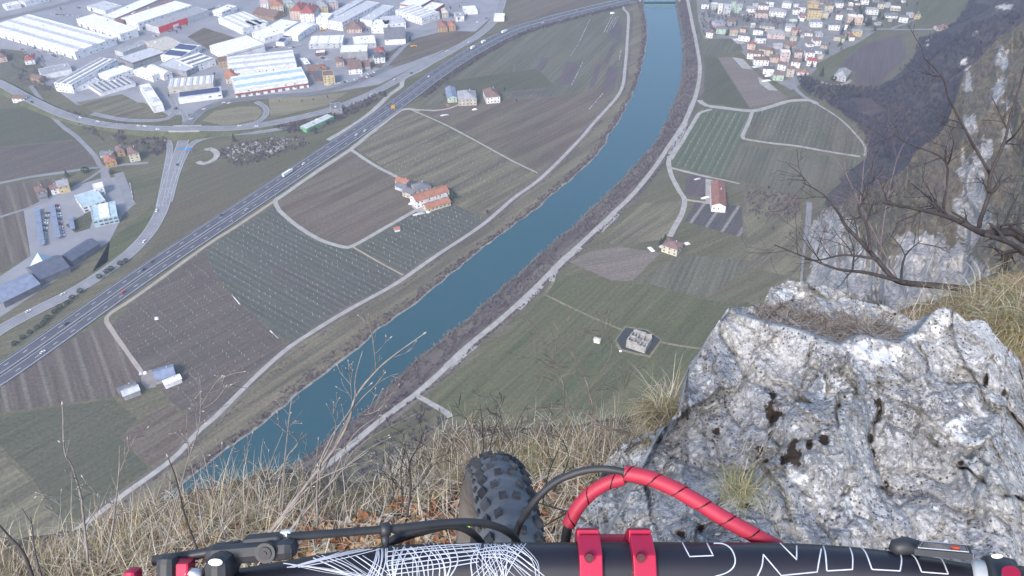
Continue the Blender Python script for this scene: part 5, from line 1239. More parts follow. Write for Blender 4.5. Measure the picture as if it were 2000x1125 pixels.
for x, y, lean, s_ in clumps + edge_cl:
    isedge = (x, y, lean, s_) in edge_cl[:0]
    q = px_of(ledge_pt(x, y)); bare = in_poly(q[:2], [(620,1000),(700,1000),(820,990),(900,1060),(900,1130),(560,1130),(560,1050)])
    k = 3 if bare else rnd.randint(12, 30)
    w0 = rnd.choice([0,0,1,1,3,3]); 
    if q[0] > 980 and q[0] < 1130 and q[1] > 900 and rnd.random() < 0.5: w0 = 2
    for i in range(k):
        bx, by = x + rnd.gauss(0, 0.035), y + rnd.gauss(0, 0.035); a = rnd.uniform(0, 6.28); el = abs(rnd.gauss(0.9, 0.45))
        d = Vector((math.cos(a)*math.cos(el) + lean*0.4, math.sin(a)*math.cos(el) + 0.25, math.sin(el)))
        mi = w0 if rnd.random() < 0.7 else rnd.choice([0,1,1,2,3])
        blade(b, ledge_pt(bx, by) - Vector((0,0,0.01)), d, s_*(rnd.uniform(0.03, 0.085) if rnd.random() < 0.8 else rnd.uniform(0.08,0.15)), rnd.uniform(0.0008, 0.0022), rnd.uniform(0.3, 2.6), mi, 4)
for _ in range(7200):
    i = rnd.randrange(2, 172) if rnd.random() < 0.6 else rnd.choice([rnd.randrange(86, 134), rnd.randrange(130, 172)]); j = rnd.randrange(58, 78); p = rows[j][i]; a = rnd.uniform(0, 6.28); el = abs(rnd.gauss(0.7, 0.5))
    blade(b, Vector(p) - Vector((0,0,0.006)), Vector((math.cos(a)*math.cos(el), math.sin(a)*math.cos(el)+0.2, math.sin(el))), rnd.uniform(0.03, 0.11), rnd.uniform(0.0008, 0.0022), rnd.uniform(0.6, 3.0), rnd.choice([0,0,1,1,3]), 4)
# flattened criss-cross straw lying on the ground
for _ in range(7500):
    px, py = rnd.uniform(-60, 1330), rnd.uniform(860, 1140)
    if py < interp(EDGE, px) + 4: continue
    p = plane_hit(px, py); 
    if in_poly((px, py), [(620,1000),(700,1000),(820,990),(900,1060),(900,1130),(560,1130),(560,1050)]) and rnd.random() < 0.65: continue
    a = rnd.uniform(0, 6.28); d = Vector((math.cos(a), math.sin(a), rnd.uniform(-.1,.55))); blade(b, ledge_pt(p.x, p.y) + Vector((0,0,rnd.uniform(0.0,0.03))), d, rnd.uniform(0.04, 0.16), rnd.uniform(0.001, 0.0026), rnd.uniform(0.1,1.0), rnd.choice([0,0,1,1,1,3,3,2]), 3)
tag(b.build('dry_grass', M_straw), 'dead straw coloured grass matted along the cliff edge', 'grass', kind='stuff')
# dead leaves
M_leaf = [mat('rust_leaf', (0.26,0.10,0.045), (0.15,0.06,0.03), scale=30), mat('tan_leaf', (0.42,0.28,0.16), (0.30,0.19,0.11), scale=30), mat('grey_leaf', (0.42,0.37,0.31), (0.25,0.2,0.17), scale=30)]
b = MB()
for _ in range(2600):
    px, py = (rnd.gauss(760, 110), rnd.gauss(1040, 28)) if rnd.random() < 0.75 else (rnd.uniform(300, 1200), rnd.uniform(930, 1130))
    if py < interp(EDGE, px) + 10 or py > 1150: continue
    p = plane_hit(px, py); c = ledge_pt(p.x, p.y) + Vector((0,0,rnd.uniform(0.003,0.02))); a = rnd.uniform(0, 6.28); L = rnd.uniform(0.012, 0.028); W = L*rnd.uniform(0.3,0.5)
    u = Vector((math.cos(a), math.sin(a), rnd.uniform(-.5,.5))).normalized(); v = u.cross(Vector((rnd.uniform(-.6,.6), rnd.uniform(-.6,.6), 1))).normalized(); nn = u.cross(v)
    mi = rnd.choice([0,0,1,1,2]); cu = rnd.uniform(-.35,.5)*L
    P = [c-u*L, c-u*L*0.3-v*W+nn*cu, c+u*L*0.45-v*W*0.8+nn*cu, c+u*L, c+u*L*0.45+v*W*0.8+nn*cu, c-u*L*0.3+v*W+nn*cu]; m1, m2 = c-u*L*0.3, c+u*L*0.45
    b.tri(P[0],P[1],m1,mi); b.quad(m1,P[1],P[2],m2,mi); b.tri(m2,P[2],P[3],mi); b.tri(P[0],m1,P[5],mi); b.quad(m1,m2,P[4],P[5],mi); b.tri(m2,P[3],P[4],mi)
tag(b.build('dead_leaves', M_leaf), 'rust brown fallen leaves on the ground left of the front tyre', 'leaf litter', kind='stuff')
# ================================================================== LIMESTONE OUTCROP
RT = [(1060,1160),(1100,1062),(1130,1000),(1160,965),(1185,900),(1215,868),(1250,850),(1300,832),(1330,800),(1338,760),(1345,715),(1375,670),(1405,625),(1424,598),(1460,600),(1492,592),(1505,562),(1540,547),(1580,552),(1640,566),(1668,585),(1700,592),(1740,600),(1768,618),(1790,626),(1820,610),(1840,600),(1862,606),(1888,628),(1908,622),(1930,632),(1948,660),(1970,682),(1992,700),(2000,730),(2030,780),(2150,900)]
RIM = [(1060,1300),(1420,590),(1435,612),(1480,628),(1540,640),(1600,662),(1640,676),(1660,662),(1680,656),(1720,664),(1755,672),(1790,650),(1815,620),(1832,600),(1860,590),(2150,560)]
def sst(x): x = max(0, min(1, x)); return x*x*(3-2*x)
CR = [([(1600,640),(1570,720),(1545,790),(1500,860),(1450,940),(1400,990)],6),([(1715,740),(1722,800),(1700,850),(1715,910),(1735,960)],9),([(1655,690),(1640,740),(1632,800),(1636,860)],5),([(1500,650),(1480,700),(1440,760)],4),([(1545,790),(1590,740),(1640,720)],4),
      ([(1925,700),(1918,760),(1940,800)],7),([(1360,830),(1400,870),(1420,930),(1500,900)],5),([(1760,990),(1700,930),(1650,960),(1610,1020)],5),([(1960,740),(1970,800),(2010,850)],6),([(1230,960),(1290,930),(1350,980)],4),([(1800,840),(1860,900),(1950,960),(2020,980)],4)]
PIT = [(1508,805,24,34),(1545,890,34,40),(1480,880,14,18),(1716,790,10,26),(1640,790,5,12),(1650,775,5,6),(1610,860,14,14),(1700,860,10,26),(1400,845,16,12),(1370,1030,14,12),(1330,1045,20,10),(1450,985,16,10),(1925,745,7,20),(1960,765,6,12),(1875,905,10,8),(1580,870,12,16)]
def segd(p, a, c):
    ax, ay = a; cx, cy = c; t_ = ((p[0]-ax)*(cx-ax)+(p[1]-ay)*(cy-ay))/((cx-ax)**2+(cy-ay)**2); t_ = max(0, min(1, t_)); return math.hypot(p[0]-ax-t_*(cx-ax), p[1]-ay-t_*(cy-ay))
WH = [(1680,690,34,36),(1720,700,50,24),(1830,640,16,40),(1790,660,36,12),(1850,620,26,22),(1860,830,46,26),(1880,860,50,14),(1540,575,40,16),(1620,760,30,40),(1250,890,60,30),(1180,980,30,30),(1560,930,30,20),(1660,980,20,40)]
cols = [1062 + 2.35*i for i in range(460)]; NR = 290; rows = []; A1, A2, A3 = [], [], []
CREST = [(1690,655),(1672,740),(1650,820),(1590,900),(1520,990),(1470,1080)]; CREST2 = [(1850,605),(1885,720),(1925,830),(1975,960),(2000,1100)]
def rock_depth(px, py):
    d = 1.30 + (1110-py)/560*0.55
    d += 0.10*sst((1380-px)/240)                       # left flank falls away
    d += 0.24*sst((interp(RIM, px) - py)/16.0)         # hollow behind the front rim
    d += 0.12*sst((px-1930)/120)
    c1_ = min(segd((px, py), a, c) for a, c in zip(CREST, CREST[1:])); d -= 0.075*max(0, 1-c1_/150) 
    c2_ = min(segd((px, py), a, c) for a, c in zip(CREST2, CREST2[1:])); d -= 0.05*max(0, 1-c2_/110)
    x, y = px*0.0045, py*0.0045
    w_ = 0.5*noise.noise(Vector((x*1.7, y*1.7, 11)))
    d -= 0.028*(1-2*abs(noise.noise(Vector((x*1.15+y*0.55+w_, y*0.55, 1.3)))))
    d -= 0.028*(1-2*abs(noise.noise(Vector((x*2.3-y*0.9, y*1.1+w_, 4.1)))))
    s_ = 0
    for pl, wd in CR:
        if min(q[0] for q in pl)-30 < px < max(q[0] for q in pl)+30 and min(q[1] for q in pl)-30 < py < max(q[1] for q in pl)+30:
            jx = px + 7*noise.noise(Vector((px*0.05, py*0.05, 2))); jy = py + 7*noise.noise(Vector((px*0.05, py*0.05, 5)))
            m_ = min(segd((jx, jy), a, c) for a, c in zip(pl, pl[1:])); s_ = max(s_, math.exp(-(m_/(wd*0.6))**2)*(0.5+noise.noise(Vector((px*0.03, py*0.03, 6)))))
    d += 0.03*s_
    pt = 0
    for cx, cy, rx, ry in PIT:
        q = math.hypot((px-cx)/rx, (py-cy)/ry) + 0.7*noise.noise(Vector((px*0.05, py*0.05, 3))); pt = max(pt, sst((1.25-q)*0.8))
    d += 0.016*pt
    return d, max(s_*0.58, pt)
for j in range(NR+16):
    row = []
    for px in cols:
        top = interp(RT, px) + 5*noise.noise(Vector((px*0.045, 0, 2))) + 2.6*noise.noise(Vector((px*0.17, 0, 7)))
        if j < 16:
            k = 16-j; dk, pt = rock_depth(px, top); e = at(px, top, dk); p = e + ray(px, top)*(0.02*k) + Vector((0.0, 0, -1))*(0.012*k*k + 0.02*k) + Vector((0,1,0))*0.01*k; py = top
        else:
            py = top + (1290-top)*((j-16)/(NR-1)); dk, pt = rock_depth(px, py); p = at(px, py, dk)
            if px < 1340: dk += 0
        f = 0.0
        for sc_, am, tl in ((5.0, 0.012, 0.36), (14, 0.006, 0.30), (40, 0.0024, 0.22)):
            pq = p + 0.25/sc_*Vector((noise.noise(p*sc_*0.9), noise.noise(p*sc_*0.9+Vector((5,5,5))), noise.noise(p*sc_*0.9+Vector((9,1,5))))); pq.y *= 0.7
            vv = noise.voronoi(pq*sc_); c0 = vv[1][0]; cv = noise.cell_vector(c0*13.7); cv = Vector((cv[0]-.5, cv[1]-.5, cv[2]-.5))
            f += (pq - c0/sc_).dot(cv)*tl*2 + am*(noise.cell(c0*7.3)-0.5)*2 - am*1.1*sst(1-(vv[0][1]-vv[0][0])*6)
        f += 0.004*fbm(p*30, 4, 0.7) + 0.0035*fbm(p*90, 2)
        p = p - p.normalized()*f
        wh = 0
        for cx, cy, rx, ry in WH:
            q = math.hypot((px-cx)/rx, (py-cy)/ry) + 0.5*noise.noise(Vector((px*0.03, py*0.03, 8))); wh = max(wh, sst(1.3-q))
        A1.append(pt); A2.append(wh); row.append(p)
    rows.append(row)
b = MB(); b.grid(rows[::-1])
def rev(A): 
    n_ = len(cols); out = []
    for j in range(len(A)//n_-1, -1, -1): out += A[j*n_:(j+1)*n_]
    return out
m, n, l, bs = newmat('lichen_limestone'); bs.inputs['Roughness'].default_value = 0.92; bs.inputs['Specular IOR Level'].default_value = 0.15
tc = n.new('ShaderNodeTexCoord')
def NZ(s_, d=8, r_=0.65, off=0.0, st=None):
    q = n.new('ShaderNodeTexNoise'); q.inputs['Scale'].default_value = s_; q.inputs['Detail'].default_value = d; q.inputs['Roughness'].default_value = r_; q.inputs['Distortion'].default_value = 0.0
    mp = n.new('ShaderNodeMapping'); mp.inputs['Location'].default_value = (off, off, off); mp.inputs['Scale'].default_value = st or (1,1,1); l.new(tc.outputs['Object'], mp.inputs[0]); l.new(mp.outputs[0], q.inputs['Vector']); return q.outputs[0]
def RG(x, a, c, o0=0.0, o1=1.0):
    q = n.new('ShaderNodeMapRange'); q.inputs[1].default_value = a; q.inputs[2].default_value = c; q.inputs[3].default_value = o0; q.inputs[4].default_value = o1; l.new(x, q.inputs[0]); return q.outputs[0]
def MX(f, a, c):
    q = n.new('ShaderNodeMix'); q.data_type = 'RGBA'; l.new(f, q.inputs[0])
    for i, v in ((6, a), (7, c)):
        if isinstance(v, tuple): q.inputs[i].default_value = c4(v)
        else: l.new(v, q.inputs[i])
    return q.outputs[2]
def MT(op, a, c):
    q = n.new('ShaderNodeMath'); q.operation = op
    for i, v in ((0, a), (1, c)):
        if isinstance(v, (int, float)): q.inputs[i].default_value = v
        else: l.new(v, q.inputs[i])
    return q.outputs[0]
def AT(nm): q = n.new('ShaderNodeAttribute'); q.attribute_name = nm; return q.outputs['Fac']
col = MX(RG(NZ(6, 8, 0.7), 0.40, 0.60), (0.19,0.192,0.20), (0.33,0.33,0.335))
col = MX(RG(NZ(2.6, 6, 0.6, 61), 0.42, 0.62, 0, 0.7), col, (0.40,0.40,0.40))
col = MX(MT('MULTIPLY', RG(NZ(44, 10, 0.8, 2), 0.47, 0.53), RG(NZ(5, 8, 0.7, 66), 0.42, 0.56, 0.15, 1)), col, (0.52,0.52,0.525))
col = MX(MT('MULTIPLY', RG(NZ(62, 10, 0.82, 31), 0.52, 0.57), RG(NZ(4, 8, 0.7, 71), 0.40, 0.58, 0.25, 1)), col, (0.15,0.15,0.155))
col = MX(RG(NZ(3.4, 9, 0.72, 77, (1.6,1.6,0.6)), 0.55, 0.66, 0, 0.65), col, (0.13,0.128,0.13))
col = MX(RG(NZ(120, 8, 0.8, 5), 0.54, 0.60), col, (0.66,0.66,0.66))
col = MX(RG(NZ(150, 8, 0.8, 9), 0.56, 0.61), col, (0.08,0.08,0.085))
col = MX(RG(MT('ADD', NZ(11, 10, 0.8, 14), MT('MULTIPLY', NZ(90, 6, 0.7, 3), 0.25)), 0.70, 0.76, 0, 0.8), col, (0.13,0.125,0.125))
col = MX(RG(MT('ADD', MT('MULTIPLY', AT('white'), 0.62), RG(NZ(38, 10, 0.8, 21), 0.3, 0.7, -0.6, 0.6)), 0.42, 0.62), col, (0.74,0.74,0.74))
vr = n.new('ShaderNodeTexVoronoi'); vr.inputs['Scale'].default_value = 95; vr.inputs['Randomness'].default_value = 1.0; l.new(tc.outputs['Object'], vr.inputs['Vector'])
col = MX(MT('MULTIPLY', RG(vr.outputs['Distance'], 0.15, 0.32, 1, 0), RG(NZ(11, 6, 0.6, 30), 0.47, 0.52)), col, (0.06,0.055,0.06))
v3 = n.new('ShaderNodeTexVoronoi'); v3.inputs['Scale'].default_value = 40; l.new(tc.outputs['Object'], v3.inputs['Vector'])
col = MX(MT('MULTIPLY', RG(MT('ADD', v3.outputs['Distance'], MT('MULTIPLY', NZ(90, 5, 0.6, 8), 0.3)), 0.36, 0.42, 1, 0), RG(NZ(6, 4, 0.6, 33), 0.52, 0.55)), col, (0.60,0.605,0.60))
col = MX(RG(NZ(13, 8, 0.65, 40), 0.675, 0.70), col, (0.30,0.21,0.09))
col = MX(RG(NZ(6, 8, 0.7, 47), 0.60, 0.66, 0, 0.55), col, (0.20,0.185,0.13))
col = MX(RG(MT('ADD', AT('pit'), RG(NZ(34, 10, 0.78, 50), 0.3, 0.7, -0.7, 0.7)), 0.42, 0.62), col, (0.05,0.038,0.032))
l.new(col, bs.inputs['Base Color'])
bp = n.new('ShaderNodeBump'); bp.inputs['Strength'].default_value = 1.0; bp.inputs['Distance'].default_value = 0.005
l.new(MT('ADD', NZ(110, 8, 0.7, 1), MT('MULTIPLY', NZ(26, 10, 0.8, 31), 1.0)), bp.inputs['Height']); l.new(bp.outputs[0], bs.inputs['Normal'])
rock = b.build('limestone_outcrop', m, smooth=True); tag(rock, 'large white and grey lichen covered limestone outcrop right of the handlebar', 'rock')
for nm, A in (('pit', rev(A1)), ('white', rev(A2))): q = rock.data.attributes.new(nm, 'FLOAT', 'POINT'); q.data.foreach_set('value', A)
# twig litter in the hollow behind the rim
b = MB()
M_tw = [mat('grey_twig_litter', (0.30,0.27,0.235), (0.12,0.10,0.085), scale=40), mat('red_brown_litter', (0.13,0.085,0.07), (0.07,0.048,0.04), scale=40)]
for _ in range(2300):
    f = rnd.random(); px = 1478 + 268*f + rnd.gauss(0, 6); r_y = interp(RIM, px); py = r_y - 7 - rnd.uniform(0, 40)*(1-abs(f-0.5)*1.1)
    dk, _ = rock_depth(px, py); c = at(px, py, dk - 0.012 - rnd.uniform(0,0.02)); a = rnd.uniform(0, 6.28)
    blade(b, c, Vector((math.cos(a), math.sin(a)*0.8, rnd.uniform(-.3,.4))), rnd.uniform(0.02,0.07), rnd.uniform(0.0015,0.0035), 0.5, 0 if rnd.random() < 0.75 else 1, 2)
tag(b.build('twig_litter', M_tw), 'dry twigs and reddish litter in the hollow on top of the rock', 'litter', kind='stuff')
# grassy bank behind the right end of the rock
b = MB(); rows = []
TB = [(1700,640),(1780,622),(1840,596),(1880,575),(1920,556),(1960,545),(2000,540),(2150,520)]
for j in range(110):
    row = []
    for i in range(130):
        px = 1700 + i*9; top = interp(TB, px)
        if j < 6: k = 6-j; p = at(px, top, 2.9) + Vector((0.02*k, 0.06*k, -0.03*k*k))
        else: py = top + (j-6)*9; p = at(px, py, 2.9 - 0.012*(j-6))
        e_ = max(0, 8-i)/8.0 + max(0, i-112)/14.0; p = p + Vector((0,0,1))*(0.05*fbm(p*4) - 0.5*e_*e_) + Vector((0,1,0))*0.05*noise.noise(p*3); row.append(p)
    rows.append(row)
b.grid(rows[::-1]); tag(b.build('grassy_bank', M_soil, smooth=True), kind='structure')
def tuft(name, px, py, d, n_, L0, L1, up, mis, label, spread=0.03, wd=(0.0012,0.0026), droop=(0.4,2.2), bias=(0,0,0)):
    b = MB(); c = at(px, py, d if d > 2 else rock_depth(px, py)[0] - 0.005)
    for i in range(n_):
        a = rnd.uniform(0, 6.28); el = rnd.uniform(-0.1, 1.45)*up; dd = Vector((math.cos(a)*math.cos(el), math.sin(a)*math.cos(el), math.sin(el))) + Vector(bias)
        blade(b, c + Vector((rnd.gauss(0,spread), rnd.gauss(0,spread), rnd.gauss(0,spread*0.4))), dd, rnd.uniform(L0, L1), rnd.uniform(*wd), rnd.uniform(*droop), rnd.choice(mis), 6)
    return tag(b.build(name, M_straw), label, 'grass tuft')
tuft('grass_tuft', 1300, 808, 1.72, 820, 0.04, 0.118, 0.62, [0,0,1,2,2,3], 'straw and green grass tuft hanging off the left edge of the rock', 0.020, wd=(0.0010,0.0022), bias=(-0.35,-0.05,0.0), droop=(0.6,2.6))
tuft('grass_tuft', 1305, 800, 1.80, 22, 0.08, 0.16, 1.0, [0,1,1], 'few long straw blades rising above the tuft on the left rock edge', 0.015, bias=(-0.5,0.3,0.4), droop=(0.1,1.2))
tuft('grass_tuft', 1442, 962, 1.30, 300, 0.03, 0.08, 1.0, [2,2,0,1,2], 'small olive grass tuft growing in a rock pocket above the red hose', 0.014, wd=(0.0009,0.0018))
tuft('grass_tuft', 1478, 890, 1.42, 60, 0.03, 0.10, 1.0, [0,1,3], 'few dry blades in the dark rock pit', 0.014, wd=(0.0008,0.0015))
for q, lab in (((1985,640,2.62),'green yellow grass clump at the right frame edge behind the rock'),((1930,625,2.68),'green yellow grass clump left of the clump at the frame edge'),((2040,650,2.6),'grass clump just at the right border behind the rock'),((1880,618,2.75),'sparse straw grass clump at the left end of the grassy bank'),((1975,592,2.8),'straw grass clump on top of the grassy bank')):
    tuft('grass_tuft', *q, 420, 0.07, 0.19, 1.0, [2,2,0,1,3], lab, 0.05, bias=(-0.35,0,0.1), wd=(0.0014,0.003), droop=(0.6,2.6))
tuft('dry_seed_plant', 1772, 640, 2.5, 130, 0.04, 0.13, 1.0, [1,3,0], 'dry beige seed plant standing behind the rock saddle', 0.03, bias=(0,0,0.6))
b = MB()
for _ in range(5200):
    r_ = rows[rnd.randrange(4, 100)]; p = r_[rnd.randrange(3, 124)]; a = rnd.uniform(0, 6.28); el = rnd.uniform(0.1, 1.4)
    blade(b, Vector(p), Vector((math.cos(a)*math.cos(el), math.sin(a)*math.cos(el), math.sin(el))), rnd.uniform(0.05, 0.14), rnd.uniform(0.0014, 0.003), rnd.uniform(0.5, 2.6), rnd.choice([0,0,1,2,3,3]), 4)
tag(b.build('bank_grass', M_straw), 'matted dry grass on the bank behind the right end of the rock', 'grass', kind='stuff')
# ================================================================== BARE SHRUBS AND TREE BRANCHES
M_stem = mat('pale_grey_stem', (0.26,0.235,0.22), (0.15,0.13,0.125), scale=60, rough=0.8)
M_stem2 = mat('dark_stem', (0.065,0.054,0.055), (0.035,0.03,0.033), scale=40, rough=0.8)
M_bud = mat('pale_bud', (0.50,0.46,0.42), (0.36,0.31,0.28), scale=80, rough=0.8)
def crv(pts, k=4):
    P = [Vector((x, y, 0)) for x, y in pts]; out = []
    for i in range(len(P)-1):
        p0, p1, p2, p3 = P[max(i-1,0)], P[i], P[i+1], P[min(i+2,len(P)-1)]
        for j in range(k):
            t_ = j/k; out.append(0.5*((2*p1)+(p2-p0)*t_+(2*p0-5*p1+4*p2-p3)*t_*t_+(3*p1-p0-3*p2+p3)*t_**3))
    out.append(P[-1]); return out
def branch(b, bb, pts, d0, d1, r0, r1, sub=0, lvl=0, subl=60, bud=True, ang=(0.35,0.9)):
    cp = crv(pts); k = len(cp); ph = rnd.uniform(0, 9)
    W = [at(p.x + 1.4*noise.noise(Vector((p.y*0.05, ph, 0))), p.y, d0 + (d1-d0)*i/(k-1) + 0.012*noise.noise(Vector((i*0.3, ph, 5)))) for i, p in enumerate(cp)]
    rr = [max(0.0005, r0 + (r1-r0)*i/(k-1)) for i in range(k)]
    b.tube(W, rr, 6 if r0 > 0.002 else 4)
    if bud and bb is not None and rnd.random() < 0.6:
        c = W[-1]; dv = (W[-1]-W[-2]).normalized(); s_ = max(r1*1.8, 0.0010); bb.tube([c-dv*s_, c+dv*s_*0.8, c+dv*s_*2.8, c+dv*s_*4.6], [s_*0.4, s_, s_*0.8, s_*0.15], 5)
    if sub and lvl < 3:
        for _ in range(sub):
            i = rnd.randrange(k//4, k-1); p, q = cp[i], cp[i+1]; base = math.atan2(q.y-p.y, q.x-p.x); a = base + rnd.choice((-1,1))*rnd.uniform(*ang); L = subl*rnd.uniform(0.4, 1.1)
            pts2 = [(p.x, p.y)]; aa = a
            for _s in range(3): aa += rnd.uniform(-.25,.25); pts2.append((pts2[-1][0]+math.cos(aa)*L/3, pts2[-1][1]+math.sin(aa)*L/3))
            dd = d0 + (d1-d0)*i/(k-1); branch(b, bb, pts2, dd, dd + rnd.uniform(-.1,.12), rr[i]*0.6, max(0.0004, r1*0.5), max(0, sub-2) if lvl < 1 else (2 if lvl == 1 and rnd.random() < 0.4 else 0), lvl+1, subl*0.6, bud, ang)
def plant(name, label, cat, stems, d0, d1, mt, sub=3, subl=50, ang=(0.35,0.9), bud=True):
    t = empty(name, at(stems[0][0][0][0], stems[0][0][0][1], d0)); tag(t, label, cat); b = MB(); bb = MB()
    for pts, r0, r1 in stems: branch(b, bb if bud else None, pts, d0, d1, r0, r1, sub, 0, subl, bud, ang)
    for X, nm, mm in ((b, 'stems', mt), (bb, 'buds', M_bud)):
        if X.v:
            X.v = [(v[0]-t.location.x, v[1]-t.location.y, v[2]-t.location.z) for v in X.v]; X.build(nm, mm, t, smooth=True)
    return t
plant('bare_shrub', 'pale budding twigs rising over the river left of the tyre, the tallest shrub', 'shrub', [([(525,1042),(625,913),(655,873),(680,825),(695,775),(735,724),(775,690),(828,652)],0.0032,0.0008),([(735,724),(731,680),(724,640),(720,615)],0.0011,0.0006),
  ([(537,1030),(610,945),(672,913),(720,880)],0.0018,0.0006),([(620,1030),(622,920),(650,850),(690,790),(694,740),(708,685)],0.0018,0.0006),([(630,925),(668,840),(695,792),(735,750),(752,728)],0.0016,0.0006),([(700,812),(740,800),(779,752)],0.001,0.0005),
  ([(552,995),(558,900),(582,865),(553,840)],0.0012,0.0006),([(600,950),(655,845),(638,790)],0.0012,0.0005),([(690,800),(680,705)],0.0008,0.0005)], 1.35, 1.25, M_stem, 3, 46)
plant('bare_shrub', 'pale grey leaning stems behind the tallest shrub, over the levee road', 'shrub', [([(560,1045),(630,960),(700,890),(760,855)],0.0022,0.0006),([(590,1040),(650,930),(690,850),(740,812)],0.0018,0.0006),([(575,1040),(612,930),(622,858)],0.0015,0.0006),([(630,1010),(690,880),(830,800)],0.001,0.0005)], 1.5, 1.45, M_stem, 3, 46)
plant('bare_shrub', 'dark thin stems at the lower left corner', 'shrub', [([(67,1135),(47,1083),(25,1055),(-5,1022)],0.0026,0.001),([(85,1135),(70,1083),(60,1010)],0.0016,0.0007)], 1.1, 1.1, M_stem2, 1, 40, bud=False)
plant('bare_shrub', 'curved pale stem over the green meadow at the lower left', 'shrub', [([(172,1100),(162,1000),(158,970),(140,908),(126,883),(122,790)],0.0022,0.0007),([(165,1030),(190,990),(192,966)],0.001,0.0005)], 1.3, 1.2, M_stem, 3, 50)
plant('bare_shrub', 'straight forked stem over the meadow, right of the curved pale stem', 'shrub', [([(205,1100),(215,1060),(225,993),(232,928),(234,870)],0.0022,0.0007),([(232,926),(250,885),(266,850)],0.001,0.0005),([(110,1060),(118,1000),(120,958)],0.001,0.0005)], 1.3, 1.22, M_stem, 3, 50)
plant('bare_shrub', 'dark stem crossing the left levee road', 'shrub', [([(386,1075),(362,1010),(345,940),(328,892)],0.0019,0.0007)], 1.25, 1.2, M_stem2, 2, 40)
plant('bare_shrub', 'group of pale forked stems over the levee road and river at left', 'shrub', [([(320,1080),(345,980),(365,905),(386,843),(392,787),(390,737)],0.0018,0.0006),([(392,795),(412,760),(433,735)],0.001,0.0005),([(394,800),(425,778),(441,755)],0.0009,0.0005),([(364,843),(366,800),(370,798)],0.0008,0.0005),([(400,1060),(385,960),(372,900),(364,845)],0.0014,0.0005),([(440,1050),(410,940),(395,880),(380,860)],0.0013,0.0005)], 1.35, 1.3, M_stem, 3, 50)
plant('bare_shrub', 'slender pale stems in front of the river beside the grass edge', 'shrub', [([(470,1040),(485,960),(480,900),(477,870)],0.0013,0.0005),([(500,1030),(520,930),(553,843)],0.0014,0.0006),([(545,1000),(555,900),(568,790),(570,785)],0.0013,0.0006),([(430,1040),(448,960),(440,905),(432,890)],0.0013,0.0006)], 1.4, 1.35, M_stem, 3, 46)
plant('bare_shrub', 'dark bushy twigs standing in the straw left of the tyre', 'shrub', [([(795,1010),(802,950),(800,905),(818,870),(832,830)],0.0026,0.0008),([(787,990),(783,918),(792,880)],0.0018,0.0007),([(770,980),(765,930),(758,885)],0.0013,0.0006),([(805,960),(830,930),(845,905)],0.0012,0.0006)], 1.5, 1.5, M_stem2, 4, 56, bud=False)
plant('bare_shrub', 'thin twigs rising directly behind the tyre', 'shrub', [([(944,900),(942,840),(938,790)],0.002,0.0007),([(955,900),(962,850),(978,810)],0.0016,0.0006),([(965,905),(985,850),(972,790)],0.0013,0.0006),([(925,900),(920,850),(905,800)],0.0012,0.0006),([(1000,895),(1005,840),(1030,790)],0.0012,0.0006)], 1.75, 1.75, M_stem2, 4, 52, bud=False)
plant('bare_shrub', 'leafless shrub left of the rock tuft, with a long level branch over the meadow', 'shrub', [([(1240,850),(1212,842),(1175,832),(1137,803),(1087,798),(1000,806),(940,812)],0.0036,0.0007),([(1150,810),(1158,795),(1142,737),(1107,674),(1080,628)],0.0022,0.0007),([(1102,798),(1101,760),(1098,735),(1122,728),(1124,718)],0.0014,0.0006),
  ([(1115,800),(1095,740),(1060,720),(1040,700)],0.0013,0.0005),([(1170,830),(1150,770),(1190,700),(1196,650)],0.0012,0.0005),([(1190,838),(1215,780),(1212,740)],0.0014,0.0006)], 1.85, 1.8, mat('dull_brown_stem', (0.19,0.16,0.135), (0.11,0.09,0.08), scale=40), 5, 62, bud=False)
plant('bare_shrub', 'thin crossing twigs between the tyre and the rock', 'shrub', [([(1110,1000),(1060,985),(1030,975)],0.0018,0.0008),([(1105,1003),(1060,1030),(1035,1045)],0.0018,0.0008),([(1060,985),(1070,930),(1090,880)],0.0013,0.0006),([(1080,960),(1110,900),(1100,860)],0.0012,0.0005)], 1.3, 1.35, M_stem2, 3, 60, bud=False)
plant('bare_tree', 'dark bare tree reaching in from the right edge above the grassy bank', 'tree', [([(2040,480),(2000,466),(1975,453),(1925,456),(1900,446),(1862,428),(1825,416),(1775,405),(1725,396)],0.0230,0.0039),([(2040,520),(2000,493),(1975,476),(1925,458)],0.0162,0.0091),
  ([(1912,443),(1915,426),(1930,386),(1935,341),(1960,281),(1975,225),(1992,165),(2004,120)],0.0108,0.0033),([(1935,341),(1900,281),(1878,240),(1852,190),(1840,150),(1800,110)],0.0068,0.0020),([(1845,418),(1843,401),(1850,356),(1849,323),(1832,303),(1775,281),(1745,262)],0.0068,0.0020),([(1849,323),(1857,305),(1864,270)],0.0041,0.0013),
  ([(1845,413),(1820,391),(1780,358)],0.0054,0.0017),([(1960,281),(1985,260),(2010,215)],0.0054,0.0020),([(1940,456),(1960,440),(2000,436)],0.0068,0.0026)], 3.4, 3.2, M_stem2, 5, 70, ang=(0.5,1.1), bud=False)
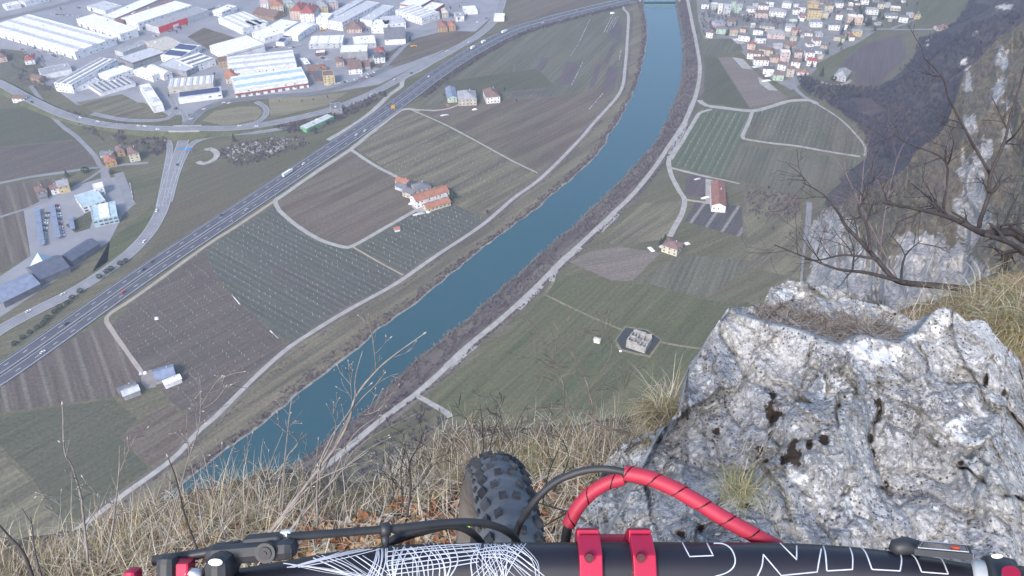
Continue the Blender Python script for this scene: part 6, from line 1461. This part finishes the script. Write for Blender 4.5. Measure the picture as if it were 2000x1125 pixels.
plant('bare_tree', 'dark bare tree leaning left from behind the rock saddle', 'tree', [([(2020,575),(1950,572),(1850,560),(1760,551),(1735,533),(1705,498),(1675,466),(1650,438),(1635,411),(1605,378),(1568,356)],0.0149,0.0023),([(1700,490),(1692,438),(1677,411),(1692,381),(1700,338),(1712,296)],0.0068,0.0018),([(1692,433),(1707,391)],0.0041,0.0016),
  ([(1770,553),(1695,533),(1637,526),(1575,503),(1512,478)],0.0081,0.0017),([(1712,506),(1650,498),(1600,508),(1570,506)],0.0054,0.0016),([(1760,548),(1768,500),(1800,470)],0.0054,0.0016),([(1665,528),(1668,490),(1655,450)],0.0041,0.0013)], 3.0, 3.2, M_stem2, 5, 80, ang=(0.5,1.1), bud=False)
plant('bare_tree', 'pale thin tree crown far behind the dark branches, over the vineyards', 'tree', [([(1760,560),(1720,480),(1680,400),(1640,320),(1600,290)],0.006,0.001),([(1720,480),(1735,380),(1760,290),(1800,240)],0.005,0.001),([(1680,400),(1690,300),(1712,230)],0.004,0.001),([(1640,520),(1600,460),(1560,430),(1540,410)],0.004,0.001),([(1740,520),(1790,420),(1850,380),(1880,330)],0.004,0.001),([(1700,440),(1650,330),(1655,270)],0.003,0.001)], 5.5, 6.0, mat('purple_brown_twigs', (0.20,0.155,0.155), (0.14,0.105,0.11), scale=10), 7, 90, ang=(0.4,1.0), bud=False)
# ================================================================== MOUNTAIN BIKE
rnd = random.Random(5)
M_blk = mat('satin_black_paint', (0.010,0.010,0.017), (0.013,0.013,0.021), scale=3, rough=0.46, spec=0.4, coat=0.1)
M_blk2 = mat('black_plastic', (0.018,0.020,0.026), (0.03,0.032,0.038), scale=60, rough=0.5, spec=0.5)
M_hose = mat('black_rubber_hose', (0.025,0.027,0.032), (0.035,0.037,0.042), scale=60, rough=0.55, spec=0.4)
M_red = mat('red_anodised_metal', (0.42,0.016,0.060), (0.37,0.013,0.05), scale=30, rough=0.42, spec=0.5, metal=0.3)
M_redp = mat('red_spiral_wrap', (0.38,0.028,0.058), (0.33,0.023,0.048), scale=50, rough=0.55, spec=0.4)
M_wht = mat('white_graphic_paint', (0.52,0.55,0.62), (0.40,0.43,0.5), scale=60, rough=0.5)
M_stk = mat('white_sticker', (0.75,0.75,0.73), (0.68,0.68,0.66), scale=60, rough=0.45)
M_sil = mat('silver_metal', (0.6,0.6,0.62), (0.5,0.5,0.52), scale=60, rough=0.3, metal=0.8)
M_gry = mat('pale_grey_strap', (0.42,0.46,0.50), (0.36,0.40,0.44), scale=60, rough=0.6)
M_orn = mat('orange_mark', (0.75,0.12,0.05), scale=60); M_yg = mat('neon_yellow_mark', (0.5,0.8,0.05), scale=60)
M_tr = mat('dusty_tyre_rubber', (0.17,0.175,0.185), (0.10,0.105,0.115), scale=25, rough=0.9)
M_knob = mat('tyre_knob_rubber', (0.028,0.03,0.034), (0.085,0.088,0.095), scale=45, rough=0.85)
M_side = mat('dusty_sidewall', (0.135,0.12,0.11), (0.075,0.068,0.065), scale=30, rough=0.9)
bike = empty('mountain_bike', (0.02, 0.36, -1.31)); tag(bike, 'black and red mountain bike at the cliff edge, seen over its handlebar', 'bicycle')
def put(b, name, m_, parent=None, smooth=False, bevel=0):
    pr = parent or bike; o = b.build(name, m_, pr, smooth, bevel)
    if pr is bike: o.matrix_parent_inverse = Matrix.Translation(-Vector(bike.location))
    return o
def smooth3(P, k=10):
    P = [Vector(p) for p in P]; out = []
    for i in range(len(P)-1):
        p0, p1, p2, p3 = P[max(i-1,0)], P[i], P[i+1], P[min(i+2,len(P)-1)]
        for j in range(k):
            t_ = j/k; out.append(0.5*((2*p1)+(p2-p0)*t_+(2*p0-5*p1+4*p2-p3)*t_*t_+(3*p1-p0-3*p2+p3)*t_**3))
    out.append(P[-1]); return out
BAR = [(140,1176,.482,.0111),(300,1166,.492,.0111),(450,1150,.505,.0115),(560,1138,.515,.0135),(650,1127,.523,.0155),(760,1118,.532,.0170),(900,1114,.538,.0175),(1200,1112,.540,.0175),(1500,1113,.540,.0175),(1650,1118,.535,.0168),(1780,1128,.527,.0150),(1880,1139,.518,.0128),(1980,1152,.508,.0113),(2120,1172,.495,.0111),(2300,1196,.480,.0111)]
bc = smooth3([at(x, y, d) for x, y, d, r_ in BAR], 8); br = []
for i in range(len(BAR)-1):
    for j in range(8): br.append(BAR[i][3] + (BAR[i+1][3]-BAR[i][3])*j/8)
br.append(BAR[-1][3])
b = MB(); b.tube(bc, br, 40); bar = put(b, 'handlebar', M_blk, smooth=True)
def bar_hit(px, py):
    r_ = ray(px, py).normalized(); best = None; t_ = 0.35
    while t_ < 0.85:
        p = r_*t_; m_ = 1e9
        for i in range(len(bc)-1):
            a, c = bc[i], bc[i+1]; ab = c-a; u = max(0, min(1, (p-a).dot(ab)/ab.length_squared)); dd = (p-a-ab*u).length - (br[i]+(br[i+1]-br[i])*u)
            if dd < m_: m_ = dd
        if m_ < 0.0001: return p
        t_ += max(m_*0.9, 0.00012)
    return None
def ink(b, pts, w_=0.00055, k=5):
    cur = []
    cp = crv(pts, k) if k > 1 else [Vector((x,y,0)) for x, y in pts]
    if k == 1:
        cp2 = []
        for a, c in zip(cp, cp[1:]):
            for j in range(5): cp2.append(a.lerp(c, j/5))
        cp = cp2 + [cp[-1]]
    for p in cp:
        h_ = bar_hit(p.x, p.y)
        if h_ is None:
            if len(cur) > 1: b.tube(cur, w_, 5)
            cur = []
        else: cur.append(h_ - h_.normalized()*0.0001)
    if len(cur) > 1: b.tube(cur, w_, 5)
# outline lettering on the bar, each stroke as it shows in the photo
b = MB()
ink(b, [(1333,1060),(1347,1087),(1393,1085),(1381,1061)], k=1, w_=0.00048)
ink(b, [(1394,1061),(1412,1062),(1428,1072),(1436,1092),(1432,1108),(1418,1119),(1396,1126)], w_=0.00048)
ink(b, [(1478,1128),(1488,1106),(1491,1083)], w_=0.00048); ink(b, [(1491,1083),(1526,1124),(1596,1117),(1606,1061)], k=1, w_=0.00048)
ink(b, [(1524,1061),(1556,1093),(1556,1059)], k=1, w_=0.00048)
ink(b, [(1606,1061),(1612,1080),(1615,1115)], w_=0.00048); ink(b, [(1615,1115),(1665,1112)], k=1, w_=0.00048); ink(b, [(1665,1112),(1665,1085),(1657,1063)], w_=0.00048)
ink(b, [(1674,1064),(1690,1078),(1703,1112)], w_=0.00048); ink(b, [(1703,1112),(1758,1115)], k=1, w_=0.00048); ink(b, [(1758,1115),(1761,1092),(1756,1075)], w_=0.00048)
ink(b, [(1772,1077),(1788,1090),(1800,1117)], w_=0.00048); ink(b, [(1800,1117),(1852,1121)], k=1, w_=0.00048); ink(b, [(1852,1121),(1840,1094),(1822,1083)], w_=0.00048)
put(b, 'lettering', M_wht, bar)
# criss-cross line pattern
b = MB()
def fan(x0, y0, x1, y1, dx0, dx1, n_, bend, w_=0.0006):
    for i in range(n_):
        f = i/max(1, n_-1); a = (x0+dx0*f+rnd.uniform(-3,3), y0); c = (x1+dx1*f+rnd.uniform(-3,3), y1); m_ = ((a[0]+c[0])/2+bend+rnd.uniform(-4,4), (a[1]+c[1])/2+rnd.uniform(-3,3)); ink(b, [a, m_, c], w_*0.45*rnd.uniform(.5,1.5), 4)
fan(680,1072,560,1108,60,20,7,0); fan(600,1085,700,1135,110,70,8,6); fan(555,1100,700,1128,0,40,5,0); fan(735,1066,715,1130,20,30,7,5,0.0007); fan(750,1064,762,1130,40,10,5,-6,0.0008)
fan(765,1062,800,1130,80,70,6,10,0.0007); fan(790,1062,770,1130,60,70,5,-6,0.0007); fan(760,1100,930,1074,0,0,1,0); fan(770,1075,940,1062,0,0,1,0)
for i in range(6): ink(b, [(755,1078+i*9),(850,1066+i*9),(935,1062+i*7)], 0.00035, 4)
fan(840,1062,868,1130,40,6,4,14,0.0007); fan(900,1064,960,1130,90,30,7,0); fan(935,1062,925,1130,30,60,6,-8,0.0007); fan(985,1062,915,1130,40,70,7,0); fan(945,1062,1010,1130,40,60,6,0); fan(1005,1064,1050,1130,14,4,3,12,0.0006)
for i in range(4): ink(b, [(925+i*6,1076+i*4),(990,1066+i*9),(1040,1092+i*12)], 0.0003, 4)
put(b, 'line_pattern', M_wht, bar)
# stem: rear body, two front clamps with bolt recesses
UP = Vector((0, sP, cP)); FW = Vector((0, cP, -sP)); RT_ = Vector((1,0,0))
def pxv(px, py, d): return at(px, py, d)
def ring(b, xc, wd, r_in, R_, a0, a1, k=8, shift=Vector((0,0,0))):
    """half ring section around the bar, in the plane square to it"""
    c = at(xc, 1112, .540) + shift; rows_ = []
    pr = [(R_, a0 + (a1-a0)*i/k) for i in range(k+1)] + [(r_in, a1 - (a1-a0)*i/k) for i in range(k+1)]
    n0 = len(b.v); K = len(pr)
    for s_ in (-1, 1):
        for R__, a in pr: b.v.append(tuple(c + RT_*(s_*wd/2) + UP*(R__*math.sin(a)) - FW*(R__*math.cos(a))))
    b.f.append(tuple(n0+i for i in range(K))); b.f.append(tuple(n0+K+i for i in reversed(range(K)))); b.m += [0,0]
    for i in range(K): b.f.append((n0+(i+1)%K, n0+i, n0+K+i, n0+K+(i+1)%K)); b.m.append(0)
stem = None
for xc in (1149, 1250):
    b = MB(); ring(b, xc, 0.0150, 0.0176, 0.0245, -1.5, 1.45, 4); o = put(b, 'stem_clamp', M_red, bevel=0.0008)
    g = MB(); c = at(xc+2, 1091, .515); nd = -c.normalized(); g.tube([c + FW*0.004, c + FW*0.0001], 0.0030, 12); s_ = put(g, 'bolt', mat('dark_red_bolt', (0.12,0.01,0.02), scale=80, rough=0.5), o); g = MB(); g.tube([c + FW*0.002, c - FW*0.0002], 0.0015, 6); put(g, 'hex_socket', M_hose, o)
    b = MB(); ring(b, xc, 0.0150, 0.0176, 0.0265, 1.52, 2.7, 3, FW*0.001); put(b, 'stem_arm', M_red, bevel=0.0008)
b = MB(); c = at(1200, 1112, .54); b.obox(c + FW*0.028 + UP*0.002, RT_*0.022, UP*0.012, FW*0.007); stem = put(b, 'stem', M_red, bevel=0.003)
b = MB(); b.tube([c + FW*0.03 - UP*0.0, c + Vector((-0.07,0.0,-0.09))], [0.02,0.022], 16); put(b, 'steerer_tube', M_blk, smooth=True)
# hoses
def hose(name, pts, rad, m_=M_hose, parent=None):
    P = smooth3([at(*p) for p in pts], 10); b = MB(); b.tube(P, rad, 14); return put(b, name, m_, parent, smooth=True), P
def wrap(name, pts, r0, parent, pitch=0.019, gap=0.93):
    P = smooth3([at(*p) for p in pts], 60); b = MB(); seg = 36; L = 0; up = Vector((0.13,0.21,0.97)); x = None; n0 = len(b.v); K = len(P); fr = []
    for i, p in enumerate(P):
        d = (P[min(i+1,K-1)]-P[max(i-1,0)]).normalized()
        if x is None: x = d.cross(up).normalized()
        x = (x - d*x.dot(d)).normalized(); y = d.cross(x); 
        if i: L += (P[i]-P[i-1]).length
        for j in range(seg):
            a = 2*math.pi*j/seg; f = (L/pitch + j/seg) % 1.0; fr.append(f); r_ = r0*(0.97 + 0.06*f); b.v.append(tuple(p + x*(r_*math.cos(a)) + y*(r_*math.sin(a))))
    for i in range(K-1):
        for j in range(seg):
            j2 = (j+1)%seg; ff = [fr[i*seg+j], fr[i*seg+j2], fr[(i+1)*seg+j], fr[(i+1)*seg+j2]]
            if max(ff) > gap or max(ff)-min(ff) > 0.5: continue
            b.f.append((i*seg+j, i*seg+j2, (i+1)*seg+j2, (i+1)*seg+j)); b.m.append(0)
    return put(b, name, M_redp, parent, smooth=True)
h1p = [(1003,1075,.60),(1012,1030,.60),(1040,985,.59),(1080,945,.585),(1130,922,.58),(1180,916,.575),(1228,924,.572),(1245,932,.571)]
h1, P1 = hose('brake_hose', h1p, 0.0026)
h1b, _ = hose('brake_hose', [(1222,931,.573),(1290,948,.568),(1350,978,.563),(1420,1021,.558),(1480,1054,.558),(1540,1090,.563)], 0.0032)
wrap('spiral_wrap', [(1219,924,.572),(1262,932,.569),(1310,951,.566),(1360,979,.563),(1410,1010,.560),(1460,1038,.558),(1500,1060,.558),(1540,1084,.56)], 0.0056, h1b, gap=0.982)
h2, _ = hose('brake_hose', [(1240,928,.58),(1205,938,.582),(1165,955,.585),(1132,985,.588),(1112,1020,.59),(1104,1060,.592),(1102,1090,.595)], 0.0036)
wrap('spiral_wrap', [(1218,934,.581),(1185,944,.583),(1152,965,.586),(1126,995,.588),(1110,1026,.590),(1104,1030,.5905)][:5], 0.0050, h2, 0.021, gap=0.982)
h3, _ = hose('shift_cable', [(560,1049,.505),(620,1044,.512),(700,1038,.525),(780,1031,.535),(860,1022,.55),(920,1020,.56),(965,1027,.57),(1000,1045,.58),(1020,1075,.59)], 0.0027)
h4, _ = hose('shift_cable', [(740,1085,.545),(770,1052,.55),(810,1038,.555),(850,1029,.56),(890,1028,.565),(920,1040,.57),(940,1060,.575),(950,1085,.58)], 0.0026)
h5, _ = hose('shift_cable', [(762,1062,.56),(800,1048,.565),(850,1034,.57),(900,1022,.575)], 0.0020)
b = MB(); c = at(752, 1034, .531); d_ = (at(760,1033,.532)-at(744,1035,.53)).normalized(); b.tube([c-d_*0.003, c+d_*0.003], 0.0046, 12); b.tube([c-UP*0.003, c-UP*0.012], [0.0032,0.0022], 8); put(b, 'cable_clip', M_blk2, smooth=True)
b = MB(); c = at(912, 1028, .57); b.obox(c, RT_*0.002, UP*0.0014, FW*0.002); put(b, 'cable_mark', M_yg)
# left brake lever assembly
def pbox(name, x0, y0, x1, y1, d, th, m_, parent=None, bev=0.002, tilt=0.0, dd=0.0):
    """block with two px corners on its near side; tilt in px of rise along its length"""
    A_, B_ = at(x0, (y0+y1)/2 + tilt/2, d), at(x1, (y0+y1)/2 - tilt/2, d+dd); ax = (B_-A_)/2; hh = abs(y1-y0)/FPX*d/2; c = (A_+B_)/2 + FW*(th/2); up = (UP - ax.normalized()*UP.dot(ax.normalized())).normalized()
    b = MB(); b.obox(c, ax, up*hh, ax.normalized().cross(up)*(th/2)); return put(b, name, m_, parent, bevel=bev)
lev = pbox('brake_lever_body', 392, 1066, 574, 1106, .492, .018, M_blk2, bev=0.006, tilt=15)
b = MB(); c = at(518, 1080, .4905); b.tube([c + FW*0.004, c - FW*0.0008], [0.0060,0.0062], 20); o = put(b, 'pivot_ring', M_blk2, lev); b = MB(); b.tube([c, c - FW*0.0016], [0.0043,0.0040], 16); put(b, 'pivot_cap', M_blk, lev); b = MB(); b.tube([c - FW*0.0014, c - FW*0.0022], 0.0015, 6); put(b, 'pivot_bolt', M_hose, lev)
pbox('reservoir', 470, 1050, 548, 1068, .498, .012, M_blk2, lev, bev=0.0025, tilt=7)
pbox('hose_ferrule', 545, 1039, 568, 1058, .5045, .006, M_stk, lev, bev=0.0012, tilt=2)
b = MB(); b.tube([at(300,1095,.50), at(350,1088,.50), at(400,1080,.50), at(470,1064,.502)], 0.0032, 10); put(b, 'lever_blade', M_blk2, lev, smooth=True)
clmp = pbox('lever_clamp', 393, 1092, 444, 1150, .478, .03, M_blk2, bev=0.006)
def disc(name, px, py, d, rx, ry, m_, parent):
    c = at(px, py, d); b = MB(); k = 24; n0 = 0
    for s_ in (0, 1): b.v += [tuple(c - FW*(0.0004*s_) + RT_*(rx*math.cos(6.2832*i/k)) + UP*(ry*math.sin(6.2832*i/k))) for i in range(k)]
    b.f.append(tuple(range(k))); b.f.append(tuple(k+i for i in reversed(range(k)))); b.m += [0,0]
    for i in range(k): b.f.append(((i+1)%k, i, k+i, k+(i+1)%k)); b.m.append(0)
    return put(b, name, m_, parent)
disc('clamp_sticker', 421, 1098, .4775, 0.0042, 0.0021, M_stk, clmp)
grp = pbox('grip_end', 300, 1090, 338, 1160, .482, .012, M_blk2, bev=0.004)
pbox('reach_knob', 335, 1101, 368, 1150, .486, .012, M_red, lev, bev=0.0015)
b = MB(); b.tube([at(366,1118,.49), at(378,1119,.49), at(396,1121,.49)], [0.0042,0.003,0.004], 12); put(b, 'adjuster_rod', M_sil, lev, smooth=True)
pbox('lock_ring', 236, 1117, 264, 1160, .478, .012, M_red, bev=0.003)
pbox('grip', 130, 1142, 236, 1190, .478, .02, M_blk2, bev=0.008)
# right side: display unit, strap, clamp
b = MB(); A_ = [at(1786,1072,.500), at(1900,1082,.495), at(1893,1066,.520), at(1797,1057,.525)]; th = UP*-0.004
b.quad(A_[0],A_[1],A_[2],A_[3]); b.quad(A_[0]+th,A_[3]+th,A_[2]+th,A_[1]+th)
for i in range(4): b.quad(A_[i], A_[i]+th, A_[(i+1)%4]+th, A_[(i+1)%4])
disp = put(b, 'bike_computer', M_blk2, bevel=0.0012)
b = MB(); c = (A_[0]+A_[1]+A_[2]+A_[3])/4; P_ = [c + (p-c)*0.86 + UP*0.0006 for p in A_]; b.tube(P_+[P_[0]], 0.0004, 5); put(b, 'screen_edge', M_sil, disp)
b = MB(); P_ = [c + (p-c)*0.82 + UP*0.0004 for p in A_]; b.quad(*P_); put(b, 'screen', mat('dark_screen_glass', (0.015,0.018,0.035), (0.02,0.024,0.04), scale=5, rough=0.12, spec=0.6), disp)
b = MB(); e = at(1866,1071,.505); b.tube([e-UP*0.0002+RT_*0.0, e+UP*0.0012], [0.0028,0.0024], 12); put(b, 'screen_mark', M_orn, disp)
b = MB(); b.tube([at(1745,1080,.53), at(1752,1070,.53), at(1772,1066,.53), at(1792,1070,.53)], [0.004,0.006,0.006,0.005], 16); put(b, 'sensor_housing', M_blk2, smooth=True)
def collar(name, px, wd, k, m_, bev=0.0012, dR=0.0):
    i = min(range(len(bc)), key=lambda q: abs(px_of(bc[q])[0]-px)); d = (bc[i+1]-bc[i-1]).normalized(); b = MB(); r_ = br[i] + k; b.tube([bc[i]-d*wd/2, bc[i]-d*wd*0.3, bc[i]+d*wd*0.3, bc[i]+d*wd/2], [r_*0.96, r_, r_, r_*0.96], 40); return put(b, name, m_, smooth=True)
collar('strap', 1914, 0.0115, 0.0035, M_gry)
cl_ = collar('lever_clamp', 1952, 0.017, 0.0075, M_blk2); disc('clamp_sticker', 1947, 1086, .4935, 0.0036, 0.0014, M_stk, cl_)
b = MB(); b.tube([at(1975,1118,.48), at(1975,1140,.485)], 0.005, 12); put(b, 'reach_knob', M_red)
collar('grip_collar', 2030, 0.03, 0.004, M_blk2)
# front wheel
Wc = Vector((-0.023, 0.362, -0.952)); yaw = R(4); hd = Vector((-math.sin(yaw), math.cos(yaw), 0)); axl = Vector((math.cos(yaw), math.sin(yaw), 0)) ; axl = (axl + Vector((0,0,-0.09))).normalized(); hd = Vector((0,0,1)).cross(axl).normalized()*1.0; upw = axl.cross(hd).normalized()
RM, rm = 0.325, 0.0315
def wp(a, ph, extra=0.0, lat=0.0):
    """a: angle round the wheel, ph: angle round the tyre section (0 = tread crown)"""
    rad = hd*math.cos(a) + upw*math.sin(a); rr_m = rm + extra
    return Wc + rad*(RM + rr_m*math.cos(ph)) + axl*(rr_m*math.sin(ph)*1.0)
wheel = empty('front_wheel', (0,0,0)); wheel.parent = bike; wheel.matrix_parent_inverse = Matrix.Translation(-Vector(bike.location)); wheel.location = Wc
def putw(b, name, m_, smooth=False, parent=None, bevel=0):
    b.v = [(v[0]-Wc.x, v[1]-Wc.y, v[2]-Wc.z) for v in b.v]; o = b.build(name, m_, parent or wheel, smooth, bevel); return o
b = MB(); NA, NP = 200, 28; rows = []
for i in range(NA+1): rows.append([wp(2*math.pi*i/NA, math.pi*1.12*(2*j/NP-1)*0.75) for j in range(NP+1)])
b.grid(rows)
for fi in range(len(b.f)):
    j = fi % NP
    if j < NP*0.22 or j >= NP*0.78: b.m[fi] = 1
tyre = putw(b, 'tyre', [M_tr, M_side], True)
# knobs are the tread pattern of the tyre mesh: one mesh of blocks
b = MB(); NK = 84
def knob(a, ph, la, lp, hgt, mi=0, sk=0.0):
    n0 = len(b.v)
    for e, sc_ in ((-0.001, 1.0), (hgt, 0.86)):
        for s1, s2 in ((-1,-1),(1,-1),(1,1),(-1,1)): b.v.append(tuple(wp(a + s1*la*sc_ + s2*sk, ph + s2*lp*sc_, e)))
    for f in ((0,1,5,4),(1,2,6,5),(2,3,7,6),(3,0,4,7),(4,5,6,7)): b.f.append(tuple(n0+q for q in f)); b.m.append(mi)
for i in range(NK):
    a = 2*math.pi*i/NK
    if i % 2 == 0:
        for s_ in (-1, 1): knob(a, s_*0.20, 0.0108, 0.115, 0.0046)
    else:
        for s_ in (-1, 1): knob(a, s_*0.40, 0.0110, 0.11, 0.0046, 0, 0.004*s_)
    for s_ in (-1, 1): knob(a + 0.01, s_*(0.80 if i % 2 else 0.74), 0.0130, 0.13, 0.0056, 0, 0.005*s_); knob(a, s_*1.13, 0.014, 0.07, 0.0022)
putw(b, 'tread_knobs', M_knob, False, tyre)
b = MB(); rows = []
for i in range(121):
    a = 2*math.pi*i/120; rad = hd*math.cos(a) + upw*math.sin(a); rows.append([Wc + rad*rr0 + axl*l0 for rr0, l0 in ((0.302,-0.0155),(0.285,-0.0155),(0.272,-0.007),(0.272,0.007),(0.285,0.0155),(0.302,0.0155))])
b.grid(rows); putw(b, 'rim', M_blk2, True)
b = MB(); b.tube([Wc - axl*0.05, Wc - axl*0.03, Wc + axl*0.03, Wc + axl*0.05], [0.012,0.022,0.022,0.012], 18); hub = putw(b, 'hub', M_blk2, True)
for i in range(16):
    a = 2*math.pi*i/16; s_ = 1 if i % 2 else -1; rad = hd*math.cos(a) + upw*math.sin(a); rad2 = hd*math.cos(a+0.9) + upw*math.sin(a+0.9); b = MB(); b.tube([Wc + rad2*0.022 + axl*(0.026*s_), Wc + rad*0.274], 0.001, 5); putw(b, 'spoke', M_blk2)
for s_ in (-1, 1):
    b = MB(); top = Wc + axl*(0.062*s_) + Vector((0.03, 0.02, 0.0)) + upw*0.22 ; b.tube([Wc + axl*(0.062*s_), Wc + axl*(0.062*s_) + upw*0.2 - hd*0.09, Wc + axl*(0.062*s_) + upw*0.33 - hd*0.13], [0.014,0.02,0.017], 14); b.v = [tuple(v) for v in b.v]; put(b, 'fork_leg', M_blk, smooth=True)
b = MB(); cc_ = Wc + upw*0.335 - hd*0.132; b.tube([cc_ - axl*0.07, cc_ + axl*0.07], 0.018, 14); put(b, 'fork_crown', M_blk, smooth=True)
